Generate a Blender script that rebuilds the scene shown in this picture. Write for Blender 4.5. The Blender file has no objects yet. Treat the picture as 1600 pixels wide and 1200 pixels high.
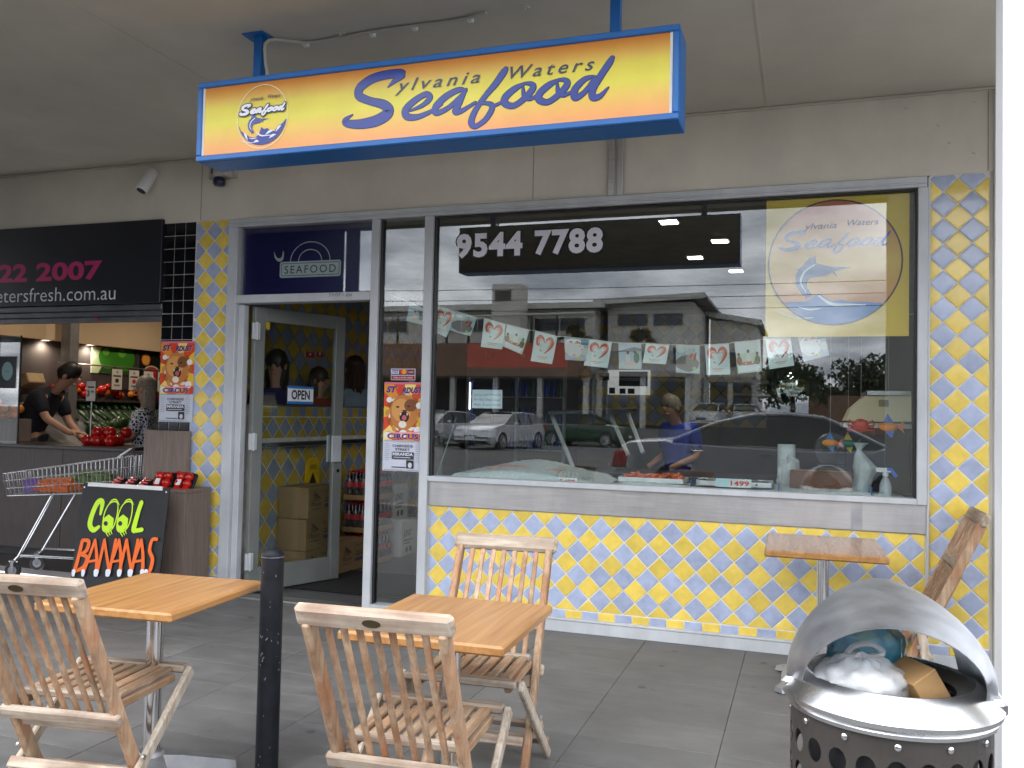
import bpy, bmesh, math, random
from mathutils import Vector, Matrix
from mathutils.geometry import tessellate_polygon

random.seed(7)
SC = bpy.context.scene
COL = SC.collection
PI = math.pi
rad = math.radians

# ------------------------------------------------------------------ camera
CAM = Vector((1.35625, -5.33123, 1.36243))
F_PX, YAW, PITCH, ROLL = 1352.015, rad(18.83118), rad(1.98762), rad(1.21425)


def cam_axes():
    fwd = Vector((-math.sin(YAW), math.cos(YAW), 0))
    rgt = Vector((math.cos(YAW), math.sin(YAW), 0))
    up = Vector((0, 0, 1))
    f2 = fwd * math.cos(PITCH) + up * math.sin(PITCH)
    u2 = up * math.cos(PITCH) - fwd * math.sin(PITCH)
    r3 = rgt * math.cos(ROLL) + u2 * math.sin(ROLL)
    u3 = u2 * math.cos(ROLL) - rgt * math.sin(ROLL)
    return r3, u3, f2


CR, CU, CF = cam_axes()
cd = bpy.data.cameras.new('camera')
cd.sensor_fit = 'HORIZONTAL'
cd.sensor_width = 36.0
cd.lens = F_PX / 1600 * 36.0
cd.clip_start = 0.05
cd.clip_end = 2000
cam = bpy.data.objects.new('camera', cd)
m = Matrix((CR, CU, -CF)).transposed().to_4x4()
m.translation = CAM
cam.matrix_world = m
COL.objects.link(cam)
SC.camera = cam

# ------------------------------------------------------------------ sky, sun, exposure
SUN_EL, SUN_AZ = rad(48), rad(200)      # azimuth measured from +Y, clockwise: behind the photographer
W = bpy.data.worlds.new('World')
SC.world = W
W.use_nodes = True
nt = W.node_tree
for n in list(nt.nodes):
    nt.nodes.remove(n)
N, L = nt.nodes.new, nt.links.new
sky = N('ShaderNodeTexSky')
sky.sky_type = 'NISHITA'
sky.sun_disc = False
sky.sun_elevation = SUN_EL
sky.sun_rotation = SUN_AZ
sky.air_density = 1.0
sky.dust_density = 1.5
tc = N('ShaderNodeTexCoord')
sep = N('ShaderNodeSeparateXYZ')
L(tc.outputs['Generated'], sep.inputs[0])
mz = N('ShaderNodeMath'); mz.operation = 'MAXIMUM'; mz.inputs[1].default_value = 0.0
L(sep.outputs['Z'], mz.inputs[0])
az = N('ShaderNodeMath'); az.operation = 'ADD'; az.inputs[1].default_value = 0.22
L(mz.outputs[0], az.inputs[0])
dx = N('ShaderNodeMath'); dx.operation = 'DIVIDE'; L(sep.outputs['X'], dx.inputs[0]); L(az.outputs[0], dx.inputs[1])
dy = N('ShaderNodeMath'); dy.operation = 'DIVIDE'; L(sep.outputs['Y'], dy.inputs[0]); L(az.outputs[0], dy.inputs[1])
cmb = N('ShaderNodeCombineXYZ'); L(dx.outputs[0], cmb.inputs[0]); L(dy.outputs[0], cmb.inputs[1])
n1 = N('ShaderNodeTexNoise'); n1.inputs['Scale'].default_value = 1.7; n1.inputs['Detail'].default_value = 7; n1.inputs['Roughness'].default_value = 0.55
L(cmb.outputs[0], n1.inputs['Vector'])
cr1 = N('ShaderNodeValToRGB')           # cloud body: dark undersides to bright tops
cr1.color_ramp.elements[0].position = 0.38; cr1.color_ramp.elements[0].color = (4.9, 5.35, 6.2, 1)
cr1.color_ramp.elements[1].position = 0.64; cr1.color_ramp.elements[1].color = (17.0, 17.5, 18.6, 1)
L(n1.outputs['Fac'], cr1.inputs['Fac'])
n2 = N('ShaderNodeTexNoise'); n2.inputs['Scale'].default_value = 0.9; n2.inputs['Detail'].default_value = 5
L(cmb.outputs[0], n2.inputs['Vector'])
cr2 = N('ShaderNodeValToRGB')           # cloud cover
cr2.color_ramp.elements[0].position = 0.22; cr2.color_ramp.elements[0].color = (0.6, 0.6, 0.6, 1)
cr2.color_ramp.elements[1].position = 0.42; cr2.color_ramp.elements[1].color = (1, 1, 1, 1)
L(n2.outputs['Fac'], cr2.inputs['Fac'])
mixc = N('ShaderNodeMix'); mixc.data_type = 'RGBA'
L(cr2.outputs['Color'], mixc.inputs[0]); L(sky.outputs['Color'], mixc.inputs[6]); L(cr1.outputs['Color'], mixc.inputs[7])
bg = N('ShaderNodeBackground'); bg.inputs['Strength'].default_value = 0.14
L(mixc.outputs[2], bg.inputs['Color'])
wo = N('ShaderNodeOutputWorld'); L(bg.outputs[0], wo.inputs['Surface'])

sd = bpy.data.lights.new('sun', 'SUN')
sd.energy = 1.0
sd.angle = rad(30)
sd.color = (1.0, 0.97, 0.93)
sun = bpy.data.objects.new('sun', sd)
COL.objects.link(sun)
sv = Vector((math.sin(SUN_AZ) * math.cos(SUN_EL), math.cos(SUN_AZ) * math.cos(SUN_EL), math.sin(SUN_EL)))
sun.rotation_euler = sv.to_track_quat('Z', 'Y').to_euler()
sun.location = (0, -20, 20)

SC.view_settings.view_transform = 'Standard'
SC.view_settings.look = 'None'
SC.view_settings.gamma = 1
SC.view_settings.exposure = 0.92
try:
    SC.view_settings.use_curve_mapping = False
except Exception:
    pass
SC.render.engine = 'CYCLES'
cy = SC.cycles
cy.use_denoising = True
try:
    cy.denoiser = 'OPENIMAGEDENOISE'
except Exception:
    pass
cy.use_adaptive_sampling = True
cy.adaptive_threshold = 0.025
cy.max_bounces = 8
cy.diffuse_bounces = 4
cy.glossy_bounces = 4
cy.transmission_bounces = 6
cy.transparent_max_bounces = 24
cy.caustics_reflective = False
cy.caustics_refractive = False
cy.sample_clamp_indirect = 6.0


# ------------------------------------------------------------------ helpers: photo point -> place
def at(px, py, Y=0.0):
    d = CR * ((px - 800) / F_PX) + CU * ((600 - py) / F_PX) + CF
    return CAM + d * ((Y - CAM.y) / d.y)


def atz(px, py, Z=0.0):
    d = CR * ((px - 800) / F_PX) + CU * ((600 - py) / F_PX) + CF
    return CAM + d * ((Z - CAM.z) / d.z)


def atx(px, py, X=0.0):
    d = CR * ((px - 800) / F_PX) + CU * ((600 - py) / F_PX) + CF
    return CAM + d * ((X - CAM.x) / d.x)


# ------------------------------------------------------------------ helpers: meshes
class MB:
    def __init__(s):
        s.v = []; s.f = []; s.mi = []; s.cur = 0

    def add(s, vs, fs):
        b = len(s.v)
        s.v += [tuple(x) for x in vs]
        for f in fs:
            s.f.append([b + i for i in f]); s.mi.append(s.cur)
        return s

    def box(s, x0, x1, y0, y1, z0, z1, c=0.0):
        ce = Vector(((x0 + x1) / 2, (y0 + y1) / 2, (z0 + z1) / 2))
        return s.obox(ce, Vector((abs(x1 - x0) / 2, 0, 0)), Vector((0, abs(y1 - y0) / 2, 0)), Vector((0, 0, abs(z1 - z0) / 2)), c)

    def obox(s, ce, ax, ay, az, c=0.0):
        """oriented box; ax ay az half-extent vectors, c chamfer width"""
        ce = Vector(ce); ax = Vector(ax); ay = Vector(ay); az = Vector(az)
        if ax.cross(ay).dot(az) < 0:
            ax = -ax
        if c <= 0:
            vs = [ce + ax * i + ay * j + az * k for k in (-1, 1) for j in (-1, 1) for i in (-1, 1)]
            return s.add(vs, [(0, 2, 3, 1), (4, 5, 7, 6), (0, 1, 5, 4), (2, 6, 7, 3), (0, 4, 6, 2), (1, 3, 7, 5)])
        lx, ly, lz = ax.length, ay.length, az.length
        c = min(c, lx * .9, ly * .9, lz * .9)
        fx, fy, fz = (lx - c) / lx, (ly - c) / ly, (lz - c) / lz
        vs = []; idx = {}
        for k in (-1, 1):
            for j in (-1, 1):
                for i in (-1, 1):
                    for a in range(3):
                        u = [i * fx, j * fy, k * fz]
                        u[a] = (i, j, k)[a]
                        idx[(i, j, k, a)] = len(vs)
                        vs.append(ce + ax * u[0] + ay * u[1] + az * u[2])
        fs = []
        g = lambda i, j, k, a: idx[(i, j, k, a)]
        for sg in (-1, 1):
            q = [(-1, -1), (1, -1), (1, 1), (-1, 1)]
            fx_ = [g(sg, a, b, 0) for a, b in q]; fy_ = [g(b, sg, a, 1) for a, b in q]; fz_ = [g(a, b, sg, 2) for a, b in q]
            for f in (fx_, fy_, fz_):
                fs.append(f if sg > 0 else f[::-1])
        for a in (-1, 1):
            for b in (-1, 1):
                e = [g(-1, a, b, 1), g(1, a, b, 1), g(1, a, b, 2), g(-1, a, b, 2)]
                fs.append(e if a * b < 0 else e[::-1])
                e = [g(a, -1, b, 0), g(a, 1, b, 0), g(a, 1, b, 2), g(a, -1, b, 2)]
                fs.append(e if a * b > 0 else e[::-1])
                e = [g(a, b, -1, 0), g(a, b, 1, 0), g(a, b, 1, 1), g(a, b, -1, 1)]
                fs.append(e if a * b < 0 else e[::-1])
        for k in (-1, 1):
            for j in (-1, 1):
                for i in (-1, 1):
                    t = [g(i, j, k, 0), g(i, j, k, 1), g(i, j, k, 2)]
                    fs.append(t if i * j * k > 0 else t[::-1])
        return s.add(vs, fs)

    def beam(s, p0, p1, w, h, up=(0, 0, 1), c=0.0):
        p0 = Vector(p0); p1 = Vector(p1); d = p1 - p0
        t = d.normalized(); up = Vector(up)
        sd_ = t.cross(up)
        if sd_.length < 1e-6:
            sd_ = t.cross(Vector((0, 1, 0)))
        sd_.normalize(); u = sd_.cross(t).normalized()
        return s.obox((p0 + p1) / 2, sd_ * (w / 2), d / 2, u * (h / 2), c)

    def tube(s, path, r, n=8, closed=False, caps=True):
        path = [Vector(p) for p in path]
        k = len(path); rings = []
        rs = r if isinstance(r, (list, tuple)) else [r] * k
        prev = None
        b = len(s.v)
        vs = []
        for i, p in enumerate(path):
            if closed:
                t = path[(i + 1) % k] - path[i - 1]
            else:
                t = path[min(i + 1, k - 1)] - path[max(i - 1, 0)]
            t.normalize()
            if prev is None:
                a = Vector((0, 0, 1)) if abs(t.z) < 0.9 else Vector((1, 0, 0))
                nrm = (a - t * a.dot(t)).normalized()
            else:
                nrm = prev - t * prev.dot(t)
                nrm = nrm.normalized() if nrm.length > 1e-6 else Vector((1, 0, 0))
            prev = nrm
            bn = t.cross(nrm)
            for j in range(n):
                a = 2 * PI * j / n
                vs.append(p + (nrm * math.cos(a) + bn * math.sin(a)) * rs[i])
        fs = []
        for i in range(k if closed else k - 1):
            i2 = (i + 1) % k
            for j in range(n):
                j2 = (j + 1) % n
                fs.append((i * n + j, i * n + j2, i2 * n + j2, i2 * n + j))
        if caps and not closed:
            fs.append(tuple(range(n))[::-1]); fs.append(tuple((k - 1) * n + j for j in range(n)))
        return s.add(vs, fs)

    def lathe(s, prof, n=24, ce=(0, 0, 0), a0=0, a1=2 * PI, axis='z'):
        full = abs(a1 - a0 - 2 * PI) < 1e-6
        m_ = n if full else n + 1
        vs = []
        for r, z in prof:
            for j in range(m_):
                a = a0 + (a1 - a0) * j / n
                x, y = r * math.cos(a), r * math.sin(a)
                p = (x, y, z) if axis == 'z' else ((x, z, y) if axis == 'y' else (z, x, y))
                vs.append((ce[0] + p[0], ce[1] + p[1], ce[2] + p[2]))
        fs = []
        flip = axis == 'y'
        for i in range(len(prof) - 1):
            for j in range(n if full else n):
                j2 = (j + 1) % m_
                q = (i * m_ + j, i * m_ + j2, (i + 1) * m_ + j2, (i + 1) * m_ + j)
                fs.append(q[::-1] if flip else q)
        return s.add(vs, fs)

    def prism(s, poly, o, u, v, nrm, d):
        """polygon in (u,v) plane extruded by d along nrm (front face at +d)"""
        o = Vector(o); u = Vector(u); v = Vector(v); nrm = Vector(nrm)
        k = len(poly)
        area = sum(poly[i][0] * poly[(i + 1) % k][1] - poly[(i + 1) % k][0] * poly[i][1] for i in range(k))
        if area < 0:
            poly = poly[::-1]
        if u.cross(v).dot(nrm) < 0:
            poly = poly[::-1]
        vs = [o + u * a + v * b for a, b in poly] + [o + u * a + v * b + nrm * d for a, b in poly]
        tris = tessellate_polygon([[Vector((a, b, 0)) for a, b in poly]])
        fs = []
        for t in tris:
            a, b, c_ = t
            pa, pb, pc = [Vector(vs[k + x]) for x in t]
            if (pb - pa).cross(pc - pa).dot(nrm * (1 if d >= 0 else -1)) < 0:
                t = t[::-1]
            fs.append(tuple(k + x for x in t)); fs.append(tuple(x for x in t[::-1]))
        for i in range(k):
            j = (i + 1) % k
            fs.append((i, j, k + j, k + i) if d >= 0 else (j, i, k + i, k + j))
        return s.add(vs, fs)

    def ellipsoid(s, ce, rx, ry, rz, nu=10, nv=7, rot=None, jit=0.0):
        vs = []; fs = []
        ce = Vector(ce)
        for i in range(nv + 1):
            th = PI * i / nv
            for j in range(nu):
                a = 2 * PI * j / nu
                k = 1 + (random.uniform(-jit, jit) if jit else 0)
                p = Vector((rx * math.sin(th) * math.cos(a) * k, ry * math.sin(th) * math.sin(a) * k, rz * math.cos(th) * k))
                if rot is not None:
                    p = rot @ p
                vs.append(ce + p)
        for i in range(nv):
            for j in range(nu):
                j2 = (j + 1) % nu
                fs.append((i * nu + j, (i + 1) * nu + j, (i + 1) * nu + j2, i * nu + j2))
        return s.add(vs, fs)

    def mesh(s, name='mesh'):
        me = bpy.data.meshes.new(name)
        me.from_pydata([tuple(x) for x in s.v], [], s.f)
        if any(s.mi):
            me.polygons.foreach_set('material_index', s.mi)
        me.update()
        return me


def obj(name, mb, mat=None, parent=None, smooth=False, loc=None, rotz=None):
    me = mb.mesh(name) if isinstance(mb, MB) else mb
    if mat is not None and len(me.materials) == 0:
        for q in (mat if isinstance(mat, (list, tuple)) else [mat]):
            me.materials.append(q)
    if smooth:
        smooth_mesh(me, smooth if not isinstance(smooth, bool) else 40)
    o = bpy.data.objects.new(name, me)
    COL.objects.link(o)
    if parent is not None:
        o.parent = parent
    if loc is not None:
        o.location = loc
    if rotz is not None:
        o.rotation_euler[2] = rotz
    return o


def smooth_mesh(me, deg):
    me.polygons.foreach_set('use_smooth', [True] * len(me.polygons))
    bm = bmesh.new(); bm.from_mesh(me)
    bmesh.ops.remove_doubles(bm, verts=bm.verts, dist=1e-6)
    lim = rad(deg)
    for e in bm.edges:
        if len(e.link_faces) == 2:
            try:
                e.smooth = e.calc_face_angle() < lim
            except Exception:
                e.smooth = True
    bm.to_mesh(me); bm.free()


def tag(o, label, cat, group=None, kind=None):
    if label: o['label'] = label
    if cat: o['category'] = cat
    if group: o['group'] = group
    if kind: o['kind'] = kind
    return o


def thing(name, label, cat, loc=(0, 0, 0), rotz=0.0, group=None):
    o = bpy.data.objects.new(name, None)
    o.empty_display_size = 0.1
    COL.objects.link(o)
    o.location = loc; o.rotation_euler = (0, 0, rotz)
    return tag(o, label, cat, group)


def dup(root, label=None, loc=None, rot=None):
    r = root.copy(); COL.objects.link(r)
    if loc is not None: r.location = loc
    if rot is not None: r.rotation_euler = rot
    if label: r['label'] = label
    for ch in list(root.children):
        c = ch.copy(); COL.objects.link(c); c.parent = r
        for g in list(ch.children):
            d = g.copy(); COL.objects.link(d); d.parent = c
    return r


# ------------------------------------------------------------------ helpers: materials
MATS = {}


def srgb(r, g, b):
    f = lambda c: (c / 255 / 12.92) if c / 255 <= 0.04045 else ((c / 255 + 0.055) / 1.055) ** 2.4
    return (f(r), f(g), f(b))


def mat(name, col, rough=0.5, metal=0.0, var=0.12, scale=6.0, bump=0.0, bscale=40.0, rnd=0.0, stretch=None, dark=None,
        spec=0.5, emit=None, estr=0.0, coat=0.0, rvar=0.0, bdist=0.004):
    """principled material: base colour with procedural mottling, optional bump and per-object variation"""
    if name in MATS:
        return MATS[name]
    m_ = bpy.data.materials.new(name); m_.use_nodes = True
    t = m_.node_tree; b = t.nodes['Principled BSDF']
    b.inputs['Roughness'].default_value = rough
    b.inputs['Metallic'].default_value = metal
    if 'Specular IOR Level' in b.inputs: b.inputs['Specular IOR Level'].default_value = spec
    if coat and 'Coat Weight' in b.inputs:
        b.inputs['Coat Weight'].default_value = coat; b.inputs['Coat Roughness'].default_value = 0.08
    c = tuple(col) + (1,)
    co = t.nodes.new('ShaderNodeTexCoord')
    vec = co.outputs['Object']
    if stretch:
        mp = t.nodes.new('ShaderNodeMapping'); mp.inputs['Scale'].default_value = stretch
        t.links.new(vec, mp.inputs[0]); vec = mp.outputs[0]
    if rnd:
        oi = t.nodes.new('ShaderNodeObjectInfo')
        ad = t.nodes.new('ShaderNodeVectorMath'); ad.operation = 'ADD'
        ml = t.nodes.new('ShaderNodeVectorMath'); ml.operation = 'SCALE'; ml.inputs[3].default_value = 37.0
        cx_ = t.nodes.new('ShaderNodeCombineXYZ')
        for i in range(3): t.links.new(oi.outputs['Random'], cx_.inputs[i])
        t.links.new(cx_.outputs[0], ml.inputs[0]); t.links.new(vec, ad.inputs[0]); t.links.new(ml.outputs[0], ad.inputs[1])
        vec = ad.outputs[0]
    nz = t.nodes.new('ShaderNodeTexNoise'); nz.inputs['Scale'].default_value = scale; nz.inputs['Detail'].default_value = 6
    nz.inputs['Roughness'].default_value = 0.6
    t.links.new(vec, nz.inputs['Vector'])
    rp = t.nodes.new('ShaderNodeValToRGB')
    dk = dark if dark is not None else tuple(x * (1 - 2.2 * var) for x in col)
    lt = tuple(min(1, x * (1 + 1.4 * var)) for x in col)
    rp.color_ramp.elements[0].position = 0.3; rp.color_ramp.elements[0].color = tuple(max(0, x) for x in dk) + (1,)
    rp.color_ramp.elements[1].position = 0.7; rp.color_ramp.elements[1].color = lt + (1,)
    t.links.new(nz.outputs['Fac'], rp.inputs['Fac'])
    out = rp.outputs['Color']
    if rnd:
        hs = t.nodes.new('ShaderNodeHueSaturation')
        mr = t.nodes.new('ShaderNodeMapRange'); mr.inputs[3].default_value = 1 - rnd; mr.inputs[4].default_value = 1 + rnd
        t.links.new(oi.outputs['Random'], mr.inputs[0]); t.links.new(mr.outputs[0], hs.inputs['Value'])
        t.links.new(out, hs.inputs['Color']); out = hs.outputs['Color']
    t.links.new(out, b.inputs['Base Color'])
    if rvar:
        mr2 = t.nodes.new('ShaderNodeMapRange'); mr2.inputs[3].default_value = max(0.02, rough - rvar); mr2.inputs[4].default_value = min(1, rough + rvar)
        t.links.new(nz.outputs['Fac'], mr2.inputs[0]); t.links.new(mr2.outputs[0], b.inputs['Roughness'])
    if bump:
        nb = t.nodes.new('ShaderNodeTexNoise'); nb.inputs['Scale'].default_value = bscale; nb.inputs['Detail'].default_value = 4
        t.links.new(vec, nb.inputs['Vector'])
        bp = t.nodes.new('ShaderNodeBump'); bp.inputs['Strength'].default_value = bump; bp.inputs['Distance'].default_value = bdist
        t.links.new(nb.outputs['Fac'], bp.inputs['Height']); t.links.new(bp.outputs[0], b.inputs['Normal'])
    if emit is not None:
        b.inputs['Emission Color'].default_value = tuple(emit) + (1,)
        b.inputs['Emission Strength'].default_value = estr
    MATS[name] = m_
    return m_


def glass_mat(name, ior=1.5, tint=(0.93, 0.96, 0.95)):
    """clear pane: light passes straight through, Fresnel mirror on both faces"""
    if name in MATS: return MATS[name]
    m_ = bpy.data.materials.new(name); m_.use_nodes = True
    t = m_.node_tree
    for n in list(t.nodes): t.nodes.remove(n)
    tr = t.nodes.new('ShaderNodeBsdfTransparent'); tr.inputs[0].default_value = tint + (1,)
    gl = t.nodes.new('ShaderNodeBsdfGlossy'); gl.inputs['Roughness'].default_value = 0.0
    gl.inputs[0].default_value = (1, 1, 1, 1)
    fr = t.nodes.new('ShaderNodeFresnel'); fr.inputs['IOR'].default_value = ior
    geo = t.nodes.new('ShaderNodeNewGeometry')
    # Fresnel inverts the index on back faces; feed a facing normal so both sides act alike
    lw = t.nodes.new('ShaderNodeMix'); lw.data_type = 'FLOAT'
    t.links.new(geo.outputs['Backfacing'], lw.inputs[0])
    lw.inputs[2].default_value = ior; lw.inputs[3].default_value = 1.0 / ior
    t.links.new(lw.outputs[0], fr.inputs['IOR'])
    mx = t.nodes.new('ShaderNodeMixShader')
    t.links.new(fr.outputs[0], mx.inputs[0]); t.links.new(tr.outputs[0], mx.inputs[1]); t.links.new(gl.outputs[0], mx.inputs[2])
    o = t.nodes.new('ShaderNodeOutputMaterial'); t.links.new(mx.outputs[0], o.inputs[0])
    MATS[name] = m_
    return m_


def print_mat(name, rough=0.45, spec=0.4, trans=0.0):
    """flat print: colours come from the artwork's colour attribute"""
    if name in MATS: return MATS[name]
    m_ = bpy.data.materials.new(name); m_.use_nodes = True
    t = m_.node_tree; b = t.nodes['Principled BSDF']
    a = t.nodes.new('ShaderNodeVertexColor'); a.layer_name = 'ink'
    nz = t.nodes.new('ShaderNodeTexNoise'); nz.inputs['Scale'].default_value = 9; nz.inputs['Detail'].default_value = 5
    co = t.nodes.new('ShaderNodeTexCoord'); t.links.new(co.outputs['Object'], nz.inputs['Vector'])
    hs = t.nodes.new('ShaderNodeHueSaturation')
    mr = t.nodes.new('ShaderNodeMapRange'); mr.inputs[3].default_value = 0.9; mr.inputs[4].default_value = 1.08
    t.links.new(nz.outputs['Fac'], mr.inputs[0]); t.links.new(mr.outputs[0], hs.inputs['Value'])
    t.links.new(a.outputs['Color'], hs.inputs['Color']); t.links.new(hs.outputs['Color'], b.inputs['Base Color'])
    b.inputs['Roughness'].default_value = rough
    if 'Specular IOR Level' in b.inputs: b.inputs['Specular IOR Level'].default_value = spec
    MATS[name] = m_
    return m_


def stain(m_, amt=.25, scale=1.1, streak=None, spots=0.0, spot_scale=7.0, spot_col=(.02, .02, .02)):
    """grime with a shape of its own, laid over a material in world position: blotches and small spots"""
    t = m_.node_tree; b = t.nodes['Principled BSDF']; src = b.inputs['Base Color'].links[0].from_socket
    geo = t.nodes.new('ShaderNodeNewGeometry'); vec = geo.outputs['Position']
    if streak:
        mp = t.nodes.new('ShaderNodeMapping'); mp.inputs['Scale'].default_value = streak; t.links.new(vec, mp.inputs[0]); vec = mp.outputs[0]
    nz = t.nodes.new('ShaderNodeTexNoise'); nz.inputs['Scale'].default_value = scale; nz.inputs['Detail'].default_value = 9; nz.inputs['Roughness'].default_value = .68; t.links.new(vec, nz.inputs['Vector'])
    rp = t.nodes.new('ShaderNodeValToRGB'); rp.color_ramp.elements[0].position = .36; rp.color_ramp.elements[0].color = (1 - amt,) * 3 + (1,); rp.color_ramp.elements[1].position = .60; rp.color_ramp.elements[1].color = (1, 1, 1, 1)
    t.links.new(nz.outputs['Fac'], rp.inputs['Fac'])
    mx = t.nodes.new('ShaderNodeMix'); mx.data_type = 'RGBA'; mx.blend_type = 'MULTIPLY'; mx.inputs[0].default_value = 1; t.links.new(src, mx.inputs[6]); t.links.new(rp.outputs['Color'], mx.inputs[7]); out = mx.outputs[2]
    if spots:
        vo = t.nodes.new('ShaderNodeTexVoronoi'); vo.inputs['Scale'].default_value = spot_scale; t.links.new(geo.outputs['Position'], vo.inputs['Vector'])
        n3 = t.nodes.new('ShaderNodeTexNoise'); n3.inputs['Scale'].default_value = 2.3; t.links.new(geo.outputs['Position'], n3.inputs['Vector'])
        r1 = t.nodes.new('ShaderNodeValToRGB'); r1.color_ramp.elements[0].position = .08; r1.color_ramp.elements[0].color = (1, 1, 1, 1); r1.color_ramp.elements[1].position = .14; r1.color_ramp.elements[1].color = (0, 0, 0, 1); t.links.new(vo.outputs['Distance'], r1.inputs['Fac'])
        r2 = t.nodes.new('ShaderNodeValToRGB'); r2.color_ramp.elements[0].position = .52; r2.color_ramp.elements[1].position = .58; t.links.new(n3.outputs['Fac'], r2.inputs['Fac'])
        mu = t.nodes.new('ShaderNodeMath'); mu.operation = 'MULTIPLY'; t.links.new(r1.outputs['Color'], mu.inputs[0]); t.links.new(r2.outputs['Color'], mu.inputs[1])
        m2 = t.nodes.new('ShaderNodeMath'); m2.operation = 'MULTIPLY'; m2.inputs[1].default_value = spots; t.links.new(mu.outputs[0], m2.inputs[0])
        mx2 = t.nodes.new('ShaderNodeMix'); mx2.data_type = 'RGBA'; t.links.new(m2.outputs[0], mx2.inputs[0]); t.links.new(out, mx2.inputs[6]); mx2.inputs[7].default_value = spot_col + (1,); out = mx2.outputs[2]
    t.links.new(out, b.inputs['Base Color'])


# ------------------------------------------------------------------ helpers: flat artwork (lettering, emblems, posters)
_TXT = {}


def text_polys(s, bold=0.0, shear=0.0, spacing=1.0):
    """glyph faces for a line of text, cap height about 0.7, origin at its left baseline"""
    key = (s, bold, shear, spacing)
    if key in _TXT: return _TXT[key]
    cu = bpy.data.curves.new('lettering', 'FONT')
    cu.body = s; cu.size = 1.0; cu.offset = bold; cu.shear = shear; cu.space_character = spacing
    cu.resolution_u = 3; cu.fill_mode = 'FRONT'
    o = bpy.data.objects.new('lettering', cu)
    COL.objects.link(o)
    dg = bpy.context.evaluated_depsgraph_get()
    me = bpy.data.meshes.new_from_object(o.evaluated_get(dg))
    polys = [[(me.vertices[i].co.x, me.vertices[i].co.y) for i in p.vertices] for p in me.polygons]
    bpy.data.meshes.remove(me)
    bpy.data.objects.remove(o); bpy.data.curves.remove(cu)
    _TXT[key] = polys
    return polys


def catmull(pts, sub=6):
    out = []
    k = len(pts)
    for i in range(k - 1):
        p0 = pts[max(i - 1, 0)]; p1 = pts[i]; p2 = pts[i + 1]; p3 = pts[min(i + 2, k - 1)]
        for j in range(sub):
            t = j / sub
            out.append(tuple(0.5 * ((2 * b) + (-a + c) * t + (2 * a - 5 * b + 4 * c - d) * t * t + (-a + 3 * b - 3 * c + d) * t ** 3)
                             for a, b, c, d in zip(p0, p1, p2, p3)))
    out.append(tuple(pts[-1]))
    return out


def stroke_polys(pts, sub=6, grow=0.0):
    """brush stroke from (x, y, width) points: a strip of quads with round ends"""
    q = catmull(pts, sub)
    L_, R_ = [], []
    for i in range(len(q)):
        a = q[max(i - 1, 0)]; b = q[min(i + 1, len(q) - 1)]
        tx, ty = b[0] - a[0], b[1] - a[1]
        l = math.hypot(tx, ty) or 1e-9
        w = max(q[i][2], 0) / 2 + grow
        L_.append((q[i][0] - ty / l * w, q[i][1] + tx / l * w)); R_.append((q[i][0] + ty / l * w, q[i][1] - tx / l * w))
    ps = [[R_[i], R_[i + 1], L_[i + 1], L_[i]] for i in range(len(q) - 1)]
    for e in (q[0], q[-1]):
        w = max(e[2], 0) / 2 + grow
        ps.append([(e[0] + w * math.cos(2 * PI * k / 10), e[1] + w * math.sin(2 * PI * k / 10)) for k in range(10)])
    return ps


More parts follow.
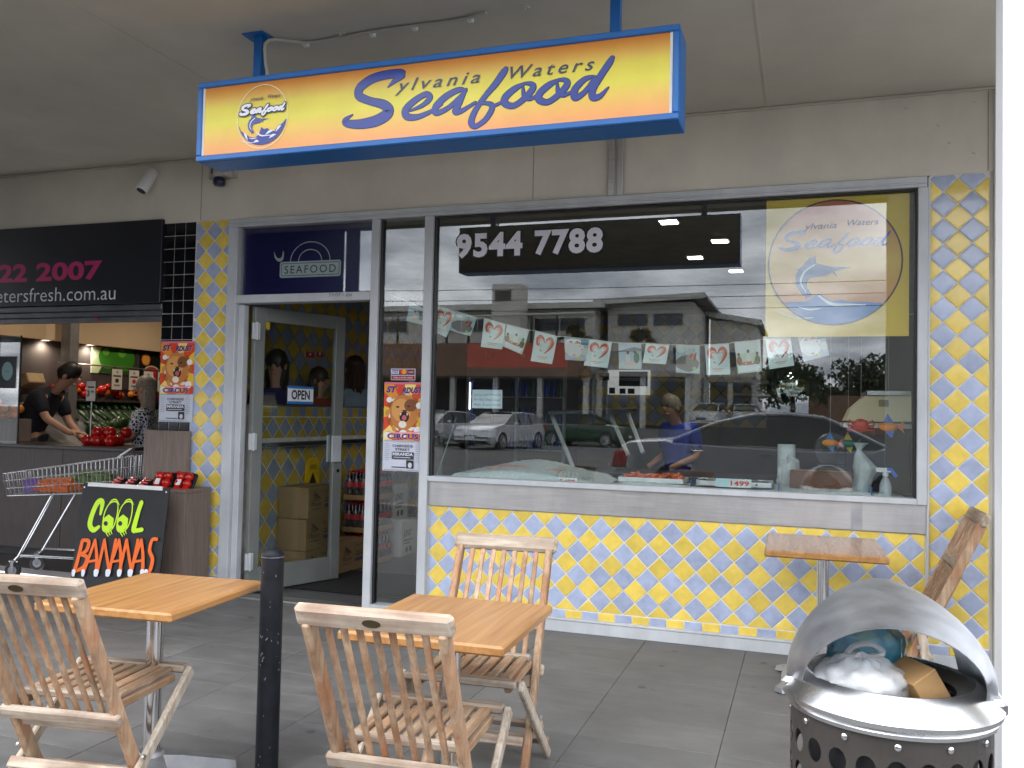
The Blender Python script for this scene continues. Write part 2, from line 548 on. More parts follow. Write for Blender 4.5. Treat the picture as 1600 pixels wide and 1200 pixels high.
class Art:
    """coloured flat pieces stacked in thin layers on a sheet; local u right, v up, n to the viewer"""
    def __init__(s, step=0.0003):
        s.v = []; s.f = []; s.c = []; s.n = 0; s.step = step

    def polys(s, ps, col, lift=None):
        s.n += 1
        h = s.n * s.step if lift is None else lift
        for k, p in enumerate(ps):
            b = len(s.v)
            s.v += [(x, y, h) for x, y in p]
            ar = sum(p[i][0] * p[(i + 1) % len(p)][1] - p[(i + 1) % len(p)][0] * p[i][1] for i in range(len(p)))
            ix = list(range(b, b + len(p)))
            s.f.append(ix if ar >= 0 else ix[::-1]); s.c.append(col)
        return s

    def poly(s, pts, col):
        tr = tessellate_polygon([[Vector((a, b, 0)) for a, b in pts]])
        return s.polys([[pts[i] for i in t] for t in tr], col)

    def rect(s, x0, y0, x1, y1, col):
        return s.polys([[(x0, y0), (x1, y0), (x1, y1), (x0, y1)]], col)

    def ellipse(s, cx, cy_, rx, ry, col, n=32, a0=0, a1=2 * PI):
        return s.polys([[(cx + rx * math.cos(a0 + (a1 - a0) * k / n), cy_ + ry * math.sin(a0 + (a1 - a0) * k / n)) for k in range(n + (0 if abs(a1 - a0 - 2 * PI) < 1e-6 else 1))]], col)

    def ring(s, cx, cy_, rx, ry, w, col, n=48, a0=0, a1=2 * PI):
        ps = []
        for k in range(n):
            a, b = a0 + (a1 - a0) * k / n, a0 + (a1 - a0) * (k + 1) / n
            ps.append([(cx + rx * math.cos(a), cy_ + ry * math.sin(a)), (cx + rx * math.cos(b), cy_ + ry * math.sin(b)),
                       (cx + (rx - w) * math.cos(b), cy_ + (ry - w) * math.sin(b)), (cx + (rx - w) * math.cos(a), cy_ + (ry - w) * math.sin(a))])
        return s.polys(ps, col)

    def stroke(s, pts, col, grow=0.0, sub=6):
        ps = stroke_polys(pts, sub, grow)
        for k, p in enumerate(ps):      # tiny steps keep self-crossing strokes off one plane
            s.polys([p], col, lift=(s.n + 1) * s.step + k * s.step * 0.004)
            s.n -= 1
        s.n += 1
        return s

    def text(s, t, x, y, h, col, w=None, bold=0.0, shear=0.0, spacing=1.0, align='l', grow=0.0):
        ps = text_polys(t, bold, shear, spacing)
        if not ps: return s
        xs = [a for p in ps for a, b in p]
        x0, x1 = min(xs), max(xs)
        k = h / 0.7
        kx = (w / (x1 - x0)) if w else k
        off = x - x0 * kx
        if align == 'c': off -= (x1 - x0) * kx / 2
        if align == 'r': off -= (x1 - x0) * kx
        return s.polys([[(off + a * kx, y + b * k) for a, b in p] for p in ps], col)

    def build(s, name, material, parent=None, frame=None):
        me = bpy.data.meshes.new(name)
        vs = s.v
        if frame is not None:
            o, u, v, n = [Vector(q) for q in frame]
            vs = [o + u * a + v * b + n * c for a, b, c in s.v]
        me.from_pydata([tuple(q) for q in vs], [], s.f)
        ca = me.color_attributes.new('ink', 'FLOAT_COLOR', 'CORNER')
        k = 0
        for f, c in zip(s.f, s.c):
            if len(c) == len(f) and isinstance(c[0], (tuple, list)):
                for q in c: ca.data[k].color = tuple(q) + (1,); k += 1
            else:
                for _ in f: ca.data[k].color = tuple(c) + (1,); k += 1
        me.materials.append(material)
        return obj(name, me, None, parent)


FRONT = ((1, 0, 0), (0, 0, 1), (0, -1, 0))     # u, v, n of a sheet facing the street
# ------------------------------------------------------------------ materials
GLASS = glass_mat('clear_glass', 1.70)
PRINT = print_mat('printed_ink')
GLOSSPRINT = print_mat('glossy_print', 0.16, 0.5)
ALU = mat('powder_coated_aluminium', srgb(198, 201, 204), 0.38, 0.0, 0.05, 3, bump=0.03, bscale=300, rvar=0.08)
STEEL = mat('brushed_stainless', (0.62, 0.61, 0.60), 0.34, 0.9, 0.06, 4, bump=0.05, bscale=60, stretch=(1, 1, 40), rvar=0.1)
CHROME = mat('polished_steel', (0.75, 0.75, 0.76), 0.13, 1.0, 0.05, 5, rvar=0.06)
CASTALU = mat('cast_aluminium', (0.36, 0.37, 0.38), 0.5, 0.7, 0.12, 9, bump=0.1, bscale=80)
PLASTER = mat('cream_painted_render', srgb(226, 219, 203), 0.85, 0, 0.05, 1.6, bump=0.12, bscale=55, bdist=0.002)
SOFFIT = mat('soffit_paint', srgb(198, 192, 178), 0.9, 0, 0.05, 0.9, bump=0.08, bscale=30, bdist=0.002)
GROUT = mat('white_grout', srgb(236, 234, 226), 0.85, 0, 0.06, 12)
YTILE = mat('yellow_glazed_tile', srgb(236, 206, 94), 0.18, 0, 0.06, 14, bump=0.16, bscale=16, rnd=0.10, rvar=0.05, bdist=0.003, coat=0.3)
BTILE = mat('lavender_blue_glazed_tile', srgb(172, 183, 210), 0.18, 0, 0.08, 16, bump=0.18, bscale=15, rnd=0.10, rvar=0.05, bdist=0.003, coat=0.3)
KTILE = mat('black_glazed_tile', (0.006, 0.006, 0.008), 0.12, 0, 0.1, 8, bump=0.05, bscale=20)
PAVER = mat('grey_porcelain_paver', srgb(108, 107, 106), 0.55, 0, 0.10, 3.5, bump=0.12, bscale=160, rnd=0.06, rvar=0.12, stretch=(1, 3, 1), bdist=0.002)
JOINT = mat('paver_joint', srgb(46, 45, 44), 0.9, 0, 0.15, 20)
ASPHALT = mat('asphalt', (0.11, 0.11, 0.112), 0.9, 0, 0.2, 1.2, bump=0.3, bscale=120)
TEAK = None
BLACKPL = mat('black_plastic', (0.012, 0.012, 0.013), 0.4, 0, 0.1)
WHITEPL = mat('white_plastic', (0.75, 0.75, 0.73), 0.4, 0, 0.04)
DARKGL = mat('dark_lens', (0.006, 0.008, 0.02), 0.06)
NAVY = mat('navy_panel', srgb(22, 16, 84), 0.3, 0, 0.06)
INTWALL = mat('shop_inner_paint', srgb(120, 116, 104), 0.8, 0, 0.06, 2)
INTDARK = mat('shop_inner_dark', srgb(58, 54, 50), 0.8, 0, 0.1, 2)
WOODLAM = mat('grey_wood_laminate', srgb(126, 110, 100), 0.5, 0, 0.12, 5, stretch=(14, 14, 1))
WOODLAMD = mat('dark_wood_laminate', srgb(72, 62, 58), 0.5, 0, 0.12, 5, stretch=(14, 14, 1))
CARD = mat('kraft_cardboard', srgb(176, 138, 92), 0.85, 0, 0.08, 7, bump=0.05, bscale=90)
BLUEFR = mat('blue_sign_enamel', srgb(22, 104, 178), 0.32, 0, 0.05, 5, rvar=0.05)


stain(PLASTER, .08, 1.4, (1, 1, .35)); stain(SOFFIT, .06, .9); stain(GROUT, .30, 5.0); stain(PAVER, .25, 1.3, None, .7, 5.0, (.035, .034, .033)); stain(ALU, .12, 6.0, (1, 1, .3)); stain(STEEL, .15, 4.0, (1, 1, .4))


def tile_mesh(poly, inset=0.0028, h=0.0026):
    """one pillowed tile: polygon in x,z; front faces -y"""
    k = len(poly)
    cx_ = sum(p[0] for p in poly) / k; cz_ = sum(p[1] for p in poly) / k
    ar = sum(poly[i][0] * poly[(i + 1) % k][1] - poly[(i + 1) % k][0] * poly[i][1] for i in range(k))
    if ar < 0: poly = poly[::-1]
    r = [(x - cx_, z - cz_) for x, z in poly]
    mx = max(math.hypot(*q) for q in r)
    s1 = max(0.3, 1 - inset / mx)
    s2 = s1 * 0.86
    vs = [(x, 0.004, z) for x, z in r] + [(x, -h * .7, z) for x, z in r] + [(x * s1, -h, z * s1) for x, z in r] + [(x * s2, -h - 0.0003, z * s2) for x, z in r]
    fs = []
    for lv in range(3):
        for i in range(k):
            j = (i + 1) % k
            fs.append((lv * k + i, lv * k + j, (lv + 1) * k + j, (lv + 1) * k + i))
    fs.append(tuple(3 * k + i for i in range(k)))
    me = bpy.data.meshes.new('tile')
    me.from_pydata(vs, [], fs)
    me.polygons.foreach_set('use_smooth', [lv >= k for lv in range(len(fs))])
    return me, cx_, cz_


def clip_poly(poly, x0, x1, z0, z1):
    def cl(ps, f, g):
        out = []
        for i in range(len(ps)):
            a, b = ps[i], ps[(i + 1) % len(ps)]
            fa, fb = f(a), f(b)
            if fa >= 0: out.append(a)
            if (fa >= 0) != (fb >= 0):
                t = fa / (fa - fb)
                out.append((a[0] + (b[0] - a[0]) * t, a[1] + (b[1] - a[1]) * t))
        return out
    for f in (lambda p: p[0] - x0, lambda p: x1 - p[0], lambda p: p[1] - z0, lambda p: z1 - p[1]):
        poly = cl(poly, f, None)
        if len(poly) < 3: return None
    return poly


DT = 0.147
_TM = {}


def diamond_tiles(parent, x0, x1, z0, z1, bx, bz, mats, y=0.0, gap=0.0062, place=None, D=DT, swap=False, jitter=0.5):
    """lattice of square tiles set on their points; blue ones centred on (bx + iD, bz + jD), yellow between"""
    cnt = 0
    h = D / 2 - gap / 2 * 1.414
    i0, i1 = int((x0 - bx) / D) - 2, int((x1 - bx) / D) + 2
    j0, j1 = int((z0 - bz) / D) - 2, int((z1 - bz) / D) + 2
    for i in range(i0, i1 + 1):
        for j in range(j0, j1 + 1):
            for half in (0, 1):
                cx_, cz_ = bx + (i + half * .5) * D, bz + (j + half * .5) * D
                p = clip_poly([(cx_ - h, cz_), (cx_, cz_ - h), (cx_ + h, cz_), (cx_, cz_ + h)], x0 + gap / 2, x1 - gap / 2, z0 + gap / 2, z1 - gap / 2)
                if not p: continue
                ar = abs(sum(p[k][0] * p[(k + 1) % len(p)][1] - p[(k + 1) % len(p)][0] * p[k][1] for k in range(len(p)))) / 2
                if ar < 2.0e-4: continue
                c0 = (sum(q[0] for q in p) / len(p), sum(q[1] for q in p) / len(p))
                key = (half, id(mats), tuple((round(q[0] - c0[0], 4), round(q[1] - c0[1], 4)) for q in p))
                if key not in _TM:
                    me, _, _ = tile_mesh(p)
                    me.materials.append(mats[half])
                    _TM[key] = me
                o = bpy.data.objects.new('tile', _TM[key]); COL.objects.link(o)
                o.parent = parent
                jr = lambda: rad(random.uniform(-jitter, jitter))
                if place:
                    o.matrix_local = place(c0[0], c0[1])
                else:
                    o.location = (c0[0], y, c0[1])
                    o.rotation_euler = (jr(), 0, jr())
                cnt += 1
    return cnt


TM = (BTILE, YTILE)

# ------------------------------------------------------------------ the setting: pavement, road, kerb
g = MB(); g.box(-14, 8, -6.2, -0.001, -0.16, -0.014)
pav = obj('pavement', g, JOINT); tag(pav, 'grey paved footpath under the awning', None, kind='structure')
pm = MB(); pm.box(-0.2938, 0.2938, -0.1488, 0.1488, -0.02, 0, 0.0006)
pme = pm.mesh('paver'); pme.materials.append(PAVER)
for i in range(-9, 5):
    for j in range(-6, 11):
        x, y = 0.44 + 0.295 + 0.59 * i, -1.39 - 0.15 - 0.30 * j
        if y > 0: continue
        if not (-5.6 < x < 3.2): continue
        o = bpy.data.objects.new('paver', pme); COL.objects.link(o); o.parent = pav
        o.location = (x, min(y, -0.15), random.uniform(-0.0006, 0.0006)); o.rotation_euler = (rad(random.uniform(-.05, .05)), rad(random.uniform(-.05, .05)), 0)
g = MB(); g.box(-40, 40, -6.36, -6.205, -0.16, -0.004, 0.012)
tag(obj('kerb', g, mat('kerb_concrete', srgb(150, 146, 138), 0.9, 0, 0.1, 4)), 'pale concrete kerb', None, kind='structure')
g = MB()
prof = [(-6.34, -0.10), (-7.2, -0.04), (-34, -0.02), (-39, 0.74), (-140, 0.74)]
for (y0, z0), (y1, z1) in zip(prof, prof[1:]):
    g.add([(-160, y0, z0), (-160, y1, z1), (160, y1, z1), (160, y0, z0)], [(0, 1, 2, 3)])
rd = obj('road', g, ASPHALT); tag(rd, 'dark asphalt street and car park opposite the shop', None, kind='structure')
g = MB(); g.box(-30, 30, -22.07, -21.95, -0.028, -0.022)
obj('lane_line', g, mat('yellow_road_paint', srgb(190, 150, 60), 0.8, 0, 0.2, 5), rd)

# ------------------------------------------------------------------ awning over the footpath
HZ = 3.23
aw = thing('street_awning', 'wide grey flat-soffited awning roof above the footpath', 'awning')
g = MB(); g.box(-16, 9, -2.45, -0.001, HZ, HZ + 0.06)
so = obj('soffit', g, SOFFIT, aw)
g = MB(); g.box(-16, 9, -2.53, -2.45, HZ - 0.02, HZ + 0.26, 0.01)
obj('fascia', g, mat('fascia_paint', srgb(120, 116, 108), 0.6, 0, 0.06), aw)
for x in (-1.9, 1.12, 3.6):            # cover strips on the soffit sheet joints
    g = MB(); g.box(x - 0.006, x + 0.006, -2.44, -0.01, HZ - 0.0025, HZ - 0.0002)
    obj('joint_strip', g, SOFFIT, aw)
g = MB(); g.box(-16, 9, -0.022, -0.001, HZ - 0.016, HZ - 0.0005, 0.004)
obj('cornice_bead', g, SOFFIT, aw)
for (px, py) in ((820, 12), (532, 52)):   # old fixing plugs on the soffit
    q = atz(px, py, HZ)
    g = MB(); g.lathe([(0.0, -0.004), (0.022, -0.004), (0.026, 0.0)], 14, (q.x, q.y, HZ - 0.0005))
    g.lathe([(0.0, -0.014), (0.006, -0.012), (0.008, -0.004)], 8, (q.x, q.y, HZ - 0.0005))
    obj('fixing_plug', g, SOFFIT, aw, True)
po = thing('awning_post', 'bright white square awning post at the right edge of the shopfront', 'post')
xl = at(1567, 600, -2.2).x
g = MB(); g.box(xl, xl + 0.26, -2.2, -2.075, -0.01, HZ - 0.0005, 0.006)
obj('shaft', g, mat('white_post_paint', (0.86, 0.87, 0.88), 0.35, 0, 0.02), po)
g = MB(); g.box(xl - 0.012, xl + 0.272, -2.212, -2.063, 0.0, 0.05, 0.006)
obj('foot', g, mat('white_post_paint', (0.86, 0.87, 0.88)), po)

# ------------------------------------------------------------------ seafood shopfront
XW0, XW1 = -1.075, 1.985         # window bay
sf = thing('seafood_shopfront', 'seafood shopfront with wide window, open glass door and yellow and blue tiles', 'shopfront')
ZT = 2.745
g = MB(); g.box(-3.30, 2.32, 0.0, 0.24, ZT + 0.012, HZ + 0.25)
g.box(2.305, 3.4, 0.012, 0.24, -0.02, ZT + 0.012)      # plain wall right of the tiled pillar
g.box(2.32, 3.4, 0.0, 0.24, ZT + 0.012, HZ + 0.25)
wl = obj('bulkhead_wall', g, PLASTER, sf)
g = MB(); g.box(2.322, 2.40, -0.022, 0.012, -0.01, HZ - 0.02, 0.003)
obj('edge_trim', g, ALU, sf)
# joint lines and fixings on the bulkhead
for px in (317, 834, 1544):
    x = at(px, 240).x
    g = MB(); g.box(x - 0.0025, x + 0.0025, -0.0012, 0.001, ZT + 0.02, HZ - 0.02)
    obj('sheet_joint', g, mat('joint_tone', srgb(150, 145, 134), 0.9), sf)  # thin joint strips, a darker tone than the render
for px, py in ((1417, 168), (1467, 195), (1484, 222), (1523, 158), (1523, 238), (1130, 182)):
    q = at(px, py)
    g = MB(); g.lathe([(0.011, 0.001), (0.009, -0.005), (0.0, -0.004)], 12, (q.x, 0.0, q.z), axis='y')
    obj('fixing_cap', g, PLASTER, sf, True)
# stainless channel above the window
xa = at(963, 260).x
g = MB(); g.box(xa - 0.048, xa - 0.008, -0.028, 0.0, ZT + 0.002, HZ - 0.02, 0.004); g.box(xa + 0.008, xa + 0.048, -0.028, 0.0, ZT + 0.002, HZ - 0.02, 0.004)
g.box(xa - 0.0085, xa + 0.0085, -0.006, 0.0, ZT + 0.002, HZ - 0.02)
obj('channel', g, STEEL, sf)

# aluminium frames
def bar(nm, x0, x1, z0, z1, y0=-0.045, y1=0.06, mt=ALU, c=0.004, par=sf):
    b = MB(); b.box(x0, x1, y0, y1, z0, z1, c); return obj(nm, b, mt, par)
bar('head_frame', -2.668, 1.985, 2.684, ZT)
bar('head_bead', -2.664, 1.981, 2.700, 2.712, -0.052, -0.044)
bar('jamb', -2.668, -2.585, 0.0, 2.684)
bar('jamb_stop', -2.585, -2.535, 0.0, 2.120, -0.01, 0.05)
bar('mullion', -1.492, -1.432, 0.0, 2.684)
bar('mullion', -1.092, -1.030, 0.0, 2.684)
bar('jamb', 1.938, 1.990, 0.905, 2.684)
bar('jamb_cover', 1.990, 2.004, 0.0, ZT, -0.03, 0.05)
bar('transom_bar', -2.585, -1.492, 2.125, 2.185)
bar('sidelight_bottom_frame', -1.432, -1.092, 0.0, 0.055)
bar('threshold', -2.585, -1.492, 0.0, 0.014, -0.03, 0.10, STEEL, 0.002)
bar('gasket', -1.030, -1.012, 0.94, 2.684, -0.02, 0.03, BLACKPL)
bar('gasket', 1.924, 1.938, 0.94, 2.684, -0.02, 0.03, BLACKPL)
bar('gasket', -1.012, 1.924, 2.670, 2.684, -0.02, 0.03, BLACKPL)
bar('gasket', -1.432, -1.416, 0.055, 2.684, -0.02, 0.03, BLACKPL)
bar('sill_frame', -1.030, 1.938, 0.905, 0.940, -0.05, 0.06)
g = MB(); g.box(-1.030, 1.990, -0.018, 0.02, 0.744, 0.905, 0.002)
obj('sill_panel', g, STEEL, sf)
g = MB(); g.box(1.60, 1.66, -0.0195, -0.0175, 0.746, 0.903)
obj('sill_stain', g, mat('dull_steel', (0.42, 0.42, 0.43), 0.45, 0.9, 0.15, 6), sf)
g = MB(); g.box(-1.03, 1.99, 0.0, 0.10, 0.0, 0.905)
tp = obj('tile_panel', g, GROUT, sf)
diamond_tiles(tp, -1.028, 1.988, 0.138, 0.742, 0.0, 0.729 - DT / 2, TM)
k = 0
x = -1.028
bt = []
for mt in TM:
    me, _, _ = tile_mesh([(-0.051, -0.0235), (0.051, -0.0235), (0.051, 0.0235), (-0.051, 0.0235)]); me.materials.append(mt); bt.append(me)
while x < 1.93:
    o = bpy.data.objects.new('border_tile', bt[k % 2]); COL.objects.link(o); o.parent = tp
    o.location = (x + 0.053, 0, 0.111); o.rotation_euler = (rad(random.uniform(-.6, .6)), 0, rad(random.uniform(-.6, .6)))
    x += 0.1060; k += 1
g = MB(); g.box(-1.03, 1.995, -0.014, 0.02, 0.0, 0.070, 0.002); g.box(-1.03, 1.995, -0.020, 0.02, 0.070, 0.085, 0.004)
obj('skirting', g, ALU, sf)

# glass panes
def pane(nm, x0, x1, z0, z1, y=0.006, par=sf):
    b = MB(); b.box(x0, x1, y - 0.003, y + 0.003, z0, z1); return obj(nm, b, GLASS, par)
pane('window_pane', -1.022, 1.934, 0.935, 2.678)
pane('sidelight_pane', -1.425, -1.097, 0.05, 2.678)
pane('transom_pane', -2.58, -1.497, 2.18, 2.678)
g = MB(); g.box(-2.585, -1.492, 0.032, 0.044, 2.185, 2.684)
trp = obj('transom_panel', g, NAVY, sf)
# printed navy panel: SEAFOOD plate, arches, hook
A = Art(0.0004)
SIL = srgb(198, 204, 208); NVY = srgb(28, 44, 66)
fr = lambda px, py: (at(px, py, 0.032).x, at(px, py, 0.032).z)
x0, z0 = fr(437, 433); x1, z1 = fr(533, 407)
def rrect(x0, y0, x1, y1, r, n=5):
    ps = []
    for cx_, cy_, a in ((x1 - r, y1 - r, 0), (x0 + r, y1 - r, PI / 2), (x0 + r, y0 + r, PI), (x1 - r, y0 + r, 1.5 * PI)):
        ps += [(cx_ + r * math.cos(a + PI / 2 * k / n), cy_ + r * math.sin(a + PI / 2 * k / n)) for k in range(n + 1)]
    return ps
zc = (z0 + z1) / 2; hh = 0.058
for rr, col in ((0, SIL), (0.012, NVY), (0.016, SIL)):
    A.poly(rrect(x0 + rr, zc - hh + rr, x1 - rr, zc + hh - rr, 0.018 - rr * 0.8), col)
A.text('SEAFOOD', (x0 + x1) / 2, zc - 0.028, 0.056, NVY, w=(x1 - x0) * 0.84, spacing=1.25, align='c')
xm = (x0 + x1) / 2 + 0.0
A.ring(xm, zc + hh, 0.165, 0.14, 0.006, SIL, 40, 0, PI)
A.ring(xm, zc + hh, 0.098, 0.085, 0.006, SIL, 40, 0, PI)
hk = [(429, 394, 1), (431, 402, 4), (436, 407, 5), (441, 405, 5), (443, 396, 3), (442.5, 392, 0.5)]
A.stroke([fr(a, b) + (w * 0.0035,) for a, b, w in hk], SIL)
A.stroke([fr(a, b) + (w * 0.003,) for a, b, w in [(431, 403, 1), (437, 404.5, 2), (441, 402, 1)]], SIL)
A.build('lettering', PRINT, trp, ((0, 0.0315, 0), *FRONT))
# handwritten shop number on the transom bar
A = Art(0.0003)
hw = lambda px, py: (at(px, py, -0.0455).x, at(px, py, -0.0455).z)
for ch in ([(518, 458), (514, 459), (517, 462), (514, 463)], [(519, 458), (519, 463)], [(519, 460.5), (522, 460.5)], [(522, 458), (522, 463)],
           [(526, 458), (524, 460), (526, 463), (528, 460), (526, 458)], [(530, 463), (530, 458), (532, 459), (530, 461)], [(535, 461), (538, 461)],
           [(545, 458), (541, 461), (543, 463.5), (545, 461.5), (542, 461)], [(546, 463), (548, 458), (550, 463)], [(547, 461), (549, 461)]):
    A.stroke([hw(*q) + (0.003,) for q in ch], (0.03, 0.03, 0.03), sub=2)
A.build('handwriting', PRINT, sf, ((0, -0.0455, 0), *FRONT))

# phone number on the glass
A = Art(0.0004)
gp = lambda px, py: (at(px, py, 0.001).x, at(px, py, 0.001).z)
xa_, za_ = gp(712, 400); xb_, zb_ = gp(943, 391); _, zt_ = gp(712, 366)
hgt = (zt_ - za_) * 0.98
for bold, col, gr in ((0.088, (0.008, 0.008, 0.01), 0), (0.045, srgb(232, 231, 240), 0)):
    d = bold - 0.045
    for tx, (a0, b0), (a1, b1) in (('9544', gp(713, 401), gp(816, 397)), ('7788', gp(835, 396), gp(942, 391))):
        A.text(tx, a0 - d * hgt / 0.7, b0, hgt, col, w=(a1 - a0) + 2 * d * hgt / 0.7, bold=bold, spacing=1.12)
A.build('phone_number', PRINT, sf, ((0, 0.0015, 0), *FRONT))

# open door leaf, hinged on the left jamb
TH = rad(69); dw = 0.84
dr = MB()
st = 0.09
for (a, b, z0, z1) in ((0, st, 0.02, 2.115), (dw - st, dw, 0.02, 2.115)):
    dr.box(a, b, -0.022, 0.022, z0, z1, 0.004)
dr.box(st, dw - st, -0.0215, 0.0215, 2.01, 2.1145, 0.004); dr.box(st, dw - st, -0.0215, 0.0215, 0.0205, 0.20, 0.004)
door = obj('door', dr, mat('shaded_door_aluminium', srgb(122, 125, 121), 0.4, 0.0, 0.06, 3), sf)  # colour darkened to hold the shade the leaf stands in
door.location = (-2.50, 0.06, 0); door.rotation_euler = (0, 0, TH)
g = MB(); g.box(st - 0.005, dw - st + 0.005, -0.003, 0.003, 0.195, 2.015); obj('door_pane', g, GLASS, door)
for sy in (-1, 1):
    g = MB(); g.box(dw - 0.115, dw - 0.02, sy * 0.030 - 0.008, sy * 0.030 + 0.008, 0.95, 1.16, 0.004); obj('push_plate', g, ALU, door)
g = MB(); g.lathe([(0.014, -0.001), (0.014, -0.008), (0.0, -0.008)], 12, (dw - 0.045, -0.022, 0.88), axis='y'); obj('lock', g, CHROME, door)
for z in (0.25, 1.12, 1.93):
    g = MB(); g.box(-0.03, 0.03, -0.047, -0.023, z - 0.06, z + 0.06, 0.003); g.tube([(0.0, -0.05, z - 0.065), (0.0, -0.05, z + 0.065)], 0.009, 8)
    obj('hinge', g, ALU, door)

# the tiled pillars either side
def pillar(label, x0, x1, bx, bz, ztop):
    t = thing('tiled_pillar', label, 'pillar', group='tiled pillars of the seafood shop')
    b = MB(); b.box(x0, x1, 0.0005, 0.2395, -0.02, ztop); core = obj('core', b, GROUT, t)
    diamond_tiles(core, x0, x1, 0.14, ztop - 0.002, bx, bz, TM, y=0.0005)
    xx = x0 + 0.003; kk = 0
    while xx + 0.10 <= x1 + 0.01:
        for zz in (0.111,):
            o = bpy.data.objects.new('border_tile', bt[kk % 2]); COL.objects.link(o); o.parent = core
            o.location = (xx + 0.049, 0.0005, zz); o.scale = (0.96, 1, 1)
        xx += 0.1015; kk += 1
    b = MB(); b.box(x0, x1, -0.012, 0.0005, 0.0, 0.084, 0.002); obj('skirting', b, ALU, t)
    return t
pillar('yellow and blue diamond-tiled pillar beside the right end of the window', 2.004, 2.304, 2.072, 2.586, ZT + 0.011)
pillar('narrow yellow and blue tiled pillar left of the open door', -2.985, -2.668, -2.82, 2.676, ZT + 0.011)
# ------------------------------------------------------------------ the script logotype (drawn as brush strokes)
_a = lambda l: [(300 + x / 4, y / 4, w / 4) for x, y, w in l]
_b = lambda l: [(680 + x / 4, y / 4, w / 4) for x, y, w in l]
_o = [(560, 522, 12), (500, 552, 30), (440, 605, 36), (436, 645, 34), (490, 660, 28), (560, 612, 30), (610, 552, 32), (600, 524, 22), (556, 520, 10)]
_ox = [(548, 548, 10), (556, 598, 20), (590, 618, 18), (645, 592, 10)]
_RAW = [
    _a([(1224, 544, 3), (1262, 507, 24), (1312, 462, 46), (1230, 464, 46), (1130, 490, 48), (1052, 545, 50), (1044, 598, 46), (1110, 630, 40), (1200, 655, 50), (1226, 702, 62), (1160, 750, 62), (1060, 774, 52), (975, 772, 40), (955, 752, 28), (1002, 717, 4)]),
    _a([(1362, 692, 8), (1440, 657, 22), (1486, 612, 30), (1462, 588, 28), (1395, 625, 34), (1334, 685, 38), (1345, 728, 36), (1410, 730, 28), (1500, 692, 18), (1560, 652, 10)]),
    _b([(195, 566, 8), (150, 560, 26), (70, 600, 34), (4, 665, 36), (8, 705, 30), (80, 674, 24), (160, 602, 24), (188, 562, 8)]),
    _b([(192, 558, 12), (152, 640, 30), (125, 695, 32), (165, 692, 24), (250, 640, 12)]),
    _b([(440, 432, 26), (424, 456, 36), (375, 525, 34), (320, 590, 28), (275, 650, 26), (240, 710, 30), (225, 765, 32), (250, 790, 24), (310, 750, 26), (350, 690, 28), (352, 655, 24), (310, 644, 16), (258, 648, 8)]),
    _b([(348, 668, 14), (400, 646, 14), (445, 618, 10)]),
    _b(_o), _b(_ox),
    _b([(x + 214, y - 23, w) for x, y, w in _o]), _b([(x + 214, y - 23, w) for x, y, w in _ox]),
    _b([(985, 478, 12), (930, 498, 26), (872, 560, 34), (876, 610, 32), (930, 578, 24), (985, 510, 22), (1000, 478, 8)]),
    _b([(1106, 362, 22), (1086, 396, 32), (1030, 480, 32), (985, 560, 32), (986, 608, 32), (1030, 600, 24), (1082, 546, 4)]),
]
SY0, SY1 = -1.80, -1.615
def on_sign(px, py):
    q = at(px, py, SY0 - 0.004); return q.x, q.z
_M = 1 / 307.0
LOGO = [[on_sign(x, y) + (w * _M,) for x, y, w in st] for st in _RAW]
_lx = [p[0] for st in LOGO for p in st]; _lz = [p[1] for st in LOGO for p in st]
LX0, LX1, LZ0, LZ1 = min(_lx), max(_lx), min(_lz), max(_lz)
def logo(A, x, z, w, col, grow=0.0):
    """the logotype with its left-bottom at x,z and width w"""
    k = w / (LX1 - LX0)
    for st in LOGO:
        A.stroke([(x + (a - LX0) * k, z + (b - LZ0) * k, c * k) for a, b, c in st], col, grow)
_MF = [(1110, 550), (1000, 545), (950, 533), (915, 520), (910, 480), (880, 490), (850, 515), (832, 543), (806, 556), (815, 562), (800, 590), (800, 630), (810, 665), (838, 700), (855, 712), (850, 725), (885, 718), (892, 704), (866, 665), (864, 632), (880, 607), (920, 602), (970, 596), (1000, 578), (1030, 604), (1012, 572)]
_WV = [(640, 745), (730, 762), (800, 752), (870, 742), (905, 712), (935, 700), (965, 722), (1000, 745), (1050, 738), (1100, 752), (1180, 752), (1290, 772)]
_WN = [(-.76, -.62), (-.55, -.62), (-.38, -.60), (-.29, -.52), (-.20, -.49), (-.12, -.55), (-.03, -.61), (.11, -.595), (.25, -.63), (.47, -.635), (.72, -.66)]
_WS = [(-.955, -.22), (-.86, -.42), (-.70, -.55), (-.50, -.66), (-.28, -.72), (-.12, -.62), (-.02, -.36), (.08, -.44), (.22, -.42), (.34, -.52), (.5, -.55), (.66, -.36), (.82, -.30), (.965, -.14)]
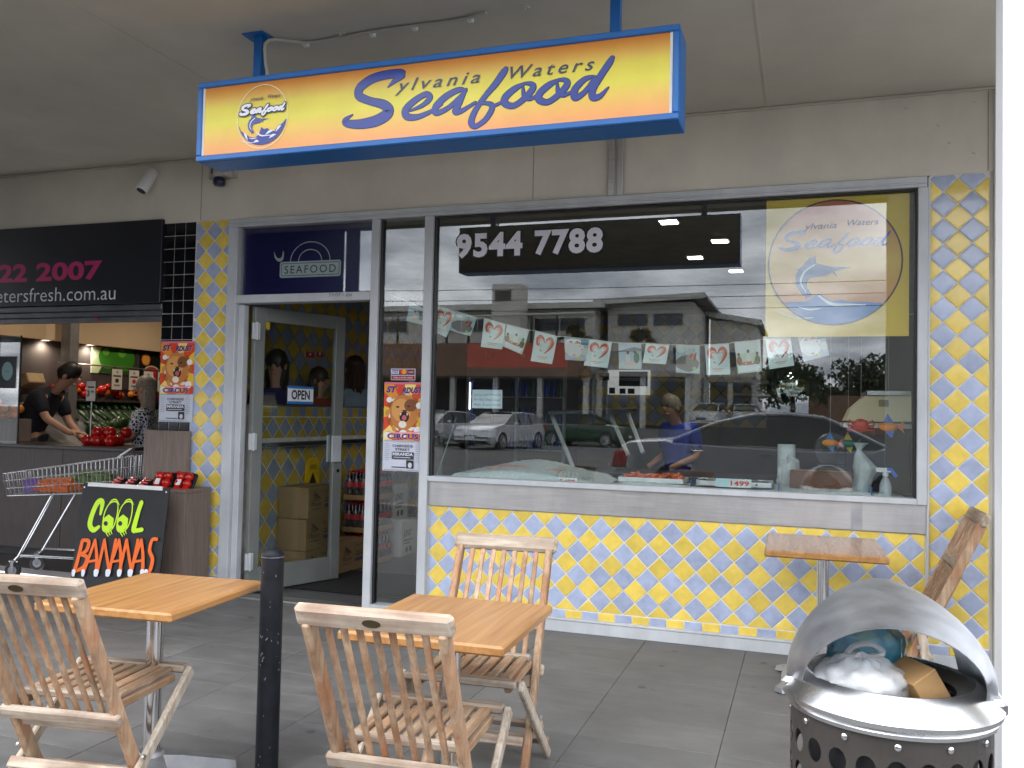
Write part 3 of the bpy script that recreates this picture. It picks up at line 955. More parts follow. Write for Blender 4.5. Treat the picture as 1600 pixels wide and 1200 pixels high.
def emblem(A, cx, cz, r, disc, line, body, wave, foam, ky=1.0, wv=None):
    """round badge: leaping billfish over a breaking wave; drawn about a circle of radius r"""
    f = lambda x, y: (cx + (x - 1010) / 365 * r, cz - (y - 520) / 365 * r)
    if disc: A.ellipse(cx, cz, r, r * ky, disc, 48)
    A.poly([f(*q) for q in _MF], body)
    A.stroke([f(905, 530) + (r * .02,), f(850, 570) + (r * .03,), f(830, 630) + (r * .03,), f(860, 690) + (r * .01,)], foam)
    inside = [(cx + u * r, cz + v * r) for u, v in (wv or _WN)]
    a0 = math.atan2(inside[-1][1] - cz, inside[-1][0] - cx); a1 = math.atan2(inside[0][1] - cz, inside[0][0] - cx)
    if a1 > a0: a1 -= 2 * PI
    arc = [(cx + r * .98 * math.cos(a0 + (a1 - a0) * k / 20), cz + r * .98 * math.sin(a0 + (a1 - a0) * k / 20)) for k in range(1, 20)]
    A.poly(inside + arc, wave)
    A.stroke([f(930, 712) + (r * .03,), f(1000, 760) + (r * .05,), f(1090, 765) + (r * .03,), f(1180, 768) + (r * .015,)], foam)
    A.stroke([f(820, 775) + (r * .01,), f(880, 790) + (r * .03,), f(940, 785) + (r * .01,)], foam)
    A.stroke([f(700, 800) + (r * .01,), f(800, 835) + (r * .025,), f(900, 838) + (r * .01,)], foam)
    if line: A.ring(cx, cz, r, r, r * 0.025, line)

# ------------------------------------------------------------------ hanging sign box
X0, Z1 = on_sign(311, 131); X1, Z1b = on_sign(1063, 37)
_, Z0 = on_sign(311, 252)
Z1 = (Z1 + Z1b) / 2; Z0 = (Z0 + on_sign(1062, 187)[1]) / 2
hs = thing('hanging_sign', 'blue framed yellow and orange lightbox sign with blue script lettering, hung from the awning', 'sign')
g = MB(); g.box(X0, X1, SY0 + 0.012, SY1, Z0, Z1, 0.004); obj('case', g, BLUEFR, hs)
g = MB(); g.box(X0 + .012, X1 - .012, SY1, SY1 + .004, Z0 + .012, Z1 - .012); obj('back_panel', g, mat('grey_sign_back', srgb(168, 160, 148), .6, 0, .08, 3), hs)
fw = 0.028
for nm, (a, b, c, d) in {'t': (X0, X1, Z1 - fw, Z1), 'b': (X0, X1, Z0, Z0 + fw), 'l': (X0, X0 + fw, Z0 + fw, Z1 - fw), 'r': (X1 - fw, X1, Z0 + fw, Z1 - fw)}.items():
    g = MB(); g.box(a, b, SY0 - 0.012, SY0 + 0.011, c, d, 0.004); obj('frame_rail', g, BLUEFR, hs)
for a in (X0 + fw, X1 - fw - 0.012):
    g = MB(); g.box(a, a + 0.012, SY0 - 0.003, SY0 + 0.010, Z0 + fw, Z1 - fw); obj('white_bead', g, WHITEPL, hs)
# printed face: orange - yellow - orange ink, shade painted into its darker top, then lettering
A = Art(0.0004)
OR, YE, OR2 = srgb(214, 128, 58), srgb(240, 226, 64), srgb(248, 164, 96)
za, zb = Z0 + fw, Z1 - fw
stops = [(0, OR2), (.12, srgb(250, 178, 92)), (.30, srgb(248, 208, 84)), (.46, YE), (.68, srgb(232, 212, 46)), (.82, srgb(226, 172, 56)), (1, OR)]
xa, xb = X0 + fw + 0.012, X1 - fw - 0.012
b0 = len(A.v)
for (t0, c0), (t1, c1) in zip(stops, stops[1:]):
    A.polys([[(xa, za + (zb - za) * t0), (xb, za + (zb - za) * t0), (xb, za + (zb - za) * t1), (xa, za + (zb - za) * t1)]], None, lift=0.0002)
    A.c[-1] = [c0, c0, c1, c1]
face = A.build('sign_face', GLOSSPRINT, hs, ((0, SY0 - 0.001, 0), *FRONT))
A = Art(0.00012)
BL = srgb(38, 60, 150); BLK = srgb(24, 40, 72)
for st in LOGO: A.stroke(st, BLK, 0.0035)
for st in LOGO: A.stroke(st, BL)
def line_text(A, t, p0, p1, hpx, col, **k):
    a = on_sign(*p0); b = on_sign(*p1)
    A.text(t, a[0], (a[1] + b[1]) / 2, hpx * _M, col, w=b[0] - a[0], **k)
line_text(A, 'ylvania', (617, 143), (750, 129), 17, BLK, shear=0.35, spacing=1.35, bold=0.006)
line_text(A, 'Waters', (797, 123), (929, 109), 17, BLK, shear=0.35, spacing=1.35, bold=0.006)
cx, cz = on_sign(410, 182); rr = 0.146
A.ring(cx, cz, rr, rr * 1.08, 0.004, srgb(245, 240, 200))
emblem(A, cx, cz, rr * .97, None, None, srgb(74, 84, 160), srgb(52, 66, 150), srgb(240, 240, 245), wv=_WS)
for (u, v, du_, dv_) in ((.15, -.62, .3, .12), (.3, -.75, .25, .1), (-.7, -.5, .15, -.25), (-.3, -.85, .2, .02), (.55, -.55, .2, .2)):
    A.stroke([(cx + u * rr, cz + v * rr, .002), (cx + (u + du_ / 2) * rr, cz + (v + dv_ / 2 + .03) * rr, .012), (cx + (u + du_) * rr, cz + (v + dv_) * rr, .002)], srgb(235, 238, 245))
lw = rr * 1.74
logo(A, cx - lw / 2, cz + 0.006, lw, BLK, 0.008)
logo(A, cx - lw / 2, cz + 0.006, lw, srgb(240, 240, 245), 0.0025)
A.text('ylvania', cx - lw * .28, cz + 0.082, 0.017, BLK, w=lw * .3, shear=.3, bold=0.01); A.text('Waters', cx + lw * .12, cz + 0.086, 0.017, BLK, w=lw * .28, shear=.3, bold=0.01)
A.build('lettering', GLOSSPRINT, face, ((0, SY0 - 0.0015, 0), *FRONT))
for px, py, pz in ((405, 62, 112), (962, 2, 48)):
    x = at(px, pz, (SY0 + SY1) / 2).x
    yc = (SY0 + SY1) / 2
    g = MB(); g.box(x - 0.022, x + 0.022, yc - 0.022, yc + 0.022, Z1 - 0.002, HZ - 0.008, 0.002); obj('hanger', g, BLUEFR, hs)
    g = MB(); g.box(x - 0.075, x + 0.05, yc - 0.05, yc + 0.05, HZ - 0.0085, HZ - 0.0005, 0.002)
    obj('hanger_plate', g, BLUEFR, hs)

# power cable clipped along the soffit
pts = [(412, 108), (407, 96), (411, 80), (422, 73), (478, 66), (532, 58), (582, 50), (648, 40), (700, 34), (735, 27), (760, 20)]
cb = thing('power_cable', 'thin white cable clipped along the soffit above the hanging sign', 'cable')
pp = []
xh = at(405, 100, (SY0 + SY1) / 2).x
pp += [Vector((xh + 0.03, (SY0 + SY1) / 2 + .01, Z1 + 0.0)), Vector((xh + 0.05, (SY0 + SY1) / 2, Z1 + 0.05)), Vector((xh + 0.035, (SY0 + SY1) / 2, Z1 + 0.12)), Vector((xh + 0.05, (SY0 + SY1) / 2, HZ - 0.03))]
for px, py in pts[4:]:
    q = atz(px, py, HZ - 0.009); pp.append(q + Vector((0, random.uniform(-.006, .006), random.uniform(-.002, 0.0))))
sm = [Vector(q) for q in catmull([tuple(p) for p in pp], 4)]
g = MB(); g.tube(sm, 0.0075, 6); obj('sheath', g, SOFFIT, cb, True)
for px, py in ((478, 66), (582, 50), (648, 40), (735, 27)):
    q = atz(px, py, HZ); g = MB(); g.box(q.x - 0.014, q.x + 0.014, q.y - 0.016, q.y + 0.016, HZ - 0.022, HZ - 0.0008, 0.004); obj('clip', g, WHITEPL, cb)

# security camera and old sensor light on the bulkhead
q = at(245, 285)
sc_ = thing('security_camera', 'white tube-shaped security camera on the bulkhead left of the sign', 'camera')
g = MB(); g.tube([(q.x, -0.001, HZ - 0.09), (q.x, -0.03, HZ - 0.09), (q.x, -0.06, HZ - 0.10)], 0.018, 10); obj('bracket', g, WHITEPL, sc_, True)
g = MB()
p0 = Vector((q.x, -0.045, HZ - 0.08)); p1 = Vector((q.x - 0.03, -0.125, HZ - 0.245))
d = (p1 - p0).normalized()
g.tube([p0 - d * 0.012, p0, p0 + d * .01, p1 - d * .006, p1, p1 + d * 0.003], [0.024, 0.040, 0.045, 0.047, 0.046, 0.036], 20); obj('housing', g, WHITEPL, sc_, 30)
g = MB(); g.tube([p1, p1 + d * 0.006], 0.034, 20); obj('lens', g, DARKGL, sc_)
q = at(345, 272, -0.03)
sl = thing('sensor_light', 'battered white wall box with dark sensor head under the sign corner', 'light fitting')
g = MB(); g.box(q.x - 0.11, q.x + 0.13, -0.03, -0.0005, q.z - 0.03, q.z + 0.09, 0.004); obj('back_plate', g, mat('worn_white_paint', srgb(190, 182, 170), .7, 0, .2, 12), sl)
g = MB(); g.box(q.x - 0.02, q.x + 0.10, -0.10, -0.03, q.z - 0.035, q.z + 0.06, 0.006); obj('junction_box', g, mat('worn_white_paint', (0, 0, 0)), sl)
g = MB(); g.lathe([(0.0, 0.0), (0.034, 0.0), (0.044, -0.014), (0.046, -0.045), (0.036, -0.06), (0.0, -0.064)], 14, (q.x + 0.015, -0.065, q.z - 0.036)); obj('sensor_head', g, mat('dark_blue_plastic', srgb(28, 32, 66), .3), sl, 40)
for ax_ in (-0.07, 0.05):
    g = MB(); g.box(q.x + ax_ - 0.018, q.x + ax_ + 0.018, -0.032 if ax_ < 0 else -0.102, -0.029 if ax_ < 0 else -0.099, q.z + 0.01, q.z + 0.05); obj('rust_patch', g, mat('rusty_brown', srgb(96, 70, 52), .9, 0, .3, 30), sl)

# ------------------------------------------------------------------ timber cafe furniture
def wood(name, c1, c2, c3, grain=(30, 30, 1.6), rough=0.6, bump=0.25, fade=0.0, gscale=2.2):
    """sawn timber: long grain streaks, mottled weathering, per-piece shift"""
    m_ = bpy.data.materials.new(name); m_.use_nodes = True
    t = m_.node_tree; b = t.nodes['Principled BSDF']; nn, ll = t.nodes.new, t.links.new
    co = nn('ShaderNodeTexCoord'); oi = nn('ShaderNodeObjectInfo')
    cx_ = nn('ShaderNodeCombineXYZ')
    for i in range(3): ll(oi.outputs['Random'], cx_.inputs[i])
    sc1 = nn('ShaderNodeVectorMath'); sc1.operation = 'SCALE'; sc1.inputs[3].default_value = 23.0; ll(cx_.outputs[0], sc1.inputs[0])
    ad = nn('ShaderNodeVectorMath'); ad.operation = 'ADD'; ll(co.outputs['Object'], ad.inputs[0]); ll(sc1.outputs[0], ad.inputs[1])
    mp = nn('ShaderNodeMapping'); mp.inputs['Scale'].default_value = grain; ll(ad.outputs[0], mp.inputs[0])
    n1 = nn('ShaderNodeTexNoise'); n1.inputs['Scale'].default_value = gscale; n1.inputs['Detail'].default_value = 8; n1.inputs['Distortion'].default_value = 0.6; ll(mp.outputs[0], n1.inputs['Vector'])
    rp = nn('ShaderNodeValToRGB'); e = rp.color_ramp.elements
    e[0].position = 0.32; e[0].color = c1 + (1,); e[1].position = 0.66; e[1].color = c2 + (1,)
    ll(n1.outputs['Fac'], rp.inputs['Fac'])
    n2 = nn('ShaderNodeTexNoise'); n2.inputs['Scale'].default_value = 5.5; n2.inputs['Detail'].default_value = 5; ll(ad.outputs[0], n2.inputs['Vector'])
    rp2 = nn('ShaderNodeValToRGB'); rp2.color_ramp.elements[0].position = 0.45; rp2.color_ramp.elements[1].position = 0.72
    ll(n2.outputs['Fac'], rp2.inputs['Fac'])
    mul = nn('ShaderNodeMath'); mul.operation = 'MULTIPLY'; mul.inputs[1].default_value = fade; ll(rp2.outputs['Color'], mul.inputs[0])
    mx = nn('ShaderNodeMix'); mx.data_type = 'RGBA'; ll(mul.outputs[0], mx.inputs[0]); ll(rp.outputs['Color'], mx.inputs[6]); mx.inputs[7].default_value = c3 + (1,)
    hsv = nn('ShaderNodeHueSaturation'); mr = nn('ShaderNodeMapRange'); mr.inputs[3].default_value = 0.85; mr.inputs[4].default_value = 1.12
    ll(oi.outputs['Random'], mr.inputs[0]); ll(mr.outputs[0], hsv.inputs['Value']); ll(mx.outputs[2], hsv.inputs['Color'])
    ll(hsv.outputs['Color'], b.inputs['Base Color']); b.inputs['Roughness'].default_value = rough
    if bump:
        bp = nn('ShaderNodeBump'); bp.inputs['Strength'].default_value = bump; bp.inputs['Distance'].default_value = 0.003
        ll(n1.outputs['Fac'], bp.inputs['Height']); ll(bp.outputs[0], b.inputs['Normal'])
    MATS[name] = m_
    return m_
TEAKV = wood('weathered_teak_upright', srgb(150, 118, 92), srgb(192, 164, 134), srgb(176, 116, 74), (24, 24, 1.6), .8, .3, .8)
TEAKX = wood('weathered_teak_rail', srgb(158, 136, 116), srgb(200, 186, 168), srgb(138, 108, 88), (1.6, 24, 24), .82, .3, .75)
TEAKY = wood('weathered_teak_slat', srgb(142, 112, 86), srgb(184, 158, 128), srgb(166, 114, 76), (24, 1.6, 24), .8, .3, .75)
TEAKL = wood('weathered_teak_leg', srgb(170, 152, 132), srgb(206, 196, 180), srgb(170, 142, 114), (24, 24, 1.6), .8, .3, .5)
for _m in (TEAKV, TEAKX, TEAKY, TEAKL): stain(_m, .28, 7.0, None, .3, 26.0, (.11, .085, .065))
BADGE = mat('dark_bronze_badge', srgb(92, 78, 52), .45, .5, .15, 30)
OAK = wood('honey_oak_laminate', srgb(154, 108, 62), srgb(180, 134, 84), srgb(168, 122, 72), (26, 1.3, 26), .24, .0, .2, 1.4)
OAKE = wood('honey_oak_edge', srgb(148, 104, 58), srgb(182, 136, 84), srgb(166, 119, 70), (26, 26, 1.3), .3, .0, .2, 1.4)


def make_chair(label, folded=False):
    t = thing('folding_chair', label, 'chair', group='weathered timber folding chairs')
    W2 = 0.192
    T = Vector((0, -0.352, 0.800)); B = Vector((0, 0.05, 0.0)); du = (T - B).normalized()
    sp = lambda z: B + (T - B) * (z / 0.800)
    nrm = Vector((1, 0, 0)).cross(du)
    fwn = nrm if nrm.y > 0 else -nrm
    for s in (-1, 1):
        b = MB(); b.beam(T + Vector((s * W2, 0, 0)), B + Vector((s * W2, 0, 0.0)) - du * 0.0, 0.026, 0.046, up=nrm, c=0.005)
        obj('stile', b, TEAKV, t)
        a, c = Vector((s * (W2 + 0.028), 0.235, 0.418)), Vector((s * (W2 + 0.028), -0.262, 0.0))
        if folded:                    # legs swung up almost in line with the stiles
            pv = sp(0.25) + Vector((s * (W2 + 0.028), 0, 0)); dl = (du * math.cos(.62) + fwn * math.sin(.62)).normalized()
            a, c = pv + dl * 0.05, pv - dl * 0.27
        b = MB(); b.beam(a, c, 0.022, 0.042, up=(0, .6, .8), c=0.005); obj('leg', b, TEAKL, t)
        b = MB(); z = 0.213; q = sp(z) + Vector((s * (W2 + 0.042), 0, 0)); b.tube([q - Vector((.004, 0, 0)), q + Vector((.004, 0, 0))], 0.009, 10); obj('pivot_bolt', b, STEEL, t)
    # top rail, shaped: slightly bowed upper edge
    b = MB(); ru = du; rc = T + du * 0.02
    b.obox(rc, Vector((0.222, 0, 0)), nrm * 0.017, ru * 0.033, 0.011)
    top = obj('top_rail', b, TEAKX, t)
    b = MB()
    c0 = rc + nrm * (0.018 if nrm.y < 0 else -0.018)
    nb = nrm if nrm.y < 0 else -nrm
    e = []
    vs = [c0 + Vector((0.026 * math.cos(2 * PI * k / 20), 0, 0)) + ru * (0.0125 * math.sin(2 * PI * k / 20)) for k in range(20)]
    b.add([v + nb * 0.0005 for v in vs] + [v - nb * 0.004 for v in vs], [tuple(range(20)), tuple(range(20))[::-1]] + [(k, (k + 1) % 20, 20 + (k + 1) % 20, 20 + k) for k in range(20)])
    bd = obj('maker_badge', b, BADGE, top)
    b = MB(); b.obox(sp(0.372) + nb * 0.024, Vector((0.218, 0, 0)), nrm * 0.013, du * 0.022, 0.006); obj('back_rail', b, TEAKX, t)
    b = MB(); b.obox(sp(0.325) + nb * 0.0, Vector((W2 - 0.014, 0, 0)), nrm * 0.010, du * 0.022, 0.004); obj('lower_rail', b, TEAKX, t)
    for k in range(7):
        x = -0.138 + 0.046 * k
        p0 = sp(0.345) + Vector((x, 0, 0)); p1 = T + Vector((x, 0, 0)) - du * 0.008
        b = MB(); b.beam(p0, p1, 0.020, 0.011, up=nrm, c=0.003); obj('back_slat', b, TEAKV, t)
    # seat: slats run front to back between two rails
    zs = 0.418
    seat = []
    def sbox(nm, m_, x0, x1, y0, y1, z0, z1, c):
        b = MB()
        if not folded: b.box(x0, x1, y0, y1, z0, z1, c)
        else:
            o_ = sp(0.27) + du * ((y0 + y1) / 2 + .13) + fwn * (0.006 + ((z0 + z1) / 2 - zs))
            b.obox(o_ + Vector(((x0 + x1) / 2, 0, 0)), Vector(((x1 - x0) / 2, 0, 0)), du * ((y1 - y0) / 2), fwn * ((z1 - z0) / 2), c)
        obj(nm, b, m_, t)
    sbox('seat_rail', TEAKX, -0.172 if folded else -0.205, 0.172 if folded else 0.205, 0.208, 0.252, zs - 0.012, zs + 0.014, 0.006)
    sbox('seat_rail', TEAKX, -0.172, 0.172, -0.130, -0.096, zs - 0.012, zs + 0.010, 0.004)
    for k in range(7):
        x = -0.150 + 0.050 * k
        sbox('seat_slat', TEAKY, x - 0.0175, x + 0.0175, -0.094, 0.206, zs - 0.006, zs + 0.011, 0.004)
    for s in (-1, 1):
        sbox('seat_runner', TEAKY, s * 0.165 - 0.012, s * 0.165 + 0.012, -0.13, 0.206, zs - 0.040, zs - 0.013, 0.003)
    # stretchers
    lg = lambda z: Vector((0, 0.235 - 0.497 * (0.418 - z) / 0.418, z))
    if folded:
        pv0 = sp(0.25); dl0 = (du * math.cos(.62) + fwn * math.sin(.62)).normalized(); lg = lambda z: pv0 - dl0 * (0.25 - z)
    for z in (0.155, 0.055):
        b = MB(); b.obox(lg(z) + Vector((0, -0.02, 0.016)), Vector((W2 + 0.040, 0, 0)), Vector((0, .008, -.006)), Vector((0, .011, .014)), 0.003); obj('stretcher', b, TEAKX, t)
    b = MB(); b.obox(sp(0.13) + Vector((0, 0.016, 0.006)), Vector((W2 - 0.014, 0, 0)), nrm * 0.009, du * 0.017, 0.003); obj('stretcher', b, TEAKX, t)
    return t


ch = make_chair('timber folding chair at far left, its back to the camera beside the black bollard')
ch.location = (-0.930, -2.965, 0); ch.rotation_euler = (0, 0, rad(8))
dup(ch, 'weathered folding chair in front, pushed under the centre table with its oval badge facing us', (0.262, -2.925, 0), (0, 0, rad(4.5)))
dup(ch, 'pale timber folding chair behind the centre table, facing the camera', (0.185, -2.215, 0), (0, 0, rad(184.5)))
c4 = make_chair('folded timber chair leaning side-on against the right tiled pillar, behind the bin', True)
c4.location = (1.845, -0.25, 0.0); c4.rotation_euler = (0, 0, rad(90)); c4.scale = (1, 1, 1.075)


def make_table(label, w, d, zt=0.69):
    t = thing('cafe_table', label, 'table', group='square pedestal cafe tables')
    b = MB(); b.box(-w / 2, w / 2, -d / 2, d / 2, zt - 0.032, zt, 0.007); tt = obj('table_top', b, [OAK, OAKE], t)
    b = MB(); b.tube([(0, 0, 0.06), (0, 0, zt - 0.04)], 0.03, 24); obj('pole', b, CHROME, t, True)
    b = MB(); b.box(-0.14, 0.14, -0.14, 0.14, zt - 0.045, zt - 0.0325, 0.003); obj('top_plate', b, BLACKPL, t)
    b = MB(); b.lathe([(0.0, .115), (0.04, .115), (0.055, .09), (0.065, .06), (0.06, .045), (0.0, .045)], 20); obj('hub', b, CASTALU, t, 40)
    for k in range(4):
        a = PI / 4 + k * PI / 2; dx_, dy_ = math.cos(a), math.sin(a)
        b = MB()
        secs = [(0.03, 0.075, 0.05, 0.03), (0.10, 0.066, 0.042, 0.024), (0.19, 0.045, 0.036, 0.018), (0.265, 0.026, 0.034, 0.016), (0.30, 0.018, 0.030, 0.012)]
        vs = []
        for r, z, hw_, ht in secs:
            for (u, v) in ((-1, -1), (1, -1), (.7, 1), (-.7, 1)):
                vs.append((dx_ * r - dy_ * u * hw_, dy_ * r + dx_ * u * hw_, max(0.006, z + v * ht)))
        fs = []
        for i in range(len(secs) - 1):
            for j in range(4):
                j2 = (j + 1) % 4; fs.append((i * 4 + j, i * 4 + j2, i * 4 + 4 + j2, i * 4 + 4 + j))
        fs += [(3, 2, 1, 0), tuple(16 + j for j in range(4))]
        b.add(vs, fs); f_ = obj('foot', b, CASTALU, t, 35)
        b = MB(); b.lathe([(0, 0), (.016, 0), (.016, .008), (0, .008)], 10, (dx_ * .285, dy_ * .285, 0.0)); obj('glide', b, BLACKPL, f_)
    return t


tb = make_table('oak-topped cafe table at centre between two folding chairs', 0.534, 0.59)
tb.location = (0.257, -2.665, 0); tb.rotation_euler = (0, 0, rad(2))
t2 = dup(tb, 'oak-topped cafe table at left, in front of the black banana sign', (-0.886, -2.728, 0), (0, 0, rad(5)))
t3 = make_table('oak-topped cafe table at right, close under the window sill', 0.565, 0.70, 0.725)
t3.location = (1.443, -0.555, 0); t3.rotation_euler = (0, 0, rad(1))

# ------------------------------------------------------------------ bollard
bo = thing('bollard', 'slim black steel bollard with chipped paint between the two front tables', 'bollard', (-0.55, -2.50, 0))
BLP = mat('chipped_black_paint', (0.009, 0.010, 0.014), 0.55, 0, 0.25, 18, spec=.25, bump=0.15, bscale=60, rvar=0.1)
g = MB(); g.tube([(0, 0, 0.0), (0, 0, 0.806)], 0.0425, 28); obj('shaft', g, BLP, bo, 40)
g = MB(); g.lathe([(0.0427, 0.80), (0.0435, 0.806), (0.0432, 0.815), (0.036, 0.826), (0.020, 0.836), (0.0, 0.839)], 28); obj('cap', g, BLP, bo, 40)
g = MB(); g.lathe([(0.0438, 0.8045), (0.0441, 0.806), (0.0439, 0.8075)], 28); obj('worn_ring', g, mat('bare_metal_wear', srgb(120, 122, 126), .6, .4, .2, 60), bo, True)
for _ in range(34):
    a = random.uniform(-PI, -0.0) ; z = random.uniform(0.03, 0.78); s = random.uniform(.0012, .0035)
    g = MB(); n_ = Vector((math.cos(a), math.sin(a), 0)); tg = Vector((-math.sin(a), math.cos(a), 0))
    ang = random.uniform(-.7, .7); e1 = tg * math.cos(ang) + Vector((0, 0, 1)) * math.sin(ang); e2 = n_.cross(e1)
    g.obox(n_ * 0.0425 + Vector((0, 0, z)), e1 * s * .6, e2 * s * random.uniform(1, 2.2), n_ * 0.0007)
    obj('paint_chip', g, mat('bare_metal_wear', (0, 0, 0)), bo)

# ------------------------------------------------------------------ litter bin
bn = thing('litter_bin', 'round street litter bin with perforated dark drum and arched steel hood', 'bin', (1.54, -3.14, 0))
R0 = 0.214
DRUM = mat('dark_grey_powdercoat', srgb(62, 58, 54), .45, .1, .08, 10)
# drum with punched holes: ring of columns, each cell a square with a round hole
g = MB()
ncol, zr0, zr1, cell = 22, 0.10, 0.640, 0.0
dz = 2 * PI * R0 / ncol
rows = int((zr1 - zr0) / dz)
dz = (zr1 - zr0) / rows
def drum_pt(a, z, r=R0): return (r * math.cos(a), r * math.sin(a), z)
for rw in range(rows):
    for cl_ in range(ncol):
        a0 = 2 * PI * cl_ / ncol; da = 2 * PI / ncol; z0 = zr0 + rw * dz
        ca, cz_ = a0 + da / 2, z0 + dz / 2
        n_ = 16; outer = []; inner = []; back = []
        for k in range(n_):
            th = 2 * PI * k / n_ + PI / 4
            ux, uz = math.cos(th), math.sin(th)
            m_ = max(abs(ux), abs(uz))
            outer.append(drum_pt(ca + ux / m_ * da / 2, cz_ + uz / m_ * dz / 2))
            inner.append(drum_pt(ca + ux * da * .34, cz_ + uz * dz * .36))
            back.append(drum_pt(ca + ux * da * .34, cz_ + uz * dz * .36, R0 - 0.003))
        fs = []
        for k in range(n_):
            k2 = (k + 1) % n_
            fs += [(k, k2, n_ + k2, n_ + k), (n_ + k, n_ + k2, 2 * n_ + k2, 2 * n_ + k)]
        g.add(outer + inner + back, fs)
g.lathe([(R0, zr0), (R0, 0.02), (R0 - 0.02, 0.015)], 44)
g.lathe([(R0, 0.675), (R0, zr1)], 44)
drum = obj('drum', g, DRUM, bn)
bn.scale = (1, 1, 1.05)
for k in range(7):
    a = -PI * 0.97 + k * PI * 0.157
    p = Vector(drum_pt(a, 0.658)); n_ = Vector((math.cos(a), math.sin(a), 0))
    g = MB(); g.tube([p - n_ * .002, p + n_ * .003, p + n_ * .005], [.007, .007, .004], 10); obj('rivet', g, CHROME, drum, True)
g = MB(); g.lathe([(0.165, 0.03), (0.185, 0.655), (0.178, 0.655), (0.158, 0.04), (0.0, 0.04)], 32); obj('liner', g, mat('black_liner', (0.02, 0.02, 0.022), .5), bn, True)
BINS = mat('brushed_bin_steel', (0.66, 0.66, 0.66), 0.26, 1.0, 0.08, 5, bump=0.06, bscale=40, rvar=0.12)
g = MB(); g.lathe([(0.216, 0.672), (0.224, 0.676), (0.226, 0.684), (0.222, 0.690), (0.234, 0.694), (0.236, 0.704), (0.230, 0.712), (0.184, 0.748), (0.178, 0.748), (0.178, 0.735), (0.216, 0.702)], 56); obj('rim', g, BINS, bn, 35)
g = MB(); g.lathe([(0.180, 0.742), (0.140, 0.726), (0.138, 0.716), (0.142, 0.712), (0.180, 0.728)], 48); obj('inner_collar', g, DRUM, bn, 35)
# hood: bent band arching side to side, open in front and behind
g = MB()
nA, nB = 28, 8
vs = []
for lay in (0, 1):
    for i in range(nA + 1):
        a = PI * i / nA
        for j in range(nB + 1):
            s = j / nB
            yy = -0.185 + 0.42 * s
            wid = 0.225 * math.sqrt(max(0.05, 1 - (yy * 0.9 / 0.23) ** 2 * 0.55))
            hz = 0.172 + 0.033 * math.sin(PI * s * .6)
            r_ = 1 - lay * 0.012
            pinch = 1 - 0.66 * (1 - math.sin(a)) ** 2.2
            yy2 = 0.01 + (yy - 0.01) * pinch
            vs.append((math.cos(a) * wid * r_, yy2, 0.712 + math.sin(a) ** .85 * hz * r_))
nn_ = (nA + 1) * (nB + 1)
fs = []
ix = lambda l, i, j: l * nn_ + i * (nB + 1) + j
for i in range(nA):
    for j in range(nB):
        fs += [(ix(0, i, j), ix(0, i + 1, j), ix(0, i + 1, j + 1), ix(0, i, j + 1)), (ix(1, i, j), ix(1, i, j + 1), ix(1, i + 1, j + 1), ix(1, i + 1, j))]
    for j in (0, nB):
        q = (ix(0, i, j), ix(1, i, j), ix(1, i + 1, j), ix(0, i + 1, j)); fs.append(q if j == 0 else q[::-1])
g.add(vs, fs)
obj('hood', g, mat('weathered_hood_steel', (0.36, 0.37, 0.39), 0.40, 0.85, 0.14, 9, bump=0.03, bscale=50, rvar=0.12), bn, 50)
for s in (-1, 1):
    g = MB(); g.box(s * 0.205 - 0.03, s * 0.205 + 0.03, -0.055, 0.065, 0.690, 0.728, 0.010); obj('hood_bracket', g, BINS, bn)


def crumple(ce, rx, ry, rz, nu=56, nv=34, amp=.25, seed=1):
    random.seed(seed)
    ph = [(random.uniform(2, 7), random.uniform(2, 7), random.uniform(0, 6), random.uniform(0, 6), random.uniform(.3, 1)) for _ in range(9)]
    vs, fs = [], []
    for i in range(nv + 1):
        th = PI * i / nv
        for j in range(nu):
            a = 2 * PI * j / nu
            k = 1 + amp * sum(abs(math.sin(u * a + p1) * math.sin(v * th + p2)) * w - .3 * w for u, v, p1, p2, w in [(round(u), v, p1, p2, w) for u, v, p1, p2, w in ph]) / 4
            k *= 1 - .11 * abs(math.sin(3.5 * 2 * a / 2 * 2 / 2 * 1 + 1.8 * math.sin(2.5 * th + seed))) * 0 - .10 * (1 - abs(math.sin(3 * a + 1.5 * math.sin(2.2 * th + seed)))) ** 2 - .06 * (1 - abs(math.sin(5 * a - 3 * th + seed))) ** 2
            vs.append((ce[0] + rx * math.sin(th) * math.cos(a) * k, ce[1] + ry * math.sin(th) * math.sin(a) * k, ce[2] + rz * math.cos(th) * k))
    for i in range(nv):
        for j in range(nu):
            fs.append((i * nu + j, (i + 1) * nu + j, (i + 1) * nu + (j + 1) % nu, i * nu + (j + 1) % nu))
    m_ = MB(); m_.add(vs, fs); return m_


def film_mat(name, col, alpha=.6, rough=.25):
    if name in MATS: return MATS[name]
    m_ = mat(name, col, rough, 0, .1, 14, bump=.3, bscale=22, bdist=.006)
    m_.node_tree.nodes['Principled BSDF'].inputs['Alpha'].default_value = alpha
    return m_
bx_, by_ = 1.54, -3.14
wb = thing('plastic_bag', 'knotted clear-white plastic bag stuffed in the bin mouth', 'plastic bag', (0, 0, 0))
g = crumple((1.478, -3.205, 0.775), 0.10, 0.085, 0.062, seed=4, amp=.3); obj('bag_body', g, film_mat('white_film', (0.82, 0.84, 0.86), .48), wb, 75)
g = crumple((1.50, -3.20, 0.762), 0.055, 0.05, 0.04, seed=9, amp=.3); obj('paper_scraps', g, mat('white_paper', (0.8, 0.8, 0.78), .7), wb, 60)
g = MB(); lp = [(1.44, -3.19, 0.812), (1.46, -3.185, 0.846), (1.50, -3.18, 0.856), (1.525, -3.185, 0.842), (1.51, -3.19, 0.832), (1.47, -3.195, 0.828)]
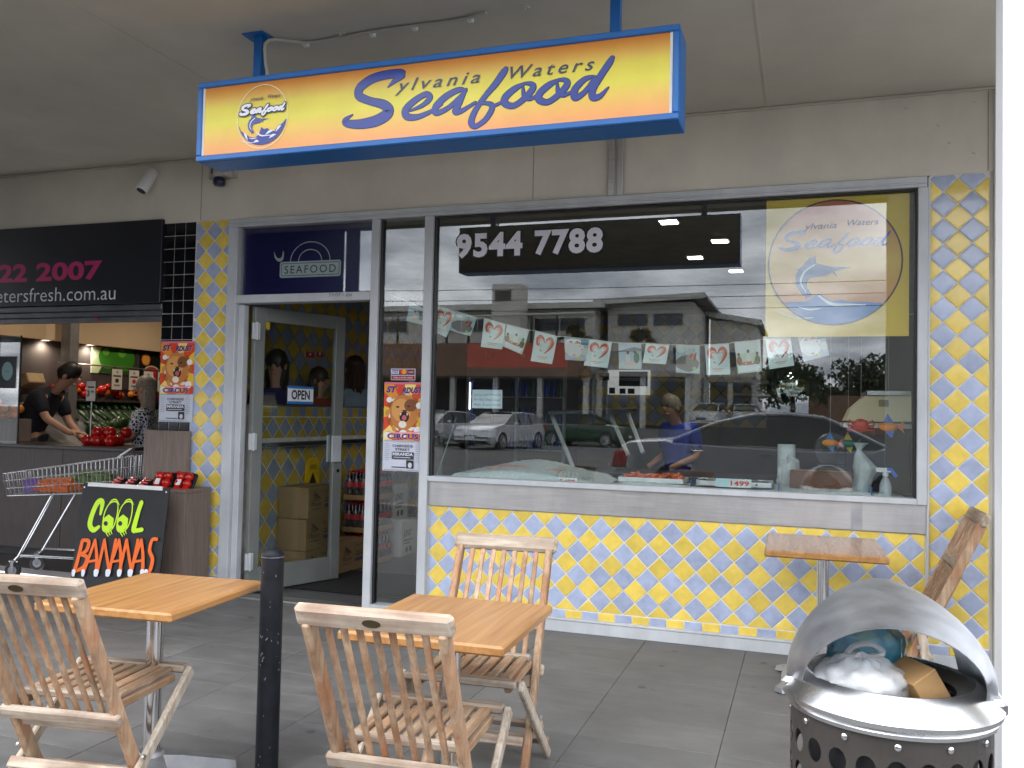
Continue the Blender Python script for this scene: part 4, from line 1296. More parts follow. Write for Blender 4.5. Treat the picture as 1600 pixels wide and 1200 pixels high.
g.tube([Vector(q) for q in catmull(lp, 4)], 0.007, 6); obj('handle_loop', g, film_mat('white_film', (0, 0, 0)), wb, True)
bb = thing('plastic_bag', 'crumpled turquoise plastic bag behind the white one in the bin', 'plastic bag')
g = crumple((1.495, -3.075, 0.815), 0.085, 0.055, 0.095, seed=12, amp=.35); obj('bag_body', g, film_mat('turquoise_film', srgb(96, 186, 214), .68), bb, 75)
cb_ = thing('cardboard_carton', 'small brown carton jammed upright in the bin mouth', 'carton')
g = MB()
rt = Matrix.Rotation(rad(28), 3, 'Z') @ Matrix.Rotation(rad(-32), 3, 'Y')
g.obox((1.612, -3.175, 0.748), rt @ Vector((.032, 0, 0)), rt @ Vector((0, .055, 0)), rt @ Vector((0, 0, .075)), .002)
obj('carton_walls', g, CARD, cb_)
# ------------------------------------------------------------------ people
def skin_mesh(nodes, edges, root=0, sub=1):
    me = bpy.data.meshes.new('skin')
    me.from_pydata([n[0] for n in nodes], edges, [])
    o = bpy.data.objects.new('skin', me); COL.objects.link(o)
    o.modifiers.new('skin', 'SKIN')
    if not me.skin_vertices: 
        bpy.context.view_layer.objects.active = o
    sv_ = me.skin_vertices[0].data
    for i, n in enumerate(nodes):
        r = n[1]; sv_[i].radius = (r, r) if not isinstance(r, tuple) else r
        sv_[i].use_root = (i == root)
    s = o.modifiers.new('sub', 'SUBSURF'); s.levels = sub; s.render_levels = sub
    dg = bpy.context.evaluated_depsgraph_get()
    out = bpy.data.meshes.new_from_object(o.evaluated_get(dg))
    bpy.data.objects.remove(o); bpy.data.meshes.remove(me)
    out.polygons.foreach_set('use_smooth', [True] * len(out.polygons))
    return out


SKIN = mat('skin', srgb(196, 146, 118), .55, 0, .06, 9)
def person(label, loc, rotz, J, shirt, trousers, hair, long_hair=False, group=None, sleeve=0.45, scale=1.0, fingers=True):
    """J: joint positions in metres, facing local +Y"""
    t = thing('person', label, 'person', loc, rotz, group)
    V = {k: Vector(v) * scale for k, v in J.items()}
    V['nb'] = V['chest'] * .28 + V['neck'] * .72
    names = ['pelvis', 'belly', 'chest', 'nb', 'neck', 'chin', 'head', 'crown', 'sh_l', 'el_l', 'wr_l', 'ha_l', 'sh_r', 'el_r', 'wr_r', 'ha_r', 'hip_l', 'kn_l', 'an_l', 'to_l', 'hip_r', 'kn_r', 'an_r', 'to_r']
    rd_ = dict(pelvis=(.140, .10), belly=(.118, .085), chest=(.118, .082), nb=.056, neck=.050, chin=.062, head=(.078, .098), crown=(.062, .078), sh=.052, el=.043, wr=.030, ha=(.036, .018), hip=.085, kn=.057, an=.04, to=.038)
    nd, ed, ix = [], [], {}
    for n in names:
        ix[n] = len(nd); r = rd_[n.split('_')[0]]
        nd.append((V[n], tuple(q * scale for q in r) if isinstance(r, tuple) else r * scale))
    for a, b in (('pelvis', 'belly'), ('belly', 'chest'), ('chest', 'nb'), ('nb', 'neck'), ('neck', 'chin'), ('chin', 'head'), ('head', 'crown')): ed.append((ix[a], ix[b]))
    for s in 'lr':
        for a, b in (('chest', 'sh_'), ('sh_', 'el_'), ('el_', 'wr_'), ('wr_', 'ha_')):
            ed.append((ix[a + s] if a.endswith('_') else ix[a], ix[b + s]))
        for a, b in (('pelvis', 'hip_'), ('hip_', 'kn_'), ('kn_', 'an_'), ('an_', 'to_')):
            ed.append((ix[a + s] if a.endswith('_') else ix[a], ix[b + s]))
        if fingers:
            d = (V['ha_' + s] - V['wr_' + s]).normalized(); sd_ = d.cross(Vector((0, 0, 1)))
            sd_ = sd_.normalized() if sd_.length > .1 else Vector((1, 0, 0)); dn = Vector((0, 0, -1))
            for k, (off, ln) in enumerate(((-.030, .062), (-.010, .075), (.010, .078), (.029, .066), (.048, .035))):
                a = V['ha_' + s] + (d * (.035 if k < 4 else -.01) + sd_ * off * (1 if s == 'r' else -1)) * scale
                b = a + (d * ln * .55 + dn * .008 + (sd_ * .02 * (1 if s == 'r' else -1) if k == 4 else Vector())) * scale
                c = b + (d * ln * .45 + dn * .03) * scale
                i0 = len(nd); nd += [(a, .0105 * scale), (b, .0095 * scale), (c, .008 * scale)]
                ed += [(ix['ha_' + s], i0), (i0, i0 + 1), (i0 + 1, i0 + 2)]
    me = skin_mesh(nd, ed, 0, 1)
    up = (V['crown'] - V['chin']).normalized(); fw_ = V['face'].normalized(); sd_ = fw_.cross(up).normalized(); hc = V['head']
    k = MB(); k.v = [tuple(v.co) for v in me.vertices]; k.f = [list(p.vertices) for p in me.polygons]; k.mi = [0] * len(k.f)
    rt = Matrix((sd_, fw_, up)).transposed()
    k.ellipsoid(hc + fw_ * .098 * scale - up * .02 * scale, .013 * scale, .022 * scale, .026 * scale, 8, 6, rt)         # nose
    for s in (-1, 1): k.ellipsoid(hc + sd_ * s * .080 * scale - up * .01 * scale, .012 * scale, .022 * scale, .032 * scale, 8, 6, rt)   # ears
    k.ellipsoid(hc + fw_ * .078 * scale - up * .068 * scale, .030 * scale, .018 * scale, .010 * scale, 8, 5, rt)         # lips
    body = obj('body', k, SKIN, t, 180)
    for s in (-1, 1):
        b = MB(); b.ellipsoid(hc + fw_ * .089 * scale + sd_ * s * .033 * scale + up * .012 * scale, .013 * scale, .009 * scale, .007 * scale, 8, 5, rt); obj('eye', b, mat('eye', (.05, .04, .035), .2), body, True)
    # clothes follow the same skeleton, a little fuller
    g = 1.13
    sh = [V['pelvis'] + Vector((0, 0, -.05)) * scale, V['belly'], V['chest'], V['chest'] * .2 + V['neck'] * .8]
    snd = [(sh[0], (.172 * scale, .128 * scale)), (sh[1], (.152 * scale, .117 * scale)), (sh[2], (.172 * scale, .122 * scale)), (sh[3], .078 * scale)]
    sed = [(0, 1), (1, 2), (2, 3)]
    for s in 'lr':
        i0 = len(snd)
        e = V['sh_' + s] + (V['el_' + s] - V['sh_' + s]) * min(1, sleeve * 2)
        snd += [(V['sh_' + s], .076 * scale), (e, .062 * scale)]; sed += [(2, i0), (i0, i0 + 1)]
    obj('shirt', skin_mesh(snd, sed, 1, 1), shirt, t)
    tnd = [(V['pelvis'] + Vector((0, 0, .02)), (.165 * scale, .122 * scale))]; ted = []
    for s in 'lr':
        i0 = len(tnd); tnd += [(V['hip_' + s], .098 * scale), (V['kn_' + s], .072 * scale), (V['an_' + s], .06 * scale)]
        ted += [(0, i0), (i0, i0 + 1), (i0 + 1, i0 + 2)]
    obj('trousers', skin_mesh(tnd, ted, 0, 1), trousers, t)
    for s in 'lr':
        b = MB(); p = (V['an_' + s] + V['to_' + s]) / 2; b.ellipsoid((p.x, p.y, .045), .05, .135, .045, 10, 6); obj('shoe', b, BLACKPL, t, True)
    b = MB()
    b.ellipsoid(hc + up * .035 * scale - fw_ * .022 * scale, .094 * scale, .105 * scale, .105 * scale, 16, 12, rt, .03)
    if long_hair:
        b.ellipsoid(hc - up * .07 * scale - fw_ * .045 * scale, .098 * scale, .075 * scale, .17 * scale, 18, 14, rt, .05)
        for q in range(16): a_ = PI * (.1 + .8 * q / 15); p_ = hc + (sd_ * math.cos(a_) * .085 - fw_ * (math.sin(a_) * .085 + .02)) * scale; b.tube([p_ + up * .04 * scale, p_ * 1.0 - up * .10 * scale, p_ - up * random.uniform(.19, .26) * scale], [.022 * scale, .02 * scale, .006 * scale], 6)
    obj('hair', b, hair, t, True)
    return t


def pose(**kw):
    J = dict(pelvis=(0, 0, .95), belly=(0, 0, 1.10), chest=(0, 0, 1.30), neck=(0, .005, 1.46), chin=(0, .02, 1.54), head=(0, .03, 1.63), crown=(0, .02, 1.70),
             sh_l=(-.17, 0, 1.39), el_l=(-.21, -.03, 1.12), wr_l=(-.20, .08, .90), ha_l=(-.19, .10, .83), sh_r=(.17, 0, 1.39), el_r=(.21, -.03, 1.12), wr_r=(.20, .08, .90), ha_r=(.19, .10, .83),
             hip_l=(-.09, 0, .88), kn_l=(-.10, .03, .50), an_l=(-.10, 0, .09), to_l=(-.11, .14, .05), hip_r=(.09, 0, .88), kn_r=(.10, .03, .50), an_r=(.10, 0, .09), to_r=(.11, .14, .05), face=(0, 1, 0))
    J.update(kw); return J
HAIRD = mat('dark_hair', (0.012, 0.009, 0.008), .5, 0, .3, 60)
HAIRB = mat('brown_hair', srgb(66, 44, 32), .5, 0, .3, 60)
HAIRG = mat('grey_blond_hair', srgb(150, 136, 118), .5, 0, .25, 60)
NAVYSH = mat('navy_speckled_shirt', (0.012, 0.013, 0.022), .85, 0, .5, 90)
FLORAL = mat('black_white_floral_shirt', (0.25, 0.25, 0.28), .85, 0, .0, 1)
_t = FLORAL.node_tree
_v = _t.nodes.new('ShaderNodeTexVoronoi'); _v.inputs['Scale'].default_value = 34; _v.feature = 'DISTANCE_TO_EDGE'
_c = _t.nodes.new('ShaderNodeTexCoord'); _t.links.new(_c.outputs['Object'], _v.inputs['Vector'])
_r = _t.nodes.new('ShaderNodeValToRGB'); _r.color_ramp.elements[0].position = .08; _r.color_ramp.elements[0].color = (.6, .62, .66, 1); _r.color_ramp.elements[1].position = .16; _r.color_ramp.elements[1].color = (.015, .015, .02, 1)
_t.links.new(_v.outputs['Distance'], _r.inputs['Fac']); _t.links.new(_r.outputs['Color'], _t.nodes['Principled BSDF'].inputs['Base Color'])
DARKTR = mat('dark_trousers', (.02, .021, .026), .85, 0, .2, 20)
REDSH = mat('red_shirt', srgb(150, 50, 40), .8); BLUESH = mat('royal_blue_shirt', srgb(36, 62, 170), .8, 0, .1, 8); GREYSH = mat('grey_blue_shirt', srgb(130, 146, 158), .8, 0, .08, 8)

# ------------------------------------------------------------------ greengrocer next door
fs_ = thing('fruit_shop', 'black fronted greengrocer shop with raised roller shutter and open counter', 'shop')
g = MB(); g.box(-9.0, -3.279, -0.03, 0.15, 2.148, 2.785, 0.003)
bnd = obj('sign_board', g, mat('black_sign_panel', (0.010, 0.011, 0.016), .35, 0, .15, 2), fs_)
A = Art(.0004)
MAG = srgb(190, 44, 104)
q0, q1 = at(-3, 441, -.031), at(159, 434, -.031); z = (q0.z + q1.z) / 2
A.text('22', q0.x, z, .135, MAG, w=at(42, 438, -.031).x - q0.x, bold=.035); xx = at(56, 438, -.031).x
A.text('2007', xx, z, .135, MAG, w=q1.x - xx, bold=.035)
q0, q1 = at(-6, 473, -.031), at(180, 468, -.031)
A.text('etersfresh.com.au', q0.x, (q0.z + q1.z) / 2, .112, srgb(225, 226, 232), w=q1.x - q0.x, bold=-.006)
A.build('lettering', PRINT, bnd, ((0, -.0305, 0), *FRONT))
g = MB(); g.box(-9, -3.30, 0.15, 0.24, 2.1, HZ + .25)
g.box(-9, -3.30, 0.0, 0.15, 2.786, HZ + .25); obj('bulkhead_wall', g, PLASTER, fs_)
SHUT = mat('galvanised_shutter', srgb(104, 106, 108), .45, .6, .12, 6, rvar=.1)
for k, (z0, z1, y0) in enumerate(((2.098, 2.146, .0), (2.052, 2.097, .012), (2.012, 2.051, .004))):
    g = MB(); g.box(-9, -3.285, y0, y0 + .06, z0, z1, .006); obj('shutter_slat', g, SHUT, fs_)
g = MB(); g.tube([(-3.9, -.005, 2.06), (-3.9, -.01, 2.03), (-3.885, -.012, 2.015)], .006, 6); obj('red_tie', g, mat('red_cord', srgb(180, 50, 50), .7), fs_)
# interior shell: left side wall with bulkhead, floor, rear
DK = mat('charcoal_wall', srgb(74, 66, 64), .8, 0, .08, 1.5)
CREAM = mat('cream_ceiling_paint', srgb(214, 186, 150), .8, 0, .03, 1)
g = MB(); g.box(-9.0, -3.30, .24, 7.0, -.05, -.004); obj('shop_floor', g, mat('dull_shop_floor', srgb(90, 84, 80), .5, 0, .1, 3), fs_)
g = MB(); g.box(-6.7, -6.55, .24, 7.0, -.004, 2.06); obj('side_wall', g, DK, fs_)
g = MB(); g.box(-6.7, -3.30, 6.9, 7.0, -.004, 3.0); obj('rear_wall', g, DK, fs_)
g = MB(); g.box(-6.7, -6.45, .24, 6.9, 2.061, 3.0); obj('side_bulkhead', g, CREAM, fs_)
g = MB(); g.box(-9.0, -3.30, .24, 7.0, 3.0, 3.08); obj('shop_ceiling', g, CREAM, fs_)
g = MB(); g.box(-3.38, -3.30, .24, 7.0, -.004, 3.0); obj('party_wall', g, DK, fs_)
def downlight(x, y, z, par, power=12, r=.045, col=(1, .86, .68), spot=True):
    b = MB(); b.lathe([(r + .018, 0), (r + .018, -.006), (r, -.006), (r - .004, .0)], 20, (x, y, z)); rg = obj('downlight', b, WHITEPL, par, True)
    b = MB(); b.lathe([(r - .003, -.002), (0, -.002)], 20, (x, y, z)); obj('lamp', b, mat('lamp_glow', (1, .95, .85), .5, emit=(1, .88, .7), estr=9), rg)
    l = bpy.data.lights.new('downlight_beam', 'SPOT'); l.energy = power; l.color = col; l.spot_size = rad(165); l.spot_blend = .6; l.shadow_soft_size = .05
    o = bpy.data.objects.new('downlight_beam', l); COL.objects.link(o); o.location = (x, y, z - .02); o.parent = rg
    return rg
for (x, y) in ((-6.42, 1.95), (-6.42, 2.95)):
    b = MB(); b.lathe([(.05, 0), (.05, -.008), (.034, -.008), (.03, 0)], 18, (x + .0, y, 2.0605)); 
downs = thing('ceiling_downlight', 'round white downlight lit in the greengrocer bulkhead, left of the grey column', 'downlight', group='greengrocer downlights')
downlight(-6.50, 1.93, 2.0605, downs, 6)
downs = thing('ceiling_downlight', 'round white downlight lit in the greengrocer bulkhead, right of the grey column', 'downlight', group='greengrocer downlights')
downlight(-6.50, 2.55, 2.0605, downs, 6)
for i_, (x, y) in enumerate(((-5.2, 1.5), (-5.2, 3.2))):  # two extra lamps added to light the cream bulkhead face
    downs = thing('ceiling_downlight', ('nearer' if i_ == 0 else 'further') + ' added ceiling lamp that lights the cream greengrocer bulkhead', 'downlight', group='greengrocer downlights')
    downlight(x, y, 2.998, downs, 26)
g = MB(); q = at(107, 600, 2.0); g.box(q.x - .065, q.x + .065, 1.94, 2.06, -.004, 3.0, .004)
cl = thing('steel_column', 'slim grey steel column inside the greengrocer shop', 'column'); obj('shaft', g, mat('grey_column_paint', srgb(120, 116, 116), .5), cl)

# black tiled pillar between the shops
bp_ = thing('black_tiled_pillar', 'pillar of square black tiles with white grout between the two shops', 'pillar')
g = MB(); g.box(-3.278, -2.986, .0006, .239, -.02, ZT + .011); core = obj('core', g, GROUT, bp_)
me, _, _ = tile_mesh([(-.0465, -.0475), (.0465, -.0475), (.0465, .0475), (-.0465, .0475)], .002, .004); me.materials.append(KTILE)
me2, _, _ = tile_mesh([(-.0375, -.0475), (.0375, -.0475), (.0375, .0475), (-.0375, .0475)], .002, .004); me2.materials.append(KTILE)
zz = ZT + .009 - .05
while zz > .02:
    for x in (-3.230, -3.133, -3.036):
        o = bpy.data.objects.new('tile', me); COL.objects.link(o); o.parent = core; o.location = (x, .0006, zz)
        o.rotation_euler = (rad(random.uniform(-.3, .3)), 0, rad(random.uniform(-.3, .3)))
    zz -= .0985

# counter and displays
ct = thing('shop_counter', 'long dark wood-grain counter front across the greengrocer opening', 'counter')
for k in range(4):
    g = MB(); g.box(-6.4 + k * .78, -6.4 + k * .78 + .775, .63, .66, .08, .97, .002); obj('front_panel', g, WOODLAMD, ct)
g = MB(); g.box(-6.45, -3.40, .60, 1.15, .97, 1.0, .004); obj('counter_top', g, mat('dark_stone_top', srgb(50, 46, 46), .3), ct)
g = MB(); g.box(-6.4, -3.40, .68, 1.1, 0, .08); obj('kick_board', g, BLACKPL, ct)
st_ = thing('display_stand', 'wood-grain produce stand with tall back panel beside the tiled pillar', 'display stand')
g = MB(); g.box(-3.36, -2.955, -.05, -.022, .0, 1.185, .002); obj('back_panel', g, WOODLAM, st_)
g = MB(); g.box(-3.14, -2.735, -.33, -.055, .76, .785, .002); obj('shelf', g, WOODLAM, st_)
g = MB(); g.box(-3.14, -2.735, -.33, -.305, 0, .759, .002); obj('front_panel', g, WOODLAM, st_)
g = MB(); g.box(-2.76, -2.736, -.304, -.055, 0, .759, .002); obj('end_panel', g, WOODLAM, st_)
g = MB(); g.box(-3.62, -3.145, -.30, -.055, .66, .70, .002); obj('side_shelf', g, WOODLAMD, st_)
g = MB(); g.box(-3.62, -3.145, -.28, -.26, 0, .66, .002); obj('side_front', g, WOODLAMD, st_)

TOM = mat('tomato_skin', srgb(196, 34, 24), .18, 0, .12, 14, rnd=.1)
PEP = mat('red_capsicum', srgb(178, 22, 20), .2, 0, .12, 10)
GRN = mat('cucumber_green', srgb(40, 74, 30), .35, 0, .2, 14, rnd=.15)
ORG = mat('orange_peel', srgb(236, 140, 30), .4, 0, .08, 40, rnd=.1)
WRAP = film_mat('clear_wrap', (.9, .9, .92), .12, .1)
BLKTRAY = mat('black_tray', (.015, .015, .016), .35)
tom = MB(); tom.ellipsoid((0, 0, 0), .033, .033, .028, 14, 9); tome = tom.mesh('tomato'); tome.materials.append(TOM); smooth_mesh(tome, 180)
def punnet(label, x, y, z, rz, lab=True):
    t = thing('tomato_punnet', label, 'punnet', (x, y, z), rz, 'tomato punnets on the stand')
    t.rotation_euler = (rad(62), 0, rz)
    b = MB(); b.box(-.078, .078, -.085, .085, 0, .008, .003)
    for (a, c, e, f) in ((-.078, -.072, -.085, .085), (.072, .078, -.085, .085), (-.078, .078, -.085, -.079), (-.078, .078, .079, .085)): b.box(a, c, e, f, .008, .03)
    obj('tray', b, BLKTRAY, t)
    for i in range(2):
        for j in range(3):
            o = bpy.data.objects.new('tomato', tome); COL.objects.link(o); o.parent = t
            o.location = (-.034 + .068 * i, -.052 + .053 * j, .032 + random.uniform(0, .004)); o.rotation_euler = (random.uniform(0, 1), random.uniform(0, 1), 0)
    if lab:
        b = MB(); b.box(-.038, -.002, -.022, .022, .0625, .064); obj('sticker', b, mat('white_sticker', (.8, .8, .8), .5), t)
    return t
punnet('punnet of six tomatoes with white sticker on the stand, left one', -3.015, -.215, .80, rad(6))
punnet('punnet of six tomatoes with white sticker on the stand, right one', -2.84, -.205, .80, rad(4))
punnet('punnet of dark tomatoes tucked between and behind the two front punnets', -2.925, -.13, .80, 0, False)
for k in range(3):
    t = thing('chilli_tray', ('first', 'second', 'third')[k] + ' sloping black tray of red chillies from the left, beside the trolley', 'tray', (-3.52 + .125 * k, -.19, .72), 0, 'trays of red chillies')
    t.rotation_euler = (rad(38), 0, rad(-14))
    b = MB(); b.box(-.055, .055, -.13, .13, 0, .01, .003); b.box(-.055, -.048, -.13, .13, .01, .035); b.box(.048, .055, -.13, .13, .01, .035); obj('tray', b, BLKTRAY, t)
    for j in range(9):
        b = MB(); y = -.10 + .026 * j
        b.tube([(-.04, y, .03), (-.01, y + .006, .042), (.02, y - .004, .04), (.042, y + .006, .03)], [.006, .013, .012, .004], 7); obj('chilli', b, PEP, t, True)

# produce along the left wall: sloping racks, cucumbers, capsicums, price cards and photo panels
rk = thing('produce_rack', 'sloping rack of green cucumbers along the greengrocer side wall', 'rack')
g = MB(); g.add([(-6.5, 1.0, 1.38), (-5.75, 1.0, .92), (-5.75, 5.2, .92), (-6.5, 5.2, 1.38), (-6.5, 1.0, 0), (-5.75, 1.0, 0), (-5.75, 5.2, 0), (-6.5, 5.2, 0)], [(0, 1, 2, 3), (0, 4, 5, 1), (1, 5, 6, 2), (2, 6, 7, 3)]); obj('rack_body', g, mat('grey_rack', srgb(110, 108, 108), .5), rk)
random.seed(3)
g0 = MB(); g0.tube([(-.11, 0, 0), (-.07, .004, .002), (0, .01, .003), (.07, .004, .002), (.11, 0, 0)], [.008, .023, .026, .023, .008], 9); cm = g0.mesh('cucumber'); cm.materials.append(GRN); smooth_mesh(cm, 180)
for i in range(15):
    for j in range(3):
        o = bpy.data.objects.new('cucumber', cm); COL.objects.link(o); o.parent = rk
        u = .12 + j * .27
        o.location = (-6.5 + .75 * u + random.uniform(-.02, .02), 2.1 + i * .105 + random.uniform(-.02, .02), 1.38 - .46 * u + .03 + random.uniform(0, .02)); o.rotation_euler = (random.uniform(-.3, .3), rad(31), random.uniform(-.35, .35))
g0 = MB(); g0.ellipsoid((0, 0, 0), .05, .05, .055, 12, 8, None, .1); cp = g0.mesh('capsicum'); cp.materials.append(PEP); smooth_mesh(cp, 180)
cr_ = thing('capsicum_heap', 'heap of red capsicums on the counter between the two people', 'vegetables')
q = at(168, 702, .92)
for i in range(18):
    o = bpy.data.objects.new('capsicum', cp); COL.objects.link(o); o.parent = cr_
    lv = 0 if i < 13 else 1
    o.location = (q.x + random.uniform(-.20, .20) * (1 - lv * .28), .92 + random.uniform(-.12, .14) * (1 - lv * .3), 1.045 + lv * .075); o.rotation_euler = (random.uniform(0, 6), random.uniform(0, 6), 0)
cr2_ = thing('capsicum_heap', 'large red capsicum heap behind the counter below the price cards', 'vegetables')
for i in range(34):
    o = bpy.data.objects.new('capsicum', cp); COL.objects.link(o); o.parent = cr2_
    o.location = (-5.25 + random.uniform(-.25, .25), 2.55 + random.uniform(-.3, .4), .94 + random.uniform(0, .22)); o.rotation_euler = (random.uniform(0, 6), random.uniform(0, 6), 0)
g = MB(); g.box(-5.62, -4.95, 2.15, 3.0, .0, .92, .01); obj('bin_box', g, WOODLAMD, cr2_)
oh = thing('orange_heap', 'small pile of oranges at the far left end of the counter', 'fruit')
g0 = MB(); g0.ellipsoid((0, 0, 0), .042, .042, .04, 12, 8); om = g0.mesh('orange'); om.materials.append(ORG); smooth_mesh(om, 180)
q = at(4, 648, 1.0)
for i in range(14):
    o = bpy.data.objects.new('orange', om); COL.objects.link(o); o.parent = oh
    lv = i // 6
    o.location = (q.x - .22 + (i % 6) * .078 * (1 - .05 * lv) + lv * .04, 1.0 + random.uniform(-.04, .04), 1.25 + lv * .062)
g = MB(); g.box(q.x - .35, q.x + .24, .90, 1.12, 1.0, 1.215, .004); obj('crate', g, WOODLAM, oh)
up_ = thing('produce_shelf', 'upper wall shelf crammed with red and orange produce behind the price cards', 'shelf')
g = MB(); g.box(-6.545, -6.33, 1.9, 4.6, 1.40, 1.425, .003); obj('shelf_board', g, WOODLAMD, up_)
random.seed(19)
for i in range(64):
    y = 2.0 + 2.5 * random.random(); o = bpy.data.objects.new('capsicum' if i % 3 else 'orange', cp if i % 3 else om); COL.objects.link(o); o.parent = up_
    o.location = (-6.44 + random.uniform(-.06, .08), y, 1.47 + random.uniform(0, .11)); o.rotation_euler = (random.uniform(0, 6), random.uniform(0, 6), 0); s_ = random.uniform(.75, 1.05); o.scale = (s_, s_, s_)
dk_ = thing('cabbage_heap', 'heap of dark green cabbages at the front of the sloping rack', 'vegetables')
g0 = MB(); g0.ellipsoid((0, 0, 0), .085, .085, .075, 16, 11, None, .07); cbm = g0.mesh('cabbage'); cbm.materials.append(GRN); smooth_mesh(cbm, 60)
for i in range(22):
    o = bpy.data.objects.new('cabbage', cbm); COL.objects.link(o); o.parent = dk_
    u = random.uniform(.62, .98); o.location = (-6.5 + .75 * u, 2.0 + .13 * i + random.uniform(-.03, .03), 1.38 - .46 * u + .07 + random.uniform(0, .05)); o.rotation_euler = (random.uniform(0, 6), random.uniform(0, 6), 0); s_ = random.uniform(.8, 1.15); o.scale = (s_, s_, s_)
# photo panels on the side wall
UW, VW, NW = (0, 1, 0), (0, 0, 1), (1, 0, 0)
def wall_panel(nm, label, y0, y1, z0, z1, draw):
    t = thing(nm, label, 'poster'); b = MB(); b.box(-6.549, -6.535, y0, y1, z0, z1); obj('panel', b, WHITEPL, t)
    A = Art(.0006); draw(A, y0, y1, z0, z1); A.build('print', PRINT, t, ((-6.534, 0, 0), UW, VW, NW))
def draw_apples(A, y0, y1, z0, z1):
    A.rect(y0, z0, y1, z1, srgb(60, 84, 44)); A.poly([(y0, z1), (y0 + .3, z1), (y0 + .1, z0), (y0, z0)], srgb(196, 214, 170))
    for cy_, r in ((y0 + .25, .15), (y0 + .5, .17)):
        A.ellipse(cy_, z0 + .2, r, r * .95, srgb(66, 140, 40)); A.ellipse(cy_ - .04, z0 + .26, r * .35, r * .3, srgb(120, 186, 70)); A.stroke([(cy_, z0 + .33, .01), (cy_ + .02, z0 + .4, .008)], srgb(60, 50, 20))
    A.rect(y0 + .68, z0, y1, z1, srgb(70, 60, 58))
def draw_melon(A, y0, y1, z0, z1):
    A.rect(y0, z0, y1, z1, srgb(34, 30, 26))
    for cy_, cz_, r in ((y0 + .12, z1 - .1, .075), (y0 + .42, z1 - .02, .07), (y0 + .6, z1 - .1, .06)): A.ellipse(cy_, cz_, r, r, srgb(232, 130, 40)); A.ellipse(cy_, cz_, r * .78, r * .78, srgb(246, 176, 80))
    A.ellipse(y0 + .22, z1 - .27, .15, .10, srgb(214, 220, 180)); A.ellipse(y0 + .22, z1 - .27, .13, .085, srgb(208, 52, 44))
    A.poly([(y0 + .15, z0), (y0 + .5, z0 + .2), (y1, z0 + .16), (y1, z0)], srgb(200, 60, 40)); A.poly([(y0 + .5, z0), (y0 + .62, z0 + .14), (y1, z0 + .08), (y1, z0)], srgb(120, 160, 60))
wall_panel('produce_poster', 'wall poster of two green apples high on the greengrocer side wall', 2.62, 3.36, 1.74, 2.05, draw_apples)
wall_panel('produce_poster', 'wall poster of cut red melon and oranges, right of the apple poster', 3.37, 4.3, 1.66, 2.05, draw_melon)
PC = [(2.76, srgb(60, 60, 40)), (3.03, srgb(200, 50, 40)), (3.27, srgb(50, 110, 40)), (3.51, srgb(230, 110, 40)), (3.75, srgb(180, 60, 50))]
for k, (y, c) in enumerate(PC):
    t = thing('price_card', ('first', 'second', 'third', 'fourth', 'fifth')[k] + ' white produce price card from the left in the hanging row', 'price card', group='hanging produce price cards')
    b = MB(); b.box(-6.30, -6.29, y - .09, y + .09, 1.54, 1.80, .002); obj('holder', b, BLKTRAY, t)
    A = Art(.0006); A.rect(y - .08, 1.55, y + .08, 1.79, srgb(226, 216, 204)); A.rect(y - .06, 1.70, y + .06, 1.718, (.03, .03, .03)); A.ellipse(y, 1.655, .03, .026, c); A.rect(y - .045, 1.59, y + .045, 1.61, (.25, .22, .2)); A.ellipse(y, 1.755, .018, .014, srgb(170, 150, 130), 14)
    A.build('print', PRINT, t, ((-6.2895, 0, 0), UW, VW, NW))
b = MB(); b.tube([(-6.30, 1.9, 1.815), (-6.30, 4.4, 1.815)], .008, 6); obj('card_rail', b, STEEL, rk)
q = at(142, 611, 1.2)
t = thing('price_card', 'larger white card priced three dollars beside the man', 'price card')
b = MB(); b.box(q.x - .06, q.x + .06, 1.2, 1.21, q.z - .10, q.z + .10, .002); obj('holder', b, BLKTRAY, t)
A = Art(.0006); A.rect(q.x - .055, q.z - .095, q.x + .055, q.z + .095, srgb(232, 222, 210)); A.rect(q.x - .035, q.z + .03, q.x + .04, q.z + .045, (.05, .05, .05)); A.text('3', q.x - .045, q.z - .05, .055, (.03, .03, .03), bold=.03); A.text('99', q.x, q.z - .02, .025, (.03, .03, .03), bold=.03)
A.build('print', PRINT, t, ((0, 1.1995, 0), *FRONT))
b = MB(); b.tube([(q.x, 1.215, 1.0), (q.x, 1.215, q.z)], .005, 6); obj('stem', b, STEEL, t)
# glass screen with round sticker at the far left of the counter
gs = thing('sneeze_screen', 'clear glass counter screen with pale oval sticker at far left', 'glass screen')
q0, q1 = at(-160, 600, .83), at(30, 600, .83)
g = MB(); g.box(q0.x, q1.x, .827, .833, 1.0, 2.0); obj('pane', g, GLASS, gs)
g = MB(); g.box(q1.x, q1.x + .012, .822, .838, 1.0, 2.0, .002); obj('edge_strip', g, BLACKPL, gs)
A = Art(.0006); c = at(12, 580, .83)
A.rect(c.x - .17, c.z - .16, c.x + .11, c.z + .14, srgb(26, 40, 42)); A.ellipse(c.x, c.z, .068, .088, srgb(140, 178, 178)); A.text('taste', c.x, c.z - .01, .02, srgb(90, 120, 120), align='c')
A.build('sticker', PRINT, gs, ((0, .8265, 0), *FRONT))
def leaflet_box(x, y, z): pass
wb_ = thing('wooden_crate', 'pale open timber crate tilted on the shelf left of the man', 'crate')
q = at(42, 598, 1.5)
rt = Matrix.Rotation(rad(-24), 3, 'Y')
